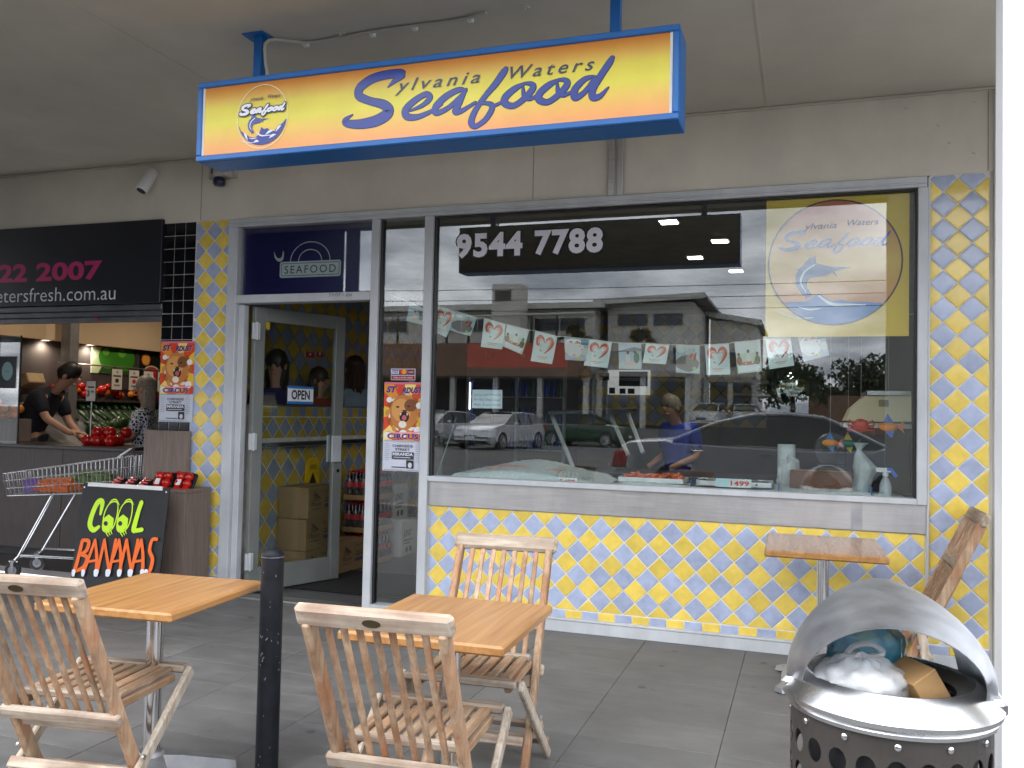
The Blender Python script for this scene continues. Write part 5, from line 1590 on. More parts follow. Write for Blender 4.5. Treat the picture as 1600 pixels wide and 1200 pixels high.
for (o_, ax_, ay_, az_) in (((0, 0, -.05), (.13, 0, 0), (0, .10, 0), (0, 0, .006)), ((0, -.1, 0), (.13, 0, 0), (0, .006, 0), (0, 0, .05)), ((0, .1, 0), (.13, 0, 0), (0, .006, 0), (0, 0, .05)), ((-.13, 0, 0), (.006, 0, 0), (0, .1, 0), (0, 0, .05)), ((.13, 0, 0), (.006, 0, 0), (0, .1, 0), (0, 0, .05))):
    g = MB(); g.obox(Vector((q.x, 1.5, q.z)) + rt @ Vector(o_), rt @ Vector(ax_), rt @ Vector(ay_), rt @ Vector(az_), .002); obj('side_board', g, mat('pale_pine', srgb(190, 160, 120), .7, 0, .1, 9), wb_)
g = MB(); g.box(q.x - .7, q.x + .35, 1.35, 1.7, q.z - .12, q.z - .085, .003); obj('shelf_board', g, WOODLAMD, wb_)

# the two people
mp_ = pose(pelvis=(0, -.12, .95), belly=(0, -.08, 1.10), chest=(0, .06, 1.30), neck=(0, .17, 1.43), chin=(0, .23, 1.48), head=(0, .29, 1.56), crown=(0, .31, 1.635), face=(0, .96, -.28),
           sh_l=(-.185, .10, 1.38), el_l=(-.21, .18, 1.13), wr_l=(-.17, .34, .96), ha_l=(-.16, .40, .94), sh_r=(.185, .10, 1.38), el_r=(.23, .20, 1.16), wr_r=(.22, .42, 1.03), ha_r=(.21, .48, 1.03))
q = at(66, 650, 1.36)
person('man in dark speckled shirt leaning over the greengrocer counter', (q.x - .06, 1.36, 0), rad(-72), mp_, NAVYSH, DARKTR, HAIRD, scale=1.06)
wp = pose(sh_l=(-.16, .02, 1.37), el_l=(-.19, .06, 1.13), wr_l=(-.15, .30, 1.09), ha_l=(-.14, .37, 1.09), sh_r=(.16, .02, 1.37), el_r=(.20, .06, 1.13), wr_r=(.12, .30, 1.08), ha_r=(.10, .36, 1.08))
q = at(226, 650, 1.40)
person('woman in black and white patterned top reaching across the greengrocer counter', (q.x + .02, 1.40, 0), rad(112), wp, FLORAL, DARKTR, HAIRG, True, scale=.94)

# A-board
ab = thing('chalkboard_sign', 'black board reading cool bananas in fluorescent green and orange lettering', 'sign')
YB = -.50
tl, tr, bl, br = at(131, 759, YB), at(263, 764, YB), at(113, 915, YB), at(256, 925, YB)
ztop = (tl.z + tr.z) / 2; xl_, xr_ = tl.x, tr.x
lean = .10
nA_ = Vector((0, -math.cos(.12), math.sin(.12))); vA = Vector((0, math.sin(.12), math.cos(.12)))
O = Vector((xl_ - .03, YB - .075, 0.012))
wA, hA = xr_ - xl_ + .02, ztop / math.cos(.12)
g = MB(); g.obox(O + Vector((wA / 2, 0, 0)) + vA * (hA / 2) - nA_ * .008, Vector((wA / 2, 0, 0)), nA_ * .008, vA * (hA / 2), .004); bd_ = obj('board', g, mat('blackboard', (.012, .012, .013), .6, 0, .2, 4), ab)
g = MB(); g.obox(O + Vector((wA / 2, 0, 0)) + vA * (hA - .008) + nA_ * .003, Vector((wA * .43, 0, 0)), nA_ * .006, vA * .014, .002); obj('top_rail', g, WHITEPL, ab)
g = MB(); g.beam(O + vA * (hA * .9) + Vector((.16, .03, 0)), O + Vector((.16, .30, 0)), .03, .015); obj('back_leg', g, BLKTRAY, ab)
g = MB(); g.beam(O + vA * (hA * .9) + Vector((wA - .22, .03, 0)), O + Vector((wA - .22, .30, 0)), .03, .015); obj('back_leg', g, BLKTRAY, ab)
for (a, c) in ((.02, .02), (wA - .02, .02), (.02, hA - .03), (wA - .02, hA - .03)):
    g = MB(); p = O + Vector((a, 0, 0)) + vA * c; g.tube([p, p + nA_ * .003], .006, 8); obj('screw', g, STEEL, ab)
# lettering drawn in board coordinates
def on_board(px, py):
    d = CR * ((px - 800) / F_PX) + CU * ((600 - py) / F_PX) + CF
    k = (O - CAM).dot(nA_) / d.dot(nA_); p = CAM + d * k - O
    return p.x, p.dot(vA)
zb = lambda l: [on_board(x / 4, 680 + y / 4) + (w / 4 / 215,) for x, y, w in l]
A = Art(.0004)
FG, FO, FW = srgb(206, 250, 30), srgb(252, 110, 22), srgb(236, 240, 248)
A.stroke(zb([(628, 492, 18), (640, 420, 34), (612, 420, 34), (578, 490, 34), (562, 560, 36), (585, 592, 32), (618, 572, 20)]), FG)
for dx_ in (0, 92):
    ol = [(640, 570), (650, 500), (672, 445), (700, 418), (730, 418), (738, 450), (728, 520), (705, 580), (670, 605), (645, 595), (640, 570)]
    A.stroke(zb([(x + dx_, y, 8) for x, y in ol]), FG)
    A.poly([on_board((x + dx_) / 4, 680 + y / 4) for x, y in [(642, 570), (648, 520), (680, 495), (712, 520), (706, 575), (672, 603), (646, 594)]], FG)
    A.polys([[on_board((662 + dx_ + 13 * math.cos(k)) / 4, 680 + (552 + 15 * math.sin(k)) / 4) for k in [2 * PI * i / 12 for i in range(12)]]], (.012, .012, .013))
    A.stroke(zb([(676 + dx_, 440, 3), (700 + dx_, 408, 8), (728 + dx_, 404, 8), (748 + dx_, 436, 3)]), FG)
    for e in range(3): A.stroke(zb([(665 + dx_ + e * 15, 612 - e * 6, 8), (678 + dx_ + e * 12, 632 - e * 8, 5)]), FG)
A.stroke(zb([(888, 422, 30), (868, 480, 30), (840, 585, 34), (850, 596, 26), (890, 590, 26)]), FG)
def bl_(pts): A.stroke(zb([(x, y, w * .74) for x, y, w in pts]), FO)
bl_([(520, 660, 34), (490, 780, 36), (470, 850, 36)]); bl_([(525, 655, 26), (560, 665, 34), (545, 720, 34), (505, 745, 22)]); bl_([(505, 745, 24), (548, 762, 34), (530, 820, 34), (480, 850, 26)])
def A_(x): bl_([(x + 70, 655, 26), (x + 40, 740, 28), (x, 850, 30)]); bl_([(x + 70, 655, 26), (x + 80, 750, 30), (x + 78, 850, 32)]); bl_([(x + 28, 790, 20), (x + 80, 782, 20)])
def N_(x): bl_([(x + 45, 655, 28), (x + 25, 740, 28), (x, 850, 30)]); bl_([(x + 45, 655, 26), (x + 58, 750, 28), (x + 75, 850, 30)]); bl_([(x + 115, 655, 28), (x + 98, 740, 28), (x + 75, 850, 30)])
A_(530); N_(615); A_(682); N_(755); A_(822)
bl_([(988, 650, 28), (960, 655, 28), (944, 720, 32), (962, 775, 34), (945, 845, 32), (915, 850, 24)])
for x in (470, 530, 608, 615, 690, 682, 760, 755, 830, 822, 900, 925): A.stroke(zb([(x, 852, 30), (x - 3, 872, 22)]), FW)
A.build('lettering', PRINT, bd_, (O, (1, 0, 0), vA, nA_))

# ------------------------------------------------------------------ shopping trolley
tr_ = thing('shopping_trolley', 'chrome wire shopping trolley with bagged carrots in it, left of the banana sign', 'trolley')
WIRE = mat('trolley_chrome', (.6, .6, .6), .25, .95, .1, 10)
tr_.location = (-4.60, .0, 0); tr_.rotation_euler = (0, 0, rad(18))
Xn, Xf = 0.0, .90              # nose and handle end, along the trolley
def basket_pt(u, v, w):         # u along length, v across, w height
    x = Xn + (Xf - Xn) * u
    zt = .815 + .15 * u; zb_ = .645 + .05 * u
    hw_ = .19 + .06 * u + .02 * w
    return Vector((x - (0.03 * (1 - u) if w > .5 else 0), (v - .5) * 2 * hw_, zb_ + (zt - zb_) * w))
nW = 26
for v in (0, 1):
    g = MB()
    for i in range(nW + 1): u = i / nW; g.tube([basket_pt(u, v, 0), basket_pt(u, v, 1)], .0028, 5)
    for w in (0, .33, .66, 1): g.tube([basket_pt(k / 10, v, w) for k in range(11)], .0030 if w not in (0, 1) else .005, 6)
    o = obj('side_mesh', g, WIRE, tr_, True); o['kind'] = 'stuff'
for nm, u in (('nose_mesh', 0), ('rear_gate', 1)):
    g = MB()
    for i in range(13): v = i / 12; g.tube([basket_pt(u, v, 0), basket_pt(u, v, 1)], .0028, 5)
    for w in (0, .33, .66, 1): g.tube([basket_pt(u, 0, w), basket_pt(u, 1, w)], .003, 6)
    o = obj(nm, g, WIRE, tr_, True); o['kind'] = 'stuff'
g = MB()
for i in range(13): g.tube([basket_pt(0, i / 12, 0), basket_pt(1, i / 12, 0)], .0028, 5)
for i in range(7): g.tube([basket_pt(i / 6, 0, 0), basket_pt(i / 6, 1, 0)], .0028, 5)
o = obj('floor_mesh', g, WIRE, tr_, True); o['kind'] = 'stuff'
g = MB(); g.tube([basket_pt(1, 0, 1), basket_pt(1, 0, 1) + Vector((.08, 0, .06)), basket_pt(1, 1, 1) + Vector((.08, 0, .06)), basket_pt(1, 1, 1)], .012, 8); obj('handle_frame', g, WIRE, tr_, True)
g = MB(); a, b_ = basket_pt(1, .12, 1) + Vector((.08, 0, .06)), basket_pt(1, .88, 1) + Vector((.08, 0, .06)); g.tube([a, b_], .018, 10); obj('handle_grip', g, BLACKPL, tr_, True)
for v in (0, 1):
    yv = (v - .5) * .38
    g = MB(); g.tube([Vector((.36, yv, .66)), Vector((.10, yv * .9, .17)), Vector((.07, yv * .9, .14))], .011, 8); obj('front_strut', g, WIRE, tr_, True)
    g = MB(); g.tube([Vector((.86, yv, .70)), Vector((.62, yv, .16)), Vector((.60, yv, .13))], .011, 8); obj('rear_strut', g, WIRE, tr_, True)
    g = MB(); g.tube([Vector((.10, yv * .9, .18)), Vector((.62, yv, .17))], .010, 8); obj('lower_rail', g, WIRE, tr_, True)
    for xw in (.06, .60):
        yw = yv * (.9 if xw < .3 else 1)
        g = MB(); g.lathe([(.0, -.014), (.056, -.014), (.062, -.008), (.062, .008), (.056, .014), (.0, .014)], 20, (xw, yw, .062), axis='y'); w_ = obj('wheel', g, mat('rubber', (.02, .02, .02), .6), tr_, 40)
        g = MB(); g.lathe([(.0, -.0155), (.034, -.0155), (.036, -.013)], 16, (xw, yw, .062), axis='y'); obj('rim', g, mat('grey_plastic', (.25, .25, .26), .4), w_, 40)
        g = MB(); g.box(xw - .024, xw + .024, yw - .024, yw + .024, .125, .145, .005); g.box(xw - .012, xw + .012, yw - .022, yw - .016, .05, .125); g.box(xw - .012, xw + .012, yw + .016, yw + .022, .05, .125); obj('caster_fork', g, CHROME, tr_)
g = MB(); g.tube([Vector((.08, -.17, .16)), Vector((.08, .17, .16))], .010, 8); obj('cross_bar', g, WIRE, tr_, True)
cg = thing('carrot_bag', 'plastic bag of orange carrots lying in the trolley', 'bag', (-4.60, .0, 0), rad(18))
random.seed(5)
for k in range(11):
    g = MB(); y = -.16 + .028 * k; z = .695 + .028 * (k % 3)
    g.tube([(.18 + random.uniform(-.03, .03), y, z), (.26, y, z + .004), (.46, y + .006, z + .006)], [.007, .018, .022], 8); obj('carrot', g, mat('carrot_orange', srgb(232, 104, 24), .5, 0, .1, 14), cg, True)
g = crumple((.32, -.02, .725), .19, .17, .055, seed=21, amp=.2); obj('bag_film', g, film_mat('carrot_film', (.85, .5, .3), .18), cg, True)
g = MB(); rt = Matrix.Rotation(rad(40), 3, 'Z'); g.obox((.16, -.15, .725), rt @ Vector((.05, 0, 0)), rt @ Vector((0, .003, 0)), Vector((0, 0, .055))); obj('bag_print', g, mat('purple_print', srgb(120, 90, 170), .5), cg)
lt_ = thing('lettuce_bag', 'bag of green leaves further back in the trolley', 'bag', (-4.60, .0, 0), rad(18))
g = crumple((.55, .05, .78), .16, .12, .06, seed=33, amp=.4); obj('leaves', g, mat('lettuce_leaf', srgb(96, 120, 66), .6, 0, .3, 18), lt_, 70)
# ------------------------------------------------------------------ seafood shop interior
si = thing('shop_interior', 'dim seafood shop room behind the glass with tiled walls', 'room')
YR = 6.0
FLR = mat('grey_shop_floor', srgb(92, 92, 94), .35, 0, .1, 2, rvar=.1)
g = MB(); g.box(-3.29, 2.9, .06, YR, -.06, -.003); obj('floor', g, FLR, si)
g = MB(); g.box(-3.29, 2.9, .245, YR + .1, 2.80, 2.86); obj('ceiling', g, mat('inner_ceiling', srgb(120, 116, 108), .9), si)
g = MB(); g.box(-3.29, 2.9, YR, YR + .1, -.003, 2.8); rw = obj('rear_wall', g, INTWALL, si)
g = MB(); g.box(2.75, 2.9, .245, YR, -.003, 2.8); obj('right_wall', g, INTWALL, si)
g = MB(); g.box(-3.29, -3.2, .245, YR, -.003, 2.8); lw_ = obj('left_wall', g, INTWALL, si)
def on_left(x):
    return lambda a, b: Matrix.Translation((x, a, b)) @ Matrix.Rotation(rad(90), 4, 'Z')
ITM = (mat('blue_wall_tile', srgb(146, 154, 172), .25, 0, .08, 10, rnd=.06), mat('ochre_wall_tile', srgb(198, 166, 70), .25, 0, .08, 10, rnd=.06))
diamond_tiles(lw_, .3, 4.6, 1.40, 2.75, 2.0, 1.6, ITM, place=on_left(-3.2), D=.22)
# tiled half wall with ledge (staff stand behind it)
hw_ = thing('tiled_half_wall', 'tiled half-height counter wall seen through the open door', 'half wall')
g = MB(); g.box(-2.72, -2.62, .26, 3.9, -.003, 1.385); hb = obj('core', g, GROUT, hw_)
diamond_tiles(hb, .26, 3.2, .02, 1.06, .35, .30, ITM, place=on_left(-2.62), D=.196)
diamond_tiles(hb, .26, 3.2, 1.13, 1.30, .35, 1.215, ITM, place=on_left(-2.62), D=.17)
x = .28; k = 0
rme = []
for mt in ITM:
    me, _, _ = tile_mesh([(-.048, -.038), (.048, -.038), (.048, .038), (-.048, .038)]); me.materials.append(mt); rme.append(me)
while x < 3.2:
    o = bpy.data.objects.new('border_tile', rme[k % 2]); COL.objects.link(o); o.parent = hb; o.matrix_local = on_left(-2.62)(x + .05, 1.343); x += .1; k += 1
g = MB(); g.box(-2.62, -2.52, .30, 3.8, 1.07, 1.10, .004); obj('ledge', g, mat('dark_ledge', srgb(46, 44, 46), .4), hw_)
g = MB(); g.box(-2.73, -2.612, .26, 3.9, 1.386, 1.40, .003); obj('cap', g, STEEL, hw_)
# window-side tiled return seen through the side light
for x_, nm in ((-2.40, 0),):
    g = MB(); g.box(-1.48, 2.7, .03, .20, -.003, .06)
# downlights in the seafood shop ceiling
for k, (px, py) in enumerate(((1045, 345), (1125, 375), (1086, 401), (1150, 422))):
    q = atz(px, py, 2.798)
    t = thing('ceiling_downlight', ('square downlight nearest the window, left one of the seafood ceiling four', 'square downlight nearest the right poster, second of the seafood ceiling four', 'square downlight further back, third of the seafood ceiling four', 'rearmost small square downlight of the seafood ceiling four')[k], 'downlight', group='seafood shop downlights')
    g = MB(); g.box(q.x - .075, q.x + .075, q.y - .075, q.y + .075, 2.788, 2.7995, .003); obj('bezel', g, WHITEPL, t)
    g = MB(); g.box(q.x - .06, q.x + .06, q.y - .06, q.y + .06, 2.785, 2.7875); obj('lamp', g, mat('lamp_white', (1, 1, 1), .5, emit=(1, .97, .9), estr=14), t)
    l = bpy.data.lights.new('downlight_beam', 'SPOT'); l.energy = 9; l.color = (1, .93, .82); l.spot_size = rad(140); l.spot_blend = .7; l.shadow_soft_size = .06
    o = bpy.data.objects.new('downlight_beam', l); COL.objects.link(o); o.location = (q.x, q.y, 2.77); o.parent = t
# door mat
g = MB(); g.box(-2.35, -1.15, .42, 1.25, .0, .012, .004)
dm = obj('door_mat', g, mat('black_mat', (.012, .012, .012), .95, 0, .3, 80, bump=.4, bscale=300)); tag(dm, 'black rubber door mat inside the shop entrance', 'mat')

# stock by the door
SCARD = mat('dimmed_stock_card', srgb(150, 122, 86), .85, 0, .08, 7)  # card colour darkened to paint in the dimness by the door
def carton(label, x0, y0, z0, sx, sy, sz, m_=SCARD, art=None, rz=0, grp='stacked stock cartons'):
    t = thing('stock_carton', label, 'carton', (x0, y0, z0), rz, grp)
    b = MB(); b.box(-sx / 2, sx / 2, -sy / 2, sy / 2, 0.001, sz - .001, .004); obj('box', b, m_, t)
    b = MB(); b.box(-.02, .02, -sy / 2 + .002, sy / 2 - .002, sz - .0012, sz + .0002); obj('tape', b, mat('brown_tape', srgb(160, 120, 76), .3), t)
    A = Art(.0005)
    if art: art(A, sy, sz)
    if A.v: A.build('print', PRINT, t, ((sx / 2 + .0003, 0, 0), (0, 1, 0), (0, 0, 1), (1, 0, 0)))
    return t
INK = srgb(54, 44, 38)
def art_box(A, w, h):
    A.text('24 x 600ml', .04, h * .78, .022, INK, w=.16); A.rect(.04, h * .30, w / 2 - .03, h * .40, srgb(70, 66, 90))
    for k in range(3): A.stroke([(-.13 + .03 * k, h * .55, .008), (-.11 + .03 * k, h * .82 - .02 * k, .014), (-.09 + .03 * k, h * .60, .006)], INK)
    A.text('Mount', -.17, h * .38, .04, INK, w=.15, shear=.2); A.rect(-.17, h * .28, -.03, h * .30, INK); A.rect(.04, h * .50, .18, h * .53, INK); A.rect(.04, h * .60, .16, h * .62, INK)
for k in range(3):
    carton(('bottom', 'middle', 'top')[k] + ' kraft carton of the three-high stack inside the door', -2.475, .80 + .01 * k, .25 * k, .27, .42, .25, art=art_box, rz=rad((.5, -.8, .6)[k]))
carton('single kraft carton on the floor right of the three-high stack', -2.44, 1.26, 0, .30, .44, .26, art=art_box, rz=rad(-1))
def art_w(A, w, h):
    A.text('LINO', -.12, h * .55, .06, INK, w=.16, bold=.03); A.rect(-.12, h * .42, .06, h * .46, INK); A.rect(-.12, h * .34, .02, h * .37, INK); A.ellipse(.02, h * .18, .03, .03, INK, 16); A.ellipse(-.06, h * .18, .025, .03, INK, 16)
WCARD = mat('white_carton', srgb(200, 198, 192), .8, 0, .05, 6)
carton('lower white carton beside the cola packs', -2.36, 2.22, 0, .28, .34, .34, WCARD, art_w, 0, 'white stock cartons')
carton('upper white carton beside the cola packs', -2.42, 2.16, .342, .26, .30, .34, WCARD, art_w, 0, 'white stock cartons')
COLA = mat('cola_bottle', (.012, .006, .004), .08, 0, .1, 5, coat=.5); RED = mat('red_label', srgb(200, 26, 34), .3)
def prof_mesh(nm, pr, m_, n=12):
    b = MB(); b.lathe(pr, n); me = b.mesh(nm); me.materials.append(m_); smooth_mesh(me, 40); return me
bme = prof_mesh('bottle', [(0, 0), (.030, .0), (.033, .01), (.033, .06), (.029, .08), (.033, .10), (.033, .15), (.026, .185), (.013, .215), (.012, .235), (0, .235)], COLA)
lme = prof_mesh('bottle_label', [(.0335, .10), (.0338, .105), (.0338, .145), (.0335, .148)], RED)
cme = prof_mesh('bottle_cap', [(.014, .228), (.0145, .245), (.0, .246)], RED)
for p in range(3):
    t = thing('cola_pack', ('bottom', 'middle', 'top')[p] + ' shrink-wrapped pack of cola bottles stacked behind the door glass', 'drinks pack', (-2.40, 1.73, .285 * p), rad(0), 'stacked cola packs')
    b = MB(); b.box(-.145, .145, -.215, .215, .0, .045, .004); obj('tray', b, CARD, t)
    for i in range(4):
        for j in range(6):
            o = bpy.data.objects.new('bottle', bme); COL.objects.link(o); o.parent = t; o.location = (-.105 + .07 * i, -.178 + .071 * j, .012)
            for nm, mm in (('bottle_label', lme), ('bottle_cap', cme)):
                o2 = bpy.data.objects.new(nm, mm); COL.objects.link(o2); o2.parent = o
    b = MB(); b.box(-.142, .142, -.212, .212, .046, .20); obj('shrink_wrap', b, film_mat('shrink_film', (.9, .9, .9), .06, .1), t)
cs = thing('caution_sign', 'yellow plastic wet floor caution sign behind the cartons', 'sign', (-2.605, 1.08, 0))
b = MB(); b.prism([(-.14, 0), (.14, 0), (.10, .92), (.06, .96), (-.06, .96), (-.10, .92)], (0, 0, 0), (0, 1, 0), (0, 0, 1), (1, 0, 0), .012); obj('panel', b, mat('caution_yellow', srgb(236, 190, 24), .4), cs)
A = Art(.0005); A.text('CAUTION', 0, .60, .04, (.02, .02, .02), w=.17, bold=.03, align='c'); A.poly([(-.07, .72), (.07, .72), (0, .84)], (.02, .02, .02)); A.rect(-.05, .86, .05, .90, srgb(170, 130, 20)); A.ellipse(.0, .52, .035, .035, (.02, .02, .02), 16)
A.build('print', PRINT, cs, ((.0122, 0, 0), (0, 1, 0), (0, 0, 1), (1, 0, 0)))

# people inside
st0 = pose()
person('shop worker with dark hair and navy top behind the tiled half wall, leftmost', (-2.96, 1.05, .06), rad(-160), st0, mat('navy_top', srgb(26, 34, 92), .8), DARKTR, HAIRD, True, 'staff behind the half wall', scale=1.03, fingers=False)
person('shop worker in red top half hidden by the open sign', (-2.96, 1.72, .16), rad(-100), st0, REDSH, DARKTR, HAIRB, True, 'staff behind the half wall', scale=.91, fingers=False)
person('brown haired person in grey blue shirt behind the tiled half wall, rightmost', (-2.94, 2.38, .10), rad(60), st0, GREYSH, DARKTR, HAIRB, True, 'staff behind the half wall', scale=1.03, fingers=False)
bp = pose(neck=(0, .06, 1.44), chin=(0, .10, 1.50), head=(0, .14, 1.58), crown=(0, .15, 1.65), wr_l=(-.14, .25, 1.02), ha_l=(-.13, .31, 1.0), wr_r=(.14, .25, 1.02), ha_r=(.13, .31, 1.0))
q = at(1062, 640, 3.2)
person('shop assistant in royal blue shirt bending behind the window counter', (q.x, 3.2, -.12), rad(150), bp, BLUESH, DARKTR, HAIRG, scale=1.0, fingers=False)

# wall things seen through the door
def wall_sign(nm, label, cat, px0, py0, px1, py1, X, draw):
    a, b_ = atx(px0, py0, X), atx(px1, py1, X)
    t = thing(nm, label, cat); y0, y1 = sorted((a.y, b_.y)); z0, z1 = sorted((a.z, b_.z))
    b = MB(); b.box(X - .012, X, y0, y1, z0, z1); obj('panel', b, WHITEPL, t)
    A = Art(.0006); draw(A, y0, y1, z0, z1); A.build('print', PRINT, t, ((X + .0003, 0, 0), (0, 1, 0), (0, 0, 1), (1, 0, 0)))
wall_sign('safety_notice', 'small red safety notice on the tiled wall, left of the pair', 'notice', 478, 549, 491, 560, -3.185, lambda A, a, b, c, d: (A.rect(a, c, b, d, srgb(190, 40, 40)), A.rect(a + (b - a) * .4, c + (d - c) * .4, a + (b - a) * .6, d - .01, srgb(230, 220, 220))))
wall_sign('safety_notice', 'small red safety notice on the tiled wall, right of the pair', 'notice', 494, 549, 505, 559, -3.185, lambda A, a, b, c, d: (A.rect(a, c, b, d, srgb(190, 40, 40)), A.ellipse((a + b) / 2, (c + d) / 2 + .01, .02, .02, srgb(230, 220, 220), 14)))
wall_sign('menu_screen', 'dark green menu screen on the side wall above the customer', 'screen', 545, 576, 566, 595, -3.185, lambda A, a, b, c, d: (A.rect(a, c, b, d, srgb(180, 186, 180)), A.rect(a + .01, c + .01, b - .01, d - .01, srgb(20, 66, 80))))

# refrigerated cabinet with red header on the rear wall
YF = 5.2
a, b_ = at(731, 539, YF), at(884, 640, YF)
fx0, fx1, fzt = a.x, b_.x, at(800, 537, YF).z
fr_ = thing('drinks_fridge', 'glass door drinks fridge with red header at the back of the shop', 'fridge')
g = MB(); g.box(fx0, fx1, YF + .05, YF + .60, 0, fzt); obj('cabinet', g, mat('fridge_grey', srgb(90, 90, 92), .5), fr_)
zh = at(800, 574, YF).z
g = MB(); g.box(fx0, fx1, YF - .01, YF + .049, zh, fzt, .004); hd = obj('header', g, mat('fridge_header_red', srgb(206, 30, 28), .35, emit=srgb(206, 30, 28), estr=.06), fr_)  # the red is given a slight glow of its own
A = Art(.0006); zt_ = at(780, 556, YF).z; A.text('Enjoy', at(758, 556, YF).x, zt_ - .02, .055, srgb(240, 220, 215)); A.text('d', at(816, 556, YF).x, zt_ - .02, .055, srgb(240, 220, 215)); A.build('lettering', PRINT, hd, ((0, YF - .0105, 0), *FRONT))
g = MB(); g.box(fx0, fx1, YF, YF + .049, zh - .13, zh - .001); obj('grille', g, mat('fridge_grille', srgb(120, 118, 114), .5), fr_)
zs0 = .25
for k in range(5):
    z = zs0 + k * (zh - .2 - zs0) / 4.5
    g = MB(); g.box(fx0 + .04, fx1 - .04, YF + .01, YF + .0495, z - .02, z - .008); obj('shelf', g, STEEL, fr_)
    nb = 14
    for j in range(nb):
        x = fx0 + .08 + (fx1 - fx0 - .16) * j / (nb - 1)
        if x < at(800, 600, YF).x and j % 3: continue
        b = MB(); b.lathe([(0, 0), (.028, 0), (.028, .13), (.012, .18), (.012, .20), (0, .20)], 10, (x, YF + .025, z - .007)); c = (srgb(26, 50, 130), srgb(34, 70, 150), srgb(22, 36, 90), srgb(46, 90, 70))[(j * 7 + k * 3) % 4]
        obj('bottle', b, mat('drink_%d' % ((j * 7 + k * 3) % 4), c, .2, emit=c, estr=.03), fr_, 40)  # bottles glow faintly in their own colour, no lamp behind them
for x in (fx0, (fx0 + fx1) / 2, fx1 - .04):
    g = MB(); g.box(x, x + .04, YF - .02, YF + .03, .1, zh - .131, .003); obj('door_stile', g, ALU, fr_)
g = MB(); g.box(fx0 + .04, fx0 + .055, YF - .012, YF + .0, zh - .55, zh - .2); obj('light_tube', g, mat('tube_glow', (1, 1, 1), .5, emit=(.95, .98, 1), estr=2.0), fr_)
# menu board, shelves, convex mirror on rear wall
def rear_panel(nm, label, cat, px0, py0, px1, py1, Y, m_, draw=None, th=.03):
    a, b_ = at(px0, py0, Y), at(px1, py1, Y); t = thing(nm, label, cat)
    x0, x1 = sorted((a.x, b_.x)); z0, z1 = sorted((a.z, b_.z))
    b = MB(); b.box(x0, x1, Y, Y + th, z0, z1, .004); obj('panel', b, m_, t)
    if draw:
        A = Art(.0008); draw(A, x0, x1, z0, z1); A.build('print', PRINT, t, ((0, Y - .0005, 0), *FRONT))
    return t, x0, x1, z0, z1
rear_panel('menu_board', 'white wall board with dark blue screen at the back of the shop', 'board', 950, 578, 1014, 617, 5.9, mat('white_board', srgb(214, 214, 208), .5, emit=(1, 1, 1), estr=.18),  # faint white glow put into the board itself
           lambda A, x0, x1, z0, z1: (A.rect(x0 + .15, z0 + .11, x1 - .02, z1 - .02, srgb(26, 40, 66)), A.rect(x0 + .02, z0 + .01, x0 + .10, z0 + .09, srgb(40, 40, 44)), A.rect(x0 + .16, z0 + .01, x0 + .24, z0 + .08, srgb(50, 40, 40)), A.rect(x0 + .27, z0 + .01, x0 + .36, z0 + .08, srgb(60, 44, 44)), A.rect(x0 - .12, z1 - .14, x0 + .02, z1 - .04, srgb(80, 24, 30))), .095)
q = at(1247, 603, YR - .10); rm = .31
cm_ = thing('convex_mirror', 'round convex security mirror on the rear wall, reflecting green', 'mirror')
g = MB(); g.lathe([(rm + .02, .0), (rm + .02, -.03), (rm, -.035), (rm - .004, -.03)], 40, (q.x, q.y, q.z), axis='y'); obj('rim', g, BLACKPL, cm_, 40)
g = MB(); g.lathe([(rm * math.sin(k / 10 * 1.0) / math.sin(1.0), -.03 - .10 * (math.cos(k / 10 * 1.0) - math.cos(1.0))) for k in range(10, -1, -1)], 40, (q.x, q.y, q.z), axis='y'); obj('mirror_face', g, mat('green_mirror', (.62, .70, .62), .04, 1.0, .02), cm_, 180)
g = MB(); g.tube([(q.x, q.y, q.z), (q.x, YR, q.z + .05)], .02, 8); obj('arm', g, BLACKPL, cm_)
sh_ = thing('wall_shelf_unit', 'white three-tier wall shelves at the back of the shop', 'shelves')
for py in (597, 616, 638):
    a, b_ = at(1146, py, 5.8), at(1202, py, 5.8); g = MB(); g.box(a.x, b_.x, 5.8, 5.99, a.z - .02, a.z + .02, .004); obj('shelf', g, WHITEPL, sh_)
diamond_tiles(rw, at(905, 500, YR).x, at(1200, 500, YR).x, 1.25, 2.70, at(1000, 560, YR).x, 2.0, ITM, y=YR - .001, D=.21)

# service counter with slanted glass and steel posts
sv_ = thing('display_counter', 'dark service counter with slanted glass front and steel posts', 'counter')
g = MB(); g.box(-.75, 1.15, 1.25, 1.95, 0, .92, .006); obj('base', g, mat('counter_black', (.014, .014, .016), .35), sv_)
for px0, py0, px1, py1, Y0, Y1 in ((862, 648, 900, 742, 1.55, 1.25), (953, 646, 982, 712, 1.85, 1.6), (981, 646, 1005, 708, 1.9, 1.65)):
    a, b_ = at(px0, py0, Y0), at(px1, py1, Y1); g = MB(); g.beam(a, b_, .03, .03, (0, 1, 0), .003); obj('post', g, ALU, sv_)
a, b_, c, d = at(862, 648, 1.55), at(900, 742, 1.25), at(983, 742, 1.62), at(955, 646, 1.86)
g = MB(); g.add([a, b_, c, d], [(0, 1, 2, 3)]); n_ = (b_ - a).cross(d - a).normalized() * .006; g.add([a + n_, b_ + n_, c + n_, d + n_], [(3, 2, 1, 0)]); obj('slanted_glass', g, GLASS, sv_)
a2, b2 = at(713, 652, 1.3), at(683, 744, .95); g = MB(); g.beam(a2, b2, .008, .012, (0, 1, 0), .001); obj('glass_edge', g, mat('pale_glass_edge', srgb(150, 176, 172), .2), sv_)
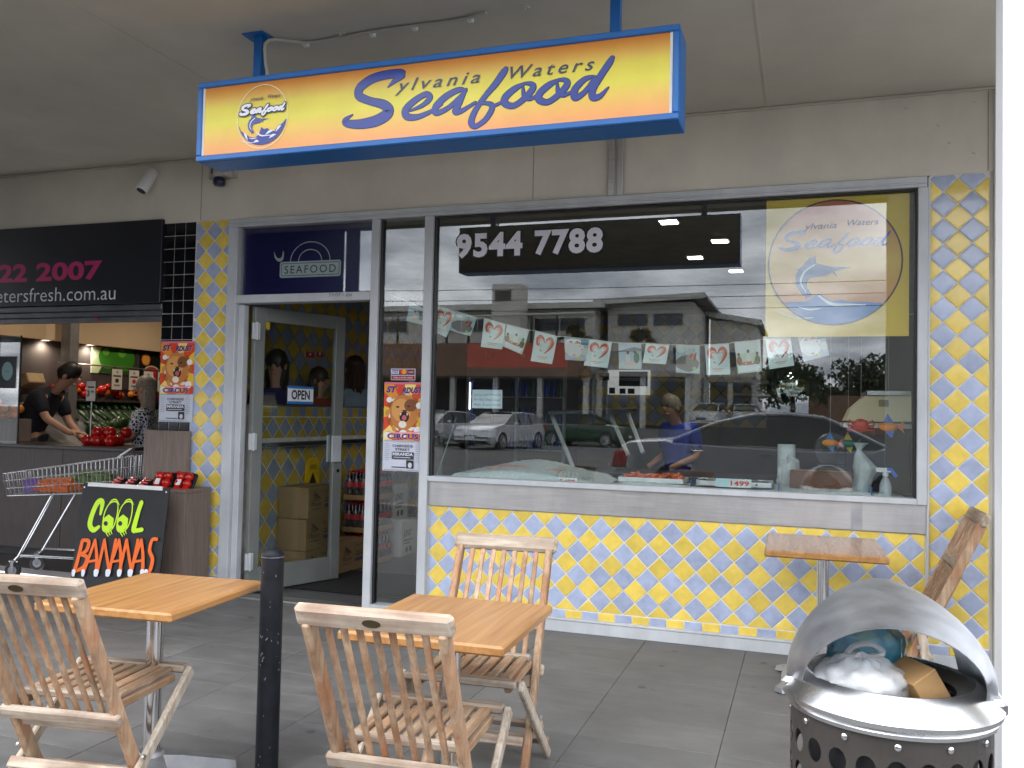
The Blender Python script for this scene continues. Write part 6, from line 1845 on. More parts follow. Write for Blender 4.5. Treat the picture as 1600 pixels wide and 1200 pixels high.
c2, d2 = at(860, 650, 1.5), at(898, 742, 1.2); g = MB(); g.add([a2, b2, d2, c2], [(0, 1, 2, 3)]); n2_ = (b2 - a2).cross(c2 - a2).normalized() * .006; g.add([a2 + n2_, b2 + n2_, d2 + n2_, c2 + n2_], [(3, 2, 1, 0)]); obj('slanted_glass', g, GLASS, sv_)
g = MB(); g.beam(at(848, 645, 1.5), at(985, 640, 1.9), .30, .03, (0, 0, 1), .004); obj('top_shelf', g, mat('counter_black', (0, 0, 0)), sv_)

# ------------------------------------------------------------------ window bench: ice, trays, fish
wb2 = thing('window_bench', 'stainless window bench heaped with crushed ice', 'bench')
g = MB(); g.box(-1.01, 1.93, .065, .85, .70, .905, .004); obj('bench_top', g, STEEL, wb2)
g = MB(); g.box(-1.0, 1.92, .80, .85, .0, .70); obj('bench_front', g, STEEL, wb2)
ICE = mat('crushed_ice', srgb(214, 226, 228), .25, 0, .06, 60, bump=.9, bscale=130, bdist=.01)
def ice(x0, x1, y0, y1, z0, hf, nx, ny, nm='ice_bed'):
    vs, fs = [], []
    for j in range(ny + 1):
        for i in range(nx + 1):
            u, v = i / nx, j / ny
            e = min(1, min(u, 1 - u) * 14) * min(1, min(v, 1 - v) * 9 + .35)
            vs.append((x0 + (x1 - x0) * u, y0 + (y1 - y0) * v, z0 + hf(u, v) * e + random.uniform(0, .008)))
    for j in range(ny):
        for i in range(nx): k = j * (nx + 1) + i; fs.append((k, k + 1, k + nx + 2, k + nx + 1))
    b = MB(); b.add(vs, fs); o = obj(nm, b, ICE, wb2, 60); o['kind'] = 'stuff'; return o
random.seed(11)
ice(-.98, .10, .07, .80, .905, lambda u, v: .03 + .10 * math.exp(-((u - .45) ** 2) * 9) * (.4 + .6 * v), 70, 40)
ice(.14, 1.915, .07, .50, .905, lambda u, v: .028 + .012 * math.sin(9 * u + 3 * v), 100, 26)
def tray(label, x, y, z, w, d, m_, rz=0, grp=None, h=.03):
    t = thing('display_tray', label, 'tray', (x, y, z), rz, grp); b = MB(); b.box(-w / 2, w / 2, -d / 2, d / 2, 0, .006, .002)
    for (p, q_, r, s) in ((-w / 2, w / 2, -d / 2, -d / 2 + .005), (-w / 2, w / 2, d / 2 - .005, d / 2), (-w / 2, -w / 2 + .005, -d / 2, d / 2), (w / 2 - .005, w / 2, -d / 2, d / 2)): b.box(p, q_, r, s, .006, h)
    obj('tray_shell', b, m_, t); return t
CLT = mat('blue_grey_tray', srgb(110, 136, 168), .3)
tp_ = at(1020, 752, .28); t = tray('tray of orange prawns on the ice beside the silver fish', tp_.x, .30, .945, .42, .26, mat('white_tray', (.75, .77, .78), .35))
PR = mat('cooked_prawn', srgb(226, 110, 66), .35, 0, .2, 30, rnd=.12)
g0 = MB(); g0.tube([(-.03, 0, 0), (-.012, .012, .004), (.012, .012, .004), (.03, -.004, 0), (.034, -.018, 0)], [.004, .010, .010, .007, .003], 7); pm_ = g0.mesh('prawn'); pm_.materials.append(PR); smooth_mesh(pm_, 180)
for i in range(60):
    o = bpy.data.objects.new('prawn', pm_); COL.objects.link(o); o.parent = t; o.location = (random.uniform(-.18, .18), random.uniform(-.10, .10), .014 + random.uniform(0, .03)); o.rotation_euler = (random.uniform(-.4, .4), random.uniform(-.4, .4), random.uniform(0, 6.3))
SF = mat('silver_fish', srgb(120, 126, 126), .25, .4, .3, 40, rnd=.15)
tp_ = at(1148, 757, .28); t = tray('tray of small silver fish behind the 1499 price ticket', tp_.x, .30, .945, .46, .26, mat('white_tray', (0, 0, 0)))
g0 = MB(); g0.tube([(-.05, 0, 0), (-.03, 0, .001), (0, .002, .002), (.03, 0, 0), (.04, 0, 0), (.052, 0, 0)], [.002, .007, .009, .005, .003, .007], 7); fm_ = g0.mesh('small_fish'); fm_.materials.append(SF); smooth_mesh(fm_, 180)
for i in range(46):
    o = bpy.data.objects.new('small_fish', fm_); COL.objects.link(o); o.parent = t; o.location = (random.uniform(-.19, .19), random.uniform(-.10, .10), .012 + random.uniform(0, .022)); o.rotation_euler = (0, random.uniform(-.2, .2), random.uniform(0, 6.3))
FL = mat('pink_fish_fillet', srgb(206, 150, 130), .4, 0, .15, 12)
t = thing('fish_fillets', 'pink fish fillets laid on the ice heap at the left of the window', 'fish')
for i in range(6):
    q = at(778 + 16 * i, 738 + (i % 2) * 4, .35)
    b = MB(); b.ellipsoid((q.x, .36 + .05 * (i % 2), .985 + .01 * math.sin(i)), .10, .045, .016, 14, 8, Matrix.Rotation(random.uniform(-.3, .3), 3, 'Z'), .06); obj('fillet', b, FL, t, True)
# price tickets on the ice
def ticket(label, txt, px, py, w=.20, h=.05, Y=.10):
    q = at(px, py, Y); t = thing('price_ticket', label, 'price ticket', group='price tickets on the ice')
    tl_ = Vector((0, .45, .89)); b = MB(); b.obox((q.x, Y, q.z), Vector((w / 2, 0, 0)), Vector((0, .89, -.45)) * .002, tl_ * (h / 2)); obj('card', b, mat('laminated_card', srgb(222, 232, 232), .25), t)
    A = Art(.0006); A.rect(-w / 2 + .004, -h / 2 + .004, -w * .12, h / 2 - .004, srgb(176, 214, 216)); A.text(txt, w * .18, -h * .3, h * .55, srgb(206, 44, 34), w=w * .52, bold=.03, align='c')
    A.build('print', PRINT, t, (Vector((q.x, Y, q.z)) + Vector((0, -.89, .45)) * .0025, (1, 0, 0), tl_, (0, -.89, .45)))
ticket('price ticket reading 2700 at the left of the ice', '2700', 806, 748)
ticket('price ticket reading 2499 in front of the fillets', '2499', 878, 752)
ticket('price ticket reading 1499 in front of the silver fish', '1499', 1146, 755, .21, .055)
# clear divider edges between the trays
for k, px in enumerate((1079, 1216, 1362)):
    q = at(px, 768, .08); g = MB(); g.box(q.x - .003, q.x + .003, .07, .34, .905, .985, .001)
    o = obj('tray_divider', g, mat('blue_acrylic', srgb(70, 110, 160), .15), wb2)

# things standing in the right of the window
YB2 = .30
q = at(1282, 762, YB2); bxw = at(1330, 750, YB2).x - at(1233, 750, YB2).x
t = thing('cardboard_box', 'long brown cardboard box on the ice at the right of the window', 'box', (q.x, YB2 + .06, .945)); b = MB(); b.box(-bxw / 2, bxw / 2, -.09, .09, 0, .105, .003); obj('box', b, mat('brown_box', srgb(112, 74, 54), .7, 0, .1, 8), t)
b = MB(); b.box(-bxw / 2 + .02, bxw / 2 - .02, -.01, .085, .1052, .107); obj('flap', b, CARD, t)
q = at(1228, 757, .45)
t = thing('bag_roll', 'upright roll of clear produce bags behind the brown box', 'roll', (q.x, .52, .905)); b = MB(); b.tube([(0, 0, 0), (0, 0, .30)], .055, 20); obj('roll', b, mat('frosted_roll', srgb(196, 204, 204), .3, 0, .05, 6, stretch=(1, 1, 6)), t, 40)
g = crumple((.02, -.05, .10), .07, .05, .12, seed=41, amp=.4); obj('loose_film', g, film_mat('loose_film', (.85, .88, .88), .35), t, 60)
q = at(1346, 760, .36)
t = thing('plastic_bag', 'tall knotted white plastic bag standing at the right of the window', 'plastic bag', (q.x, .36, .93))
b = MB(); pr = [(0, 0), (.050, .0), (.055, .04), (.050, .09), (.056, .13), (.060, .155), (.046, .19), (.028, .225), (.014, .25), (.012, .262), (.026, .285), (.040, .30), (.036, .302)]
vs = []; n_ = 22
for r, z in pr:
    for j in range(n_):
        a_ = 2 * PI * j / n_; k_ = 1 + .16 * abs(math.sin(3 * a_ + z * 14)) + .10 * abs(math.sin(5 * a_ - z * 26)) - .1; k_ += z * 1.2 * (abs(math.sin(4 * a_)) - .5); vs.append((r * k_ * math.cos(a_) + .012 * math.sin(14 * z) - .01 * math.sin(33 * z), r * k_ * math.sin(a_), z))
b.add(vs, [(i * n_ + j, i * n_ + (j + 1) % n_, (i + 1) * n_ + (j + 1) % n_, (i + 1) * n_ + j) for i in range(len(pr) - 1) for j in range(n_)]); obj('bag_body', b, film_mat('milky_bag', srgb(206, 216, 214), .8, .3), t, 50)
q = at(1384, 765, .14)
t = thing('spray_bottle', 'clear spray bottle with blue and white trigger in the window corner', 'spray bottle', (q.x, .16, .935))
b = MB(); b.lathe([(0, 0), (.032, 0), (.034, .01), (.033, .06), (.022, .09), (.013, .105), (.013, .115)], 18); obj('bottle', b, film_mat('clear_bottle', (.8, .86, .9), .45, .1), t, 40)
b = MB(); b.lathe([(.016, .112), (.016, .13), (.010, .134)], 14); b.box(-.052, .030, -.011, .011, .134, .160, .004); obj('trigger_head', b, WHITEPL, t)
b = MB(); b.beam((.028, 0, .152), (.058, 0, .110), .014, .020, (0, 0, 1), .003); b.box(.004, .034, -.0112, .0112, .140, .161, .003); obj('trigger', b, mat('blue_plastic', srgb(44, 110, 214), .35), t)
# cream machine cover at the right
Yh = .72
t = thing('machine_hood', 'cream sloping machine hood with pale top rim at the right of the window', 'hood')
pts = [(1321, 657), (1330, 638), (1352, 619), (1424, 618), (1424, 659), (1380, 659)]
pl = [(at(x, y, Yh).x, at(x, y, Yh).z) for x, y in pts]
b = MB(); b.prism(pl, (0, Yh, 0), (1, 0, 0), (0, 0, 1), (0, 1, 0), .55); hd_ = obj('hood_shell', b, mat('cream_enamel', srgb(232, 224, 184), .4, 0, .04, 3), t)
a, b_ = at(1354, 617, Yh), at(1424, 615, Yh); b = MB(); b.box(a.x, b_.x, Yh - .02, Yh + .56, a.z - .004, a.z + .03, .004); obj('top_rim', b, STEEL, t)
a = at(1381, 630, Yh - .001); b = MB(); b.box(a.x - .03, a.x + .03, Yh - .004, Yh, a.z - .022, a.z + .022); obj('vent_slot', b, mat('dark_slot', srgb(150, 144, 116), .5), t)
a, b_ = at(1322, 668, Yh), at(1424, 668, Yh); b = MB(); b.box(a.x, b_.x, Yh, Yh + .5, .91, a.z - .0, .004); obj('machine_body', b, mat('counter_black', (0, 0, 0)), t)
b = MB(); b.box(a.x - .02, b_.x, Yh - .03, Yh + .5, a.z + .0005, at(1322, 660, Yh).z - .0005, .003); obj('tray_rim', b, STEEL, t)
q = at(1302, 705, .8)
t = thing('dial_scale', 'dark round-faced scale behind the brown box', 'scale', (q.x, .80, .905))
b = MB(); b.lathe([(0, -.05), (.115, -.05), (.125, -.03), (.125, .03), (.115, .05), (0, .05)], 30, (0, 0, q.z - .905), axis='y'); obj('dial_body', b, mat('dark_scale', srgb(64, 66, 66), .4), t, 40)
b = MB(); b.box(-.10, .10, -.06, .06, 0, q.z - .905 - .08, .01); obj('base', b, mat('dark_scale', (0, 0, 0)), t)
def toy_fish(label, px, py, Y, c1, c2, c3, s=1.0, crab=False):
    q = at(px, py, Y); t = thing('hanging_ornament', label, 'ornament', (q.x, Y, q.z), 0, 'bright sea creature ornaments')
    M1, M2, M3 = [mat('ornament_%02d%02d%02d' % tuple(int(x * 99) for x in c), c, .4) for c in (c1, c2, c3)]
    b = MB()
    if crab:
        b.ellipsoid((0, 0, 0), .055 * s, .02, .045 * s, 12, 8, None, .12); bd = obj('shell', b, M1, t, True)
        for sg in (-1, 1):
            for k in range(3):
                b = MB(); b.tube([(sg * .03 * s, 0, .01 - .02 * k), (sg * .075 * s, -.01, .03 - .028 * k), (sg * .085 * s, -.01, .0 - .03 * k)], [.008, .007, .003], 6); obj('leg', b, M2, t)
    else:
        b.ellipsoid((0, 0, 0), .058 * s, .014, .028 * s, 14, 8); obj('fish_body', b, M1, t, True)
        b = MB(); b.prism([(-.05 * s, 0), (-.095 * s, .045 * s), (-.08 * s, 0), (-.095 * s, -.04 * s)], (0, -.004, 0), (-1, 0, 0), (0, 0, 1), (0, 1, 0), .008); obj('tail_fin', b, M2, t)
        b = MB(); b.prism([(-.03 * s, .028 * s), (-.005 * s, .085 * s), (.03 * s, .026 * s)], (0, -.004, 0), (1, 0, 0), (0, 0, 1), (0, 1, 0), .008); obj('top_fin', b, M3, t)
        b = MB(); b.prism([(-.02 * s, -.03 * s), (.02 * s, -.07 * s), (.035 * s, -.024 * s)], (0, -.004, 0), (1, 0, 0), (0, 0, 1), (0, 1, 0), .008); obj('lower_fin', b, M3, t)
    b = MB(); b.tube([(0, 0, .03), (0, 0, 2.79 - q.z)], .0008, 4); obj('thread', b, WHITEPL, t)
toy_fish('red crab ornament above the knotted bag', 1345, 665, .40, srgb(190, 60, 56), srgb(170, 50, 50), srgb(190, 60, 50), .9, True)
toy_fish('orange and blue fish ornament in front of the cream hood', 1388, 667, .30, srgb(236, 140, 50), srgb(234, 120, 40), srgb(60, 110, 200), .95)
toy_fish('orange and blue fish ornament on the dark scale', 1297, 692, .55, srgb(240, 150, 50), srgb(220, 90, 60), srgb(60, 120, 190), .85)
toy_fish('green and yellow fish ornament beside the dark scale', 1325, 693, .62, srgb(50, 130, 110), srgb(60, 120, 80), srgb(200, 190, 60), .85)

# ------------------------------------------------------------------ posters, stickers and notes on the glass
def circus(A, x, z, w, h):
    """poster: striped top with beast's head, lettering above and below, white bill underneath"""
    zs = z + h * .345
    A.rect(x, z, x + w, z + h, srgb(206, 210, 222)); A.rect(x, zs, x + w, z + h, srgb(226, 74, 40))
    cx_, cz_ = x + w * .5, z + h * .66
    for k in range(7):
        a0, a1 = .2 + k * .9, .2 + k * .9 + .45
        p = [(cx_, cz_), (cx_ + w * .9 * math.cos(a0), cz_ + h * .5 * math.sin(a0)), (cx_ + w * .9 * math.cos(a1), cz_ + h * .5 * math.sin(a1))]
        c = clip_poly(p, x, x + w, zs, z + h)
        if c: A.polys([c], (srgb(240, 196, 60), srgb(250, 228, 120), srgb(236, 150, 50))[k % 3])
    A.rect(x, z + h * .975, x + w, z + h, srgb(222, 120, 140))
    random.seed(77)
    for k in range(26):
        a = 2 * PI * k / 26; r = w * random.uniform(.30, .40); A.ellipse(cx_ + r * math.cos(a) * .95, cz_ - h * .01 + r * math.sin(a) * 1.05, w * .085, w * .085, (srgb(190, 110, 50), srgb(214, 146, 74), srgb(238, 228, 220), srgb(160, 84, 36))[k % 4], 12)
    A.ellipse(cx_, cz_, w * .34, w * .40, srgb(200, 126, 60), 24); A.ellipse(cx_ - w * .06, cz_ + w * .05, w * .24, w * .26, srgb(220, 158, 88), 24)
    A.ellipse(cx_ + w * .17, cz_ + w * .16, w * .16, w * .14, srgb(132, 78, 40), 18); A.ellipse(cx_ - w * .15, cz_ + w * .12, w * .045, w * .02, srgb(60, 36, 20), 12); A.ellipse(cx_ + w * .12, cz_ + w * .14, w * .045, w * .02, srgb(60, 36, 20), 12)
    A.poly([(cx_ - w * .05, cz_ + w * .05), (cx_ + w * .10, cz_ + w * .06), (cx_ + w * .03, cz_ - w * .02)], srgb(70, 40, 36))
    A.ellipse(cx_ + w * .02, cz_ - w * .10, w * .12, w * .12, srgb(40, 22, 22), 18); A.ellipse(cx_ + w * .02, cz_ - w * .12, w * .06, w * .06, srgb(196, 100, 100), 14); A.ellipse(cx_ - w * .02, cz_ - w * .27, w * .10, w * .08, srgb(240, 230, 214), 16)
    for sx in (-.07, .09): A.poly([(cx_ + w * (sx - .02), cz_ - w * .02), (cx_ + w * (sx + .02), cz_ - w * .02), (cx_ + w * sx, cz_ - w * .08)], srgb(240, 236, 220))
    for (u, v, r) in ((.12, .40, .09), (.86, .46, .10), (.14, .80, .07), (.88, .74, .08), (.5, .42, .1)): A.ellipse(x + w * u, z + h * v, w * r, w * r * .9, srgb(240, 238, 236), 14)
    V1, V2 = srgb(52, 44, 140), srgb(250, 190, 70)
    for off, col in ((.008, V2), (0, V1)):
        A.text('ST', x + w * .06 + off * w, z + h * .885 - off * h * .6, h * .065, col, w=w * .27, bold=.05, shear=.25); A.text('RDUST', x + w * .46 + off * w, z + h * .880 - off * h * .6, h * .06, col, w=w * .50, bold=.05, shear=.25)
    st = [(x + w * .39 + (w * .075 if k % 2 == 0 else w * .03) * math.sin(2 * PI * k / 10), z + h * .91 + (w * .075 if k % 2 == 0 else w * .03) * math.cos(2 * PI * k / 10)) for k in range(10)]
    A.poly(st, srgb(232, 60, 50))
    A.stroke([(x + w * .10, z + h * .445, h * .012), (x + w * .35, z + h * .425, h * .02), (x + w * .65, z + h * .43, h * .02), (x + w * .92, z + h * .445, h * .012)], srgb(240, 160, 170))
    A.text('CIRCUS', x + w * .5, z + h * .362, h * .058, srgb(250, 170, 80), w=w * .80, bold=.07, align='c'); A.text('CIRCUS', x + w * .5, z + h * .364, h * .055, V1, w=w * .76, bold=.04, align='c')
    IK = srgb(60, 62, 74)
    A.text('CHIRNSIDE', x + w * .5, z + h * .27, h * .028, IK, w=w * .5, bold=.01, align='c'); A.text('STREET', x + w * .5, z + h * .232, h * .026, IK, w=w * .36, bold=.01, align='c')
    A.rect(x + w * .24, z + h * .135, x + w * .78, z + h * .215, IK); A.text('MIRANDA', x + w * .51, z + h * .175, h * .032, srgb(230, 232, 238), w=w * .5, bold=.03, align='c'); A.rect(x + w * .28, z + h * .15, x + w * .7, z + h * .158, srgb(200, 204, 212))
    A.rect(x + w * .60, z + h * .035, x + w * .78, z + h * .125, srgb(40, 40, 44)); A.ellipse(x + w * .69, z + h * .07, w * .05, h * .03, srgb(210, 210, 214), 14); A.rect(x + w * .24, z + h * .04, x + w * .58, z + h * .05, IK)
    for k in range(9): A.rect(x + w * .06, z + h * (.30 - .022 * k), x + w * (.16 + .03 * (k % 2)), z + h * (.303 - .022 * k), srgb(120, 124, 136)); A.rect(x + w * .82, z + h * (.30 - .024 * k), x + w * (.92 + .03 * (k % 2)), z + h * (.303 - .024 * k), srgb(120, 124, 136))
    A.rect(x + w * .05, z + h * .335, x + w * .95, z + h * .339, srgb(90, 94, 110)); A.rect(x + w * .05, z + h * .012, x + w * .9, z + h * .016, srgb(90, 94, 110))
def hang_poster(label, x0, z0, w, h, Y):
    t = thing('circus_poster', label, 'poster', group='circus posters'); b = MB()
    n_ = 8; vs = []
    for j in range(n_ + 1): z = z0 + h * j / n_; vs += [(x0, Y, z), (x0 + w, Y, z)]
    b.box(x0, x0 + w, Y, Y + .0012, z0, z0 + h); obj('paper', b, mat('poster_paper', srgb(226, 228, 232), .6), t)
    A = Art(.00012); circus(A, x0, z0, w, h); A.build('print', PRINT, t, ((0, Y - .0002, 0), *FRONT))
a, b_ = at(601, 598, -.0045), at(661, 738, -.0045)
hang_poster('bright circus poster with roaring lion on the side window beside the door', a.x, .96, .303, .603, -.0050)
hang_poster('bright circus poster with roaring lion on the black tiled pillar', -3.262, 1.250, .305, .605, -.0135)
t = thing('card_sticker', 'small payment card sticker on the side window above the circus poster', 'sticker')
x0, x1, z0, z1 = at(611, 577, 0).x, at(649, 577, 0).x, at(630, 594, 0).z, at(630, 576, 0).z
b = MB(); b.box(x0, x1, .0015, .0028, z0, z1); obj('vinyl', b, mat('sticker_white', (.7, .7, .72), .3), t)
A = Art(.0002); w3 = (x1 - x0) / 3
A.rect(x0 + .004, z0 + .004, x1 - .004, z0 + .03, srgb(160, 36, 44)); A.text('WELCOME HERE', (x0 + x1) / 2, z0 + .011, .012, (.8, .8, .8), w=(x1 - x0) * .8, align='c')
A.rect(x0 + .005, z0 + .036, x0 + w3 - .003, z1 - .005, srgb(40, 80, 160)); A.rect(x0 + .005, z0 + .044, x0 + w3 - .003, z1 - .012, srgb(220, 224, 232)); A.text('VISA', x0 + w3 / 2 + .001, z0 + .049, .018, srgb(30, 50, 140), w=w3 * .75, bold=.02, shear=.2, align='c')
A.rect(x0 + w3, z0 + .036, x0 + 2 * w3 - .003, z1 - .005, srgb(60, 40, 50)); A.ellipse(x0 + w3 * 1.36, (z0 + .036 + z1) / 2, .018, .018, srgb(220, 40, 40), 18); A.ellipse(x0 + w3 * 1.62, (z0 + .036 + z1) / 2, .018, .018, srgb(240, 160, 50), 18)
A.rect(x0 + 2 * w3, z0 + .036, x1 - .005, z1 - .005, srgb(120, 24, 60)); A.text('CARD', x0 + 2.5 * w3 - .002, z0 + .048, .014, (.8, .8, .8), w=w3 * .6, align='c')
A.build('print', PRINT, t, ((0, .0013, 0), *FRONT))
t = thing('handwritten_note', 'white handwritten staff wanted note taped inside the window', 'note')
x0, x1, z0, z1 = at(738, 610, .012).x, at(785, 610, .012).x, at(760, 638, .012).z, at(760, 609, .012).z
b = MB(); b.box(x0, x1, .0125, .0137, z0, z1); obj('paper', b, mat('note_paper', srgb(214, 230, 238), .6), t)
A = Art(.0002); IK = srgb(30, 34, 60)
for k, s in enumerate(('Junior Staff Wanted', 'For Part Time/Casual', 'Work  Enquire Within')): A.text(s, x0 + .014, z1 - .040 - .033 * k, .017, IK, w=(x1 - x0) * .88, shear=.18, bold=-.012)
A.build('handwriting', PRINT, t, ((0, .0123, 0), *FRONT))
# OPEN sign on the door leaf
dm_ = Matrix.Translation((-2.50, .06, 0)) @ Matrix.Rotation(TH, 4, 'Z')
def on_door(px, py):
    o = Vector((-2.50, .06, 0)); n_ = Vector((math.sin(TH), -math.cos(TH), 0)); d = CR * ((px - 800) / F_PX) + CU * ((600 - py) / F_PX) + CF
    p = CAM + d * ((o - CAM).dot(n_) / d.dot(n_)) - o; return p.x * math.cos(TH) + p.y * math.sin(TH), p.z
(u0, v1), (u1, v0) = on_door(449, 603), on_door(488, 632)
t = thing('open_sign', 'white and blue sign reading open on the glass door', 'sign', (-2.50, .06, 0), TH)
b = MB(); b.box(u0, u1, -.0085, -.006, v0, v1, .0008); obj('board', b, WHITEPL, t)
A = Art(.0003); A.rect(u0, v0, u1, v1, srgb(222, 226, 228)); A.rect(u0, v0, u1, v0 + (v1 - v0) * .15, srgb(40, 110, 180)); A.rect(u0, v1 - (v1 - v0) * .13, u1, v1, srgb(40, 110, 180)); A.text('OPEN', (u0 + u1) / 2, v0 + (v1 - v0) * .28, (v1 - v0) * .50, (.01, .01, .01), w=(u1 - u0) * .72, bold=.03, align='c')
A.build('print', PRINT, t, ((0, -.0086, 0), *FRONT))
(u0, v1), (u1, v0) = on_door(407, 495), on_door(421, 515)
t = thing('door_sticker', 'small yellow sticker at the top corner of the door glass', 'sticker', (-2.50, .06, 0), TH)
b = MB(); b.box(u0, u1, -.0048, -.0034, v0, v1); obj('vinyl', b, mat('yellow_vinyl', srgb(206, 176, 50), .4), t)

# window poster with the badge
t = thing('badge_poster', 'large yellow poster with round billfish badge at the top right of the window', 'poster')
YP = .016
x0, x1, z0, z1 = at(1197, 400, YP).x, at(1404, 400, YP).x, at(1300, 526, YP).z, 2.672
x1 = 1.90
b = MB(); b.box(x0, x1, YP, YP + .004, z0, z1); obj('sheet', b, mat('yellow_poster', srgb(226, 190, 56), .5), t)
A = Art(.0003); cx, cz = at(1303, 410, YP).x, at(1303, 410, YP).z; r = .37
A.rect(x0, z0, x1, z1, srgb(228, 192, 52))
ns = 16
for k in range(ns):
    ya, yb = -r + 2 * r * k / ns, -r + 2 * r * (k + 1) / ns; xa_, xb_ = math.sqrt(max(0, r * r - ya * ya)), math.sqrt(max(0, r * r - yb * yb))
    f = lambda y: tuple(p + (q_ - p) * min(1, max(0, (y + r) / (2 * r))) for p, q_ in zip(srgb(222, 150, 90), srgb(206, 110, 90))) if False else (tuple(p + (q_ - p) * min(1, abs(y / r)) for p, q_ in zip(srgb(232, 190, 84), srgb(206, 104, 76))))
    A.polys([[(cx - xa_, cz + ya), (cx + xa_, cz + ya), (cx + xb_, cz + yb), (cx - xb_, cz + yb)]], None, lift=.0006); A.c[-1] = [f(ya), f(ya), f(yb), f(yb)]
A.n = 3
emblem(A, cx, cz, r, None, srgb(60, 40, 50), srgb(60, 96, 150), srgb(40, 110, 180), srgb(220, 230, 236))
lw = r * 1.62
logo(A, cx - lw / 2, cz + .055, lw, srgb(70, 110, 190)); A.text('ylvania', cx - lw * .28, cz + .20, .035, srgb(70, 70, 110), w=lw * .3, shear=.3); A.text('Waters', cx + lw * .12, cz + .21, .035, srgb(70, 70, 110), w=lw * .28, shear=.3)
A.build('print', PRINT, t, ((0, YP - .0005, 0), *FRONT))

# bunting of paper flags
FLAGS = [((640, 472), (664, 484), (661, 508), (634, 501)), ((680, 477), (712, 487), (697, 527), (676, 518)), ((712, 486), (745, 497), (734, 525), (702, 516)), ((756, 497), (790, 507), (784, 546), (751, 542)), ((792, 507), (827, 516), (815, 554), (785, 541)),
         ((836, 517), (871, 526), (862, 569), (829, 564)), ((881, 526), (920, 530), (916, 564), (883, 562)), ((921, 530), (956, 535), (949, 575), (912, 571)), ((966, 536), (1002, 537), (1002, 577), (967, 576)), ((1009, 537), (1046, 539), (1040, 569), (1004, 567)),
         ((1056, 539), (1093, 540), (1093, 584), (1056, 582)), ((1101, 539), (1139, 537), (1141, 585), (1104, 586)), ((1147, 535), (1188, 531), (1190, 580), (1153, 584)), ((1196, 530), (1235, 526), (1241, 571), (1202, 577)), ((1246, 526), (1287, 517), (1296, 555), (1256, 565))]
YBU = .055
bu = thing('paper_bunting', 'string of small paper flags with heart and food pictures across the window', 'bunting')
line = [(607, 460)] + [p for f in FLAGS for p in (f[0], f[1])] + [(1340, 508), (1430, 490)]
g = MB(); g.tube([at(x, y, YBU) + Vector((0, 0, .001)) for x, y in line], .0022, 5); obj('string', g, WHITEPL, bu)
PAPER = mat('flag_paper', srgb(214, 230, 226), .6, 0, .03, 5)
HC = [srgb(214, 98, 66), srgb(224, 130, 92)]
def heart(A):
    A.rect(0, 0, 1, 1, srgb(216, 232, 228))
    for s in (-1, 1):
        A.stroke([(.5 + s * .02, .70, .03), (.5 + s * .10, .82, .09), (.5 + s * .24, .86, .13), (.5 + s * .345, .76, .13), (.5 + s * .33, .62, .10), (.5 + s * .20, .46, .07), (.5 + s * .01, .30, .02)], HC[0])
        A.stroke([(.5 + s * .08, .70, .01), (.5 + s * .2, .75, .03), (.5 + s * .26, .66, .04), (.5 + s * .14, .5, .015)], HC[1])
    A.rect(.25, .18, .75, .205, srgb(226, 150, 130)); A.rect(.32, .12, .66, .14, srgb(230, 170, 150))
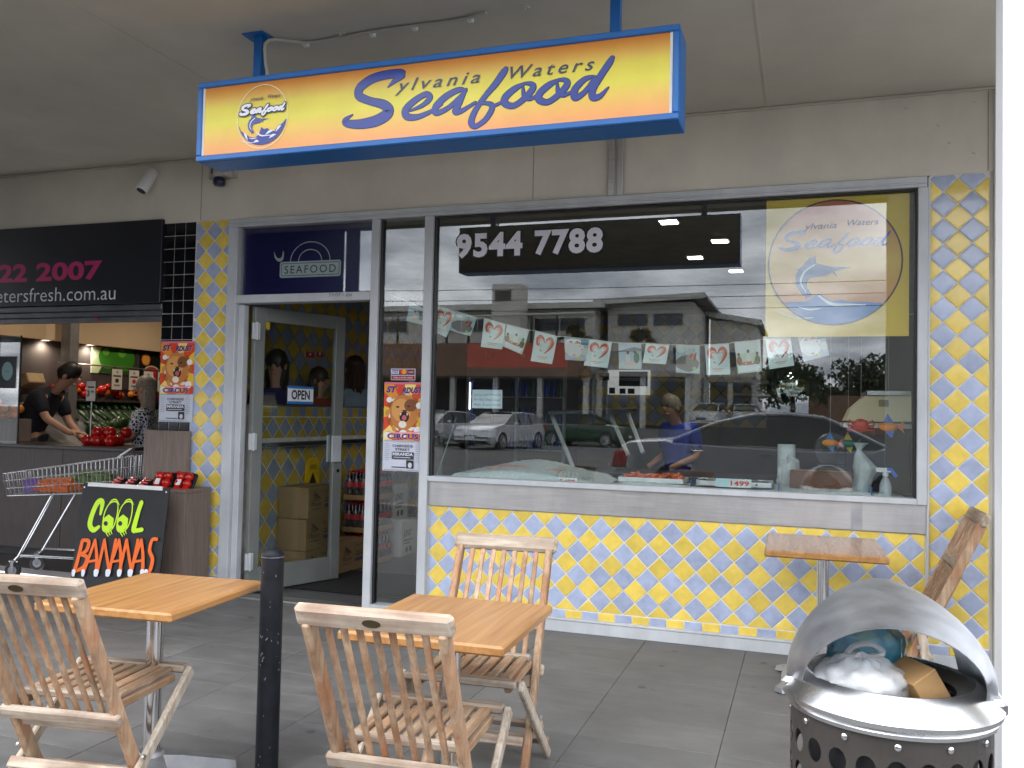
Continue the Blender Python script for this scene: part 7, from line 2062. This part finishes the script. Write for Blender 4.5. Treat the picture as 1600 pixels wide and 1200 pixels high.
def food(A, kind):
    random.seed(kind * 13 + 5)
    if kind == 0:      # grilled prawns on a plate
        A.rect(0, 0, 1, 1, srgb(176, 196, 196)); A.ellipse(.48, .34, .50, .30, srgb(120, 112, 106), 24); A.ellipse(.48, .36, .44, .25, srgb(220, 224, 220), 24)
        for k in range(9): A.stroke([(.1 + .08 * k, .25 + .02 * k, .02), (.16 + .08 * k, .42 + .02 * k, .09), (.3 + .07 * k, .6 + .02 * k, .03)], (srgb(170, 70, 50), srgb(206, 116, 80), srgb(130, 50, 40))[k % 3])
        for k in range(6): A.stroke([(.5 + .05 * k, .62, .01), (.52 + .06 * k, .9, .012)], srgb(70, 84, 70))
        A.ellipse(.78, .18, .09, .06, srgb(140, 190, 90), 14); A.ellipse(.22, .82, .18, .10, srgb(214, 222, 214), 16)
    elif kind == 1:    # lunch by the water
        A.rect(0, 0, 1, 1, srgb(200, 214, 190)); A.rect(0, .62, 1, 1, srgb(216, 226, 222)); A.rect(.08, .04, .92, .26, srgb(226, 236, 240)); A.ellipse(.5, .30, .40, .06, srgb(190, 120, 100), 18)
        for x_, z_, c in ((.12, .5, (140, 84, 70)), (.5, .58, (220, 220, 216)), (.85, .48, (70, 90, 60))): A.ellipse(x_, z_ - .10, .11, .15, srgb(*c), 14); A.ellipse(x_, z_ + .10, .055, .06, srgb(90, 66, 54), 12)
        for k in range(8): A.ellipse(.2 + .09 * k, .30 + .02 * (k % 2), .035, .025, (srgb(90, 140, 70), srgb(220, 90, 60), srgb(240, 230, 200))[k % 3], 8)
    elif kind == 2:    # bowl of red prawns
        A.rect(0, 0, 1, 1, srgb(176, 188, 200)); A.ellipse(.40, .55, .42, .42, srgb(226, 228, 226), 26); A.ellipse(.40, .55, .35, .36, srgb(150, 70, 60), 24)
        for k in range(16): a = k * 2.4; r_ = .06 + .28 * (k / 16); A.stroke([(.40 + r_ * math.cos(a), .55 + r_ * math.sin(a), .05), (.40 + r_ * math.cos(a) + .07, .56 + r_ * math.sin(a), .07), (.40 + r_ * math.cos(a) + .08, .50 + r_ * math.sin(a), .02)], (srgb(206, 84, 62), srgb(226, 130, 100))[k % 2])
        A.ellipse(.88, .42, .16, .17, srgb(214, 216, 206), 18); A.ellipse(.88, .42, .11, .12, srgb(230, 226, 206), 18); A.ellipse(.62, .12, .08, .07, srgb(206, 214, 90), 12); A.rect(.7, .72, 1, 1, srgb(70, 120, 140))
    else:              # couple on the sand
        A.rect(0, 0, 1, 1, srgb(178, 196, 204)); A.rect(0, 0, 1, .36, srgb(196, 204, 202)); A.poly([(0, .70), (.3, .78), (.7, .86), (1, .80), (1, .72), (0, .66)], srgb(100, 110, 112))
        A.ellipse(.40, .42, .10, .20, srgb(214, 206, 206), 16); A.ellipse(.40, .64, .06, .07, srgb(100, 66, 50), 12); A.ellipse(.78, .45, .13, .22, srgb(96, 130, 104), 16); A.ellipse(.70, .68, .055, .06, srgb(90, 60, 46), 12); A.ellipse(.5, .2, .26, .07, srgb(222, 190, 176), 16)
_ord = [3, 'h', 0, 'h', 1, 'h', 2, 'h', 3, 'h', 0, 'h', 1, 'h', 2]
for fl, kd in zip(FLAGS, _ord):
    P = [at(x, y, YBU) for x, y in fl]
    def surf(u, v, lift):
        a = P[0].lerp(P[1], u); b_ = P[3].lerp(P[2], u); p = b_.lerp(a, v)
        return p + Vector((0, .010 * math.sin(PI * v) * (1 - v) + .006 * math.sin(2.2 * u + v) - lift, 0))
    n_ = 5; vs = []; fs = []
    for lay in (0, .0012):
        for j in range(n_ + 1):
            for i in range(n_ + 1): vs.append(surf(i / n_, j / n_, -lay))
    m_ = (n_ + 1) ** 2
    for j in range(n_):
        for i in range(n_): k = j * (n_ + 1) + i; fs += [(k, k + 1, k + n_ + 2, k + n_ + 1), (m_ + k, m_ + k + n_ + 1, m_ + k + n_ + 2, m_ + k + 1)]
    b = MB(); b.add(vs, fs); fo = obj('flag', b, PAPER, bu)
    A = Art(.00016)
    if kd == 'h': heart(A)
    else: food(A, kd)
    # clip artwork to the flag and drape it on the flag surface
    v2, f2, c2 = [], [], []
    for f, c in zip(A.f, A.c):
        pl = clip_poly([A.v[i][:2] for i in f], 0, 1, 0, 1)
        if not pl: continue
        # the backing rectangle is cut into a grid so that it follows the curve
        cells = [pl]
        if len(pl) == 4 and abs(max(p[0] for p in pl) - min(p[0] for p in pl)) > .5:
            cells = []
            for i in range(n_):
                for j in range(n_):
                    q_ = clip_poly(pl, i / n_, (i + 1) / n_, j / n_, (j + 1) / n_)
                    if q_: cells.append(q_)
        h = A.v[f[0]][2]
        for pl in cells:
            k = len(v2); v2 += [surf(p[0], p[1], .0004 + h) for p in pl]; f2.append(list(range(k, k + len(pl)))); c2.append(c)
    B_ = Art(); B_.v = [tuple(p) for p in v2]; B_.f = f2; B_.c = c2
    B_.build('print', PRINT, fo)
# ------------------------------------------------------------------ across the street (seen mirrored in the window glass)
ab2 = thing('added_awning_blind', 'added dark awning blind, out of view, keeping sky out of the transom reflection', 'blind')  # unseen sheets added to block the sky mirrored in the transom
g = MB(); g.box(-8.5, -3.13, -2.42, -2.40, 1.55, HZ - .02); obj('blind_sheet', g, mat('dark_vinyl', (.012, .012, .018), .7), ab2)
g = MB(); g.tube([(-8.5, -2.41, 1.55), (-3.13, -2.41, 1.55)], .02, 8); obj('bottom_bar', g, STEEL, ab2)
ab3 = thing('added_awning_blind', 'narrow added dark awning blind, out of view, beside the wide one', 'blind')
g = MB(); g.box(-3.10, -2.95, -2.42, -2.40, 1.55, HZ - .02); obj('blind_sheet', g, mat('dark_vinyl', (0, 0, 0)), ab3)
g = MB(); g.tube([(-3.10, -2.41, 1.55), (-2.95, -2.41, 1.55)], .02, 8); obj('bottom_bar', g, STEEL, ab3)

CARGLASS = mat('car_window_glass', (.018, .022, .025), .05, 0, .1, 1)
def lerp_prof(pr, x):
    for (a, b), (c, d) in zip(pr, pr[1:]):
        if a <= x <= c: return b + (d - b) * (x - a) / (c - a or 1)
    return pr[0][1] if x < pr[0][0] else pr[-1][1]
def car(label, loc, rotz, paint, L_, W_, prof, belt, glass, wheels, wr, pillars, lights=True, wagon=False):
    """prof: roof outline (x from rear, z); glass: (x start, x end) of the glasshouse; belt: waistline (x, z)"""
    t = thing('parked_car', label, 'car', loc, rotz, 'cars parked across the street')
    n_ = 36; w = W_ / 2
    secs = []
    for i in range(n_ + 1):
        x = L_ * i / n_
        e = min(1, min(x, L_ - x) / .45); taper = 1 - .16 * (1 - e) ** 2
        zt = lerp_prof(prof, x); zb = min(zt, lerp_prof(belt, x)) if glass[0] <= x <= glass[1] else zt
        zl = .20 + .16 * (1 - e) ** 2; ww = w * taper
        zm = zl + (zb - zl) * .55
        secs.append([(x, -ww * .90, zl), (x, -ww, zl + .14), (x, -ww, zm), (x, -ww * .955, zb - .03), (x, -ww * .90, zb), (x, 0, zb + .015), (x, ww * .90, zb), (x, ww * .955, zb - .03), (x, ww, zm), (x, ww, zl + .14), (x, ww * .90, zl)])
    m_ = len(secs[0]); b = MB(); vs = [p for s in secs for p in s]; fs = []
    for i in range(n_):
        for j in range(m_ - 1): fs.append((i * m_ + j, i * m_ + j + 1, (i + 1) * m_ + j + 1, (i + 1) * m_ + j))
        fs.append((i * m_ + m_ - 1, i * m_, (i + 1) * m_, (i + 1) * m_ + m_ - 1))
    fs += [tuple(range(m_))[::-1], tuple(n_ * m_ + j for j in range(m_))]
    b.add(vs, [f[::-1] for f in fs]); body = obj('body', b, paint, t, 32)
    # glasshouse: glass skin, painted roof
    b = MB(); vs = []; fs = []; k = 18; x0, x1 = glass
    gs_ = []
    for i in range(k + 1):
        x = x0 + (x1 - x0) * i / k; zt = lerp_prof(prof, x); zb = lerp_prof(belt, x); h = max(.0, zt - zb)
        wt = w * (.90 - .22 * min(1, h / .5)); gs_.append((x, w * .895, zb - .01, wt, zt))
        vs += [(x, -w * .895, zb - .01), (x, -wt, zt - .012), (x, wt, zt - .012), (x, w * .895, zb - .01)]
    for i in range(k):
        for j in range(3): fs.append((i * 4 + j, (i + 1) * 4 + j, (i + 1) * 4 + j + 1, i * 4 + j + 1))
    b.add(vs, fs); gh = obj('windows', b, CARGLASS, t, 30)
    hi = max(z for _, z in prof); b = MB(); rv = [q for q in gs_ if q[4] > hi - .10]
    vs = []; fs = []
    for x, wb, zb, wt, zt in rv: vs += [(x, -wt - .012, zt - .035), (x, -wt + .02, zt + .004), (x, 0, zt + .022), (x, wt - .02, zt + .004), (x, wt + .012, zt - .035)]
    for i in range(len(rv) - 1):
        for j in range(4): fs.append((i * 5 + j, (i + 1) * 5 + j, (i + 1) * 5 + j + 1, i * 5 + j + 1))
    b.add(vs, fs); obj('roof', b, paint, t, 40)
    for s in (-1, 1):
        rail = [Vector((q[0], s * (q[3] + .008), q[4] - .02)) for q in gs_]
        b = MB(); b.tube(rail, .028, 6); obj('roof_pillar', b, paint, t, True)
        b = MB(); b.tube([Vector((q[0], s * (w * .90 + .004), q[2] + .015)) for q in gs_], .010, 6); obj('waist_trim', b, CHROME, t, True)
        for x in pillars:
            i = min(range(len(gs_)), key=lambda i: abs(gs_[i][0] - x)); q = gs_[i]
            b = MB(); b.beam((q[0], s * (q[1] + .004), q[2]), (q[0] + .05, s * (q[3] + .006), q[4] - .02), .05, .012, (1, 0, 0)); obj('door_pillar', b, BLACKPL, t)
        for x in wheels:
            b = MB(); b.lathe([(0, -.10), (wr * .62, -.11), (wr * .66, -.115), (wr * .95, -.105), (wr, -.07), (wr, .07), (wr * .95, .10), (0, .10)], 28, (0, 0, 0), axis='y'); wo_ = obj('wheel', b, mat('tyre_rubber', (.018, .018, .018), .8), t, 40); wo_.location = (x, s * (w - .09), wr)
            if s > 0: wo_.rotation_euler = (0, 0, PI)
            b = MB()
            for q in range(10):
                a = 2 * PI * q / 10; b.beam((0, -.118, 0), (wr * .62 * math.cos(a), -.118, wr * .62 * math.sin(a)), .045, .012, (0, 1, 0))
            b.lathe([(wr * .60, -.116), (wr * .68, -.122), (wr * .70, -.114)], 28, (0, 0, 0), axis='y'); obj('rim', b, mat('alloy_wheel', (.5, .5, .52), .3, .8), wo_, 30)
            b = MB(); a_ = [Vector((x + (wr + .045) * math.cos(a), s * (w + .002), wr + (wr + .045) * math.sin(a))) for a in [PI * k2 / 14 for k2 in range(15)]]; b.tube(a_, .022, 6); obj('arch_lip', b, paint, t, True)
            b = MB(); b.lathe([(0, 0), (wr + .04, 0), (wr + .04, -.01), (0, -.01)], 26, (x, s * (w + .001), wr), axis='y'); obj('dark_arch_disc', b, BLACKPL, t)  # flat black disc painting in the shade of an uncut wheel arch
        b = MB(); zm = lerp_prof(belt, glass[1] - .55); b.ellipsoid((glass[1] - .60, s * (w + .06), zm + .06), .06, .10, .065, 12, 8); obj('door_mirror', b, paint, t, True)
        zt = lerp_prof(prof, L_ - .30); b = MB(); b.obox((L_ - .22, s * w * .70, zt - .13), (.12, s * -.06, .0), (0, .17, 0), (0, 0, .06), .02); obj('headlight', b, mat('headlight_lens', (.55, .58, .6), .08, .3), t)
        zt = lerp_prof(prof, .12); b = MB(); b.obox((.14, s * w * .82, zt - .20), (.13, s * .02, 0), (0, .12, 0), (.03, 0, .13), .02); obj('tail_light', b, mat('tail_light_lens', (.35, .015, .015), .15), t)
        for x in pillars[:2]:
            b = MB(); z = lerp_prof(belt, x); b.tube([(x - .30, s * (w + .008), z - .10), (x - .12, s * (w + .014), z - .10)], .014, 6); obj('door_handle', b, CHROME, t)
    b = MB(); zt = lerp_prof(prof, L_ - .05); b.box(L_ - .10, L_ - .005, -w * .34, w * .34, zt - .25, zt - .06, .02); obj('grille', b, BLACKPL, t)
    b = MB(); b.box(L_ - .12, L_ - .008, -w * .75, w * .75, .30, .40, .02); obj('air_intake', b, BLACKPL, t)
    b = MB(); b.box(L_ - .04, L_ + .004, -.20, .20, .42, .52, .004); obj('number_plate', b, WHITEPL, t)
    return t
SILVER = mat('silver_car_paint', (.66, .67, .70), .28, .35, .04, 2, coat=.6); GRAPH = mat('graphite_car_paint', (.34, .35, .38), .22, .1, .04, 2, coat=.8); WHITEC = mat('white_car_paint', (.78, .79, .80), .25, 0, .03, 2, coat=.6); GREENC = mat('green_car_paint', srgb(20, 62, 40), .25, 0, .05, 2, coat=.6)
sedan = [(0, .62), (.08, .92), (.30, 1.03), (.95, 1.07), (1.55, 1.34), (2.1, 1.475), (2.6, 1.50), (3.15, 1.45), (3.95, 1.05), (4.65, .90), (4.98, .74), (5.08, .50)]
sb = [(.9, 1.02), (1.8, .99), (3.0, .96), (4.0, .98)]
car('dark graphite saloon parked right behind the photographer, mirrored in the window', (-1.5, -8.9, -.035), rad(2), GRAPH, 5.08, 1.87, sedan, sb, (.95, 3.95), (1.02, 4.08), .34, (1.55, 2.55, 3.1))
wag = [(0, .60), (.06, 1.0), (.35, 1.30), (.9, 1.42), (1.8, 1.46), (2.5, 1.43), (3.40, 1.02), (4.2, .90), (4.52, .74), (4.62, .48)]
wbt = [(.1, 1.0), (2.0, .95), (3.5, .96)]
def fwd(x, y, d, L_): return Vector((x, y, 0)) - Vector((math.cos(d), math.sin(d), 0)) * L_ / 2
d = math.atan2(4.5, -.9); p = fwd(-10.3, -27.6, d, 4.62); car('silver estate car facing the shop, mirrored at the left of the window', (p.x, p.y, -.025), d, SILVER, 4.62, 1.81, wag, wbt, (.12, 3.40), (.85, 3.72), .33, (1.2, 2.2))
p = fwd(-13.4, -28.2, d, 4.62); car('silver car half hidden at the left edge of the window, beside the estate car', (p.x, p.y, -.025), d, SILVER, 4.62, 1.81, wag, wbt, (.12, 3.40), (.85, 3.72), .33, (1.2, 2.2))
d = rad(8); p = fwd(-6.0, -33.2, d, 4.3); car('dark green car side-on behind the silver estate car', (p.x - 2.2, p.y, -.02), d, GREENC, 4.3, 1.78, wag[:-1] + [(4.3, .5)], wbt, (.12, 3.40), (.85, 3.45), .32, (1.2, 2.2))
fiat = [(0, .60), (.05, 1.0), (.25, 1.38), (.8, 1.49), (1.5, 1.48), (2.05, 1.36), (2.75, 1.02), (3.3, .90), (3.5, .72), (3.55, .48)]
fbt = [(.1, .98), (1.5, .95), (2.8, .97)]
d = rad(98); p = fwd(-3.75, -43.4, d, 3.55); car('small white rounded hatchback facing the shop, mirrored mid-window', (p.x, p.y, .735), d, WHITEC, 3.55, 1.63, fiat, fbt, (.12, 2.72), (.62, 2.92), .29, (1.3,))
d = rad(78); p = fwd(-1.9, -44.6, d, 4.2); car('white hatchback parked beside the small rounded one, mirrored mid-window', (p.x, p.y, .735), d, WHITEC, 4.2, 1.75, wag[:-1] + [(4.2, .5)], wbt, (.12, 3.30), (.8, 3.35), .31, (1.2, 2.2))

# buildings opposite
RENDER = mat('grey_render', srgb(206, 202, 192), .85, 0, .06, .8); BROWN = mat('brown_render', srgb(128, 100, 82), .85, 0, .08, .8); FASC = mat('pale_fascia', srgb(200, 198, 190), .6); ROOFM = mat('grey_metal_roof', srgb(110, 110, 112), .5, .2)
GLZ = mat('far_window_glass', (.03, .035, .04), .06); SHOPD = mat('dark_shop_recess', srgb(52, 50, 48), .7)
def building(label, x0, x1, yf, yb, zt, wallm, wins, shop=True, skill=0.0, zg=.74, ov=.7):
    t = thing('opposite_building', label, 'building')
    b = MB(); b.box(x0, x1, -yb, -yf, zg, zt - .25); obj('wall', b, wallm, t)
    b = MB(); b.obox(((x0 + x1) / 2, -(yf + yb) / 2, zt - .10), ((x1 - x0) / 2 + ov, 0, skill), (0, (yb - yf) / 2 + ov, 0), (0, 0, .09)); r_ = obj('roof', b, ROOFM, t)
    b = MB(); b.obox(((x0 + x1) / 2, -yf + ov + .03, zt - .12), ((x1 - x0) / 2 + ov, 0, skill), (0, .03, 0), (0, 0, .16)); obj('fascia', b, FASC, r_)
    for (a, c, z0, z1) in wins:
        b = MB(); b.box(a, c, -yf - .02, -yf + .05, z0, z1, .01); w_ = obj('window', b, FASC, t); n_ = max(1, round((c - a) / 1.2))
        for k in range(n_):
            p0, p1 = a + .06 + (c - a - .06) * k / n_, a + (c - a - .06) * (k + 1) / n_; b = MB(); b.box(p0, p1, -yf + .051, -yf + .06, z0 + .06, z1 - .06); obj('pane', b, GLZ, w_)
    if shop:
        b = MB(); b.box(x0 + .1, x1 - .1, -yf + .01, -yf + .04, zg, zg + 2.6); obj('shop_recess', b, SHOPD, t)
        b = MB(); b.box(x0 - .1, x1 + .1, -yf, -yf + 2.0, zg + 2.75, zg + 3.05); obj('shop_awning', b, mat('far_awning', srgb(150, 146, 140), .7), t)
        n_ = max(2, int((x1 - x0) / 2.4))
        for k in range(n_ + 1):
            x = x0 + (x1 - x0) * k / n_; b = MB(); b.box(x - .14, x + .14, -yf + 1.6, -yf + 1.88, zg, zg + 2.75); obj('post', b, FASC, t)
    return t
bA = building('long grey two-storey block with brown parapet and louvred vent tower, across the street', -30, -9.7, 41, 52, 7.5, RENDER, [(-13.2, -10.2, 6.0, 6.8), (-18.6, -15.6, 6.0, 6.8), (-25, -21, 6.0, 6.8)])
b = MB(); b.box(-15.0, -13.35, -40.2, -38.9, 3.4, 8.45, .02); vt = obj('vent_tower', b, RENDER, bA)
for k in range(7):
    b = MB(); b.obox((-14.35, -38.88, 7.55 + .085 * k), (.46, 0, 0), (0, .03, -.02), (0, .008, .012)); obj('louvre', b, mat('dark_louvre', srgb(84, 82, 80), .6), vt)
b = MB(); b.box(-30, -9.4, -39.0, -38.75, 3.4, 5.2); obj('parapet', b, BROWN, bA)
b = MB(); b.tube([(-22, -38.6, 6.6), (-9.2, -38.6, 6.75)], .05, 6); obj('pergola_rail', b, RENDER, bA)
for x in (-20.5, -17.5, -16.2, -12.6, -11.2): b = MB(); b.box(x - .05, x + .05, -38.65, -38.55, 5.2, 6.65); obj('pergola_post', b, SHOPD, bA)
bB = building('grey two-storey building with sloping pale roof edge, right of the vent tower block', -9.2, -4.5, 42, 50, 7.9, RENDER, [(-8.7, -6.9, 6.3, 7.1), (-6.7, -5.0, 6.3, 7.1), (-5.6, -4.8, 4.2, 5.2)], skill=.12)
bC = building('lower grey gabled building behind the white parked cars', -4.2, -1.5, 48, 56, 7.5, RENDER, [(-3.8, -2.6, 4.4, 5.4)], skill=-.3, ov=.3)
bD = building('low brown building beyond the car park at the right', 1.5, 26, 62, 72, 3.8, BROWN, [(6, 9, 2.6, 3.8)], shop=False)
fn = thing('timber_fence', 'brown paling fence beyond the parked saloon', 'fence', (2.3, -38, .74))
for k in range(34):
    b = MB(); b.box(k * .14, k * .14 + .13, -.01, .01, 0, 1.8 + .01 * (k % 3)); obj('paling', b, BROWN, fn)

def leaf_crown(name, ce, rx, ry, rz, n, size, m_, par, clumps=14, seed=1):
    random.seed(seed); b = MB(); cl = []
    for _ in range(clumps):
        v = Vector((random.gauss(0, 1), random.gauss(0, 1), random.gauss(0, 1))).normalized() * random.uniform(.35, .95); cl.append((Vector((v.x * rx, v.y * ry, v.z * rz)), random.uniform(.25, .45)))
    for i in range(n):
        c, r = random.choice(cl); v = Vector((random.gauss(0, 1), random.gauss(0, 1), random.gauss(0, 1))).normalized() * random.random() ** .4
        p = Vector(ce) + c + Vector((v.x * rx * r, v.y * ry * r, v.z * rz * r)); s = size * random.uniform(.6, 1.3)
        e1 = Vector((random.gauss(0, 1), random.gauss(0, 1), random.gauss(0, 1))).normalized(); e2 = e1.cross(Vector((random.gauss(0, 1), random.gauss(0, 1), random.gauss(0, 1)))).normalized()
        b.add([p - e1 * s, p + e2 * s * .5, p + e1 * s, p - e2 * s * .5], [(0, 1, 2, 3)])
    o = obj(name, b, m_, par); o['kind'] = 'stuff'; return o
LEAF = mat('dark_leaf', (.045, .07, .028), .6, 0, .4, 3); LEAF2 = mat('orange_green_leaf', (.12, .09, .03), .6, 0, .4, 3)
for k, (x, y, h, rx) in enumerate(((.6, -44, 4.3, 2.0), (4.4, -42, 4.6, 2.2), (9.0, -46, 5.4, 2.6))):
    t = thing('street_tree', ('leafy tree left of the three beyond the fence', 'leafy middle tree of the three beyond the fence', 'leafy tree right of the three beyond the fence')[k], 'tree', (x, y, .74), 0, 'trees beyond the fence')
    b = MB(); b.tube([(0, 0, 0), (.05, .02, h * .3), (0, .05, h * .6)], [.18, .14, .07], 8); obj('trunk', b, mat('bark', srgb(90, 78, 66), .9, 0, .2, 6), t)
    for q in range(4): a = q * 1.6 + k; b = MB(); b.tube([(0, .02, h * .4), (math.cos(a) * rx * .5, math.sin(a) * rx * .5, h * .72)], [.06, .03], 6); obj('limb', b, mat('bark', (0, 0, 0)), t)
    leaf_crown('crown', (0, 0, h * .60), rx, rx, h * .42, 3800, .14, LEAF, t, 20, 50 + k)
for k, (x, z) in enumerate(((-10.2, 5.6), (-7.2, 5.6))):
    t = thing('planter_shrub', ('rusty green shrub on the parapet left of the sloping roof', 'rusty green shrub on the ledge under the sloping roof')[k], 'shrub', (x, -38.9 if k == 0 else -41.2, z - .4)); leaf_crown('foliage', (0, 0, .45), .9, .35, .42, 900, .10, LEAF2, t, 9, 70 + k)
    b = MB(); b.box(-.8, .8, -.2, .2, -.04, .16, .02); obj('planter', b, RENDER, t)
b = MB(); b.box(-9.3, -5.5, -41.5, -40.9, 4.9, 5.15); obj('ledge', b, RENDER, bB)
for k, z in enumerate((6.0, 6.5, 7.0)):
    t = thing('power_line', ('lowest', 'middle', 'highest')[k] + ' thin overhead power line across the street', 'cable', group='overhead power lines'); b = MB()
    b.tube([(-40 + 8 * i, -32, z + .8 * ((i - 5) / 5) ** 2) for i in range(11)], .015, 5); obj('wire', b, BLACKPL, t)
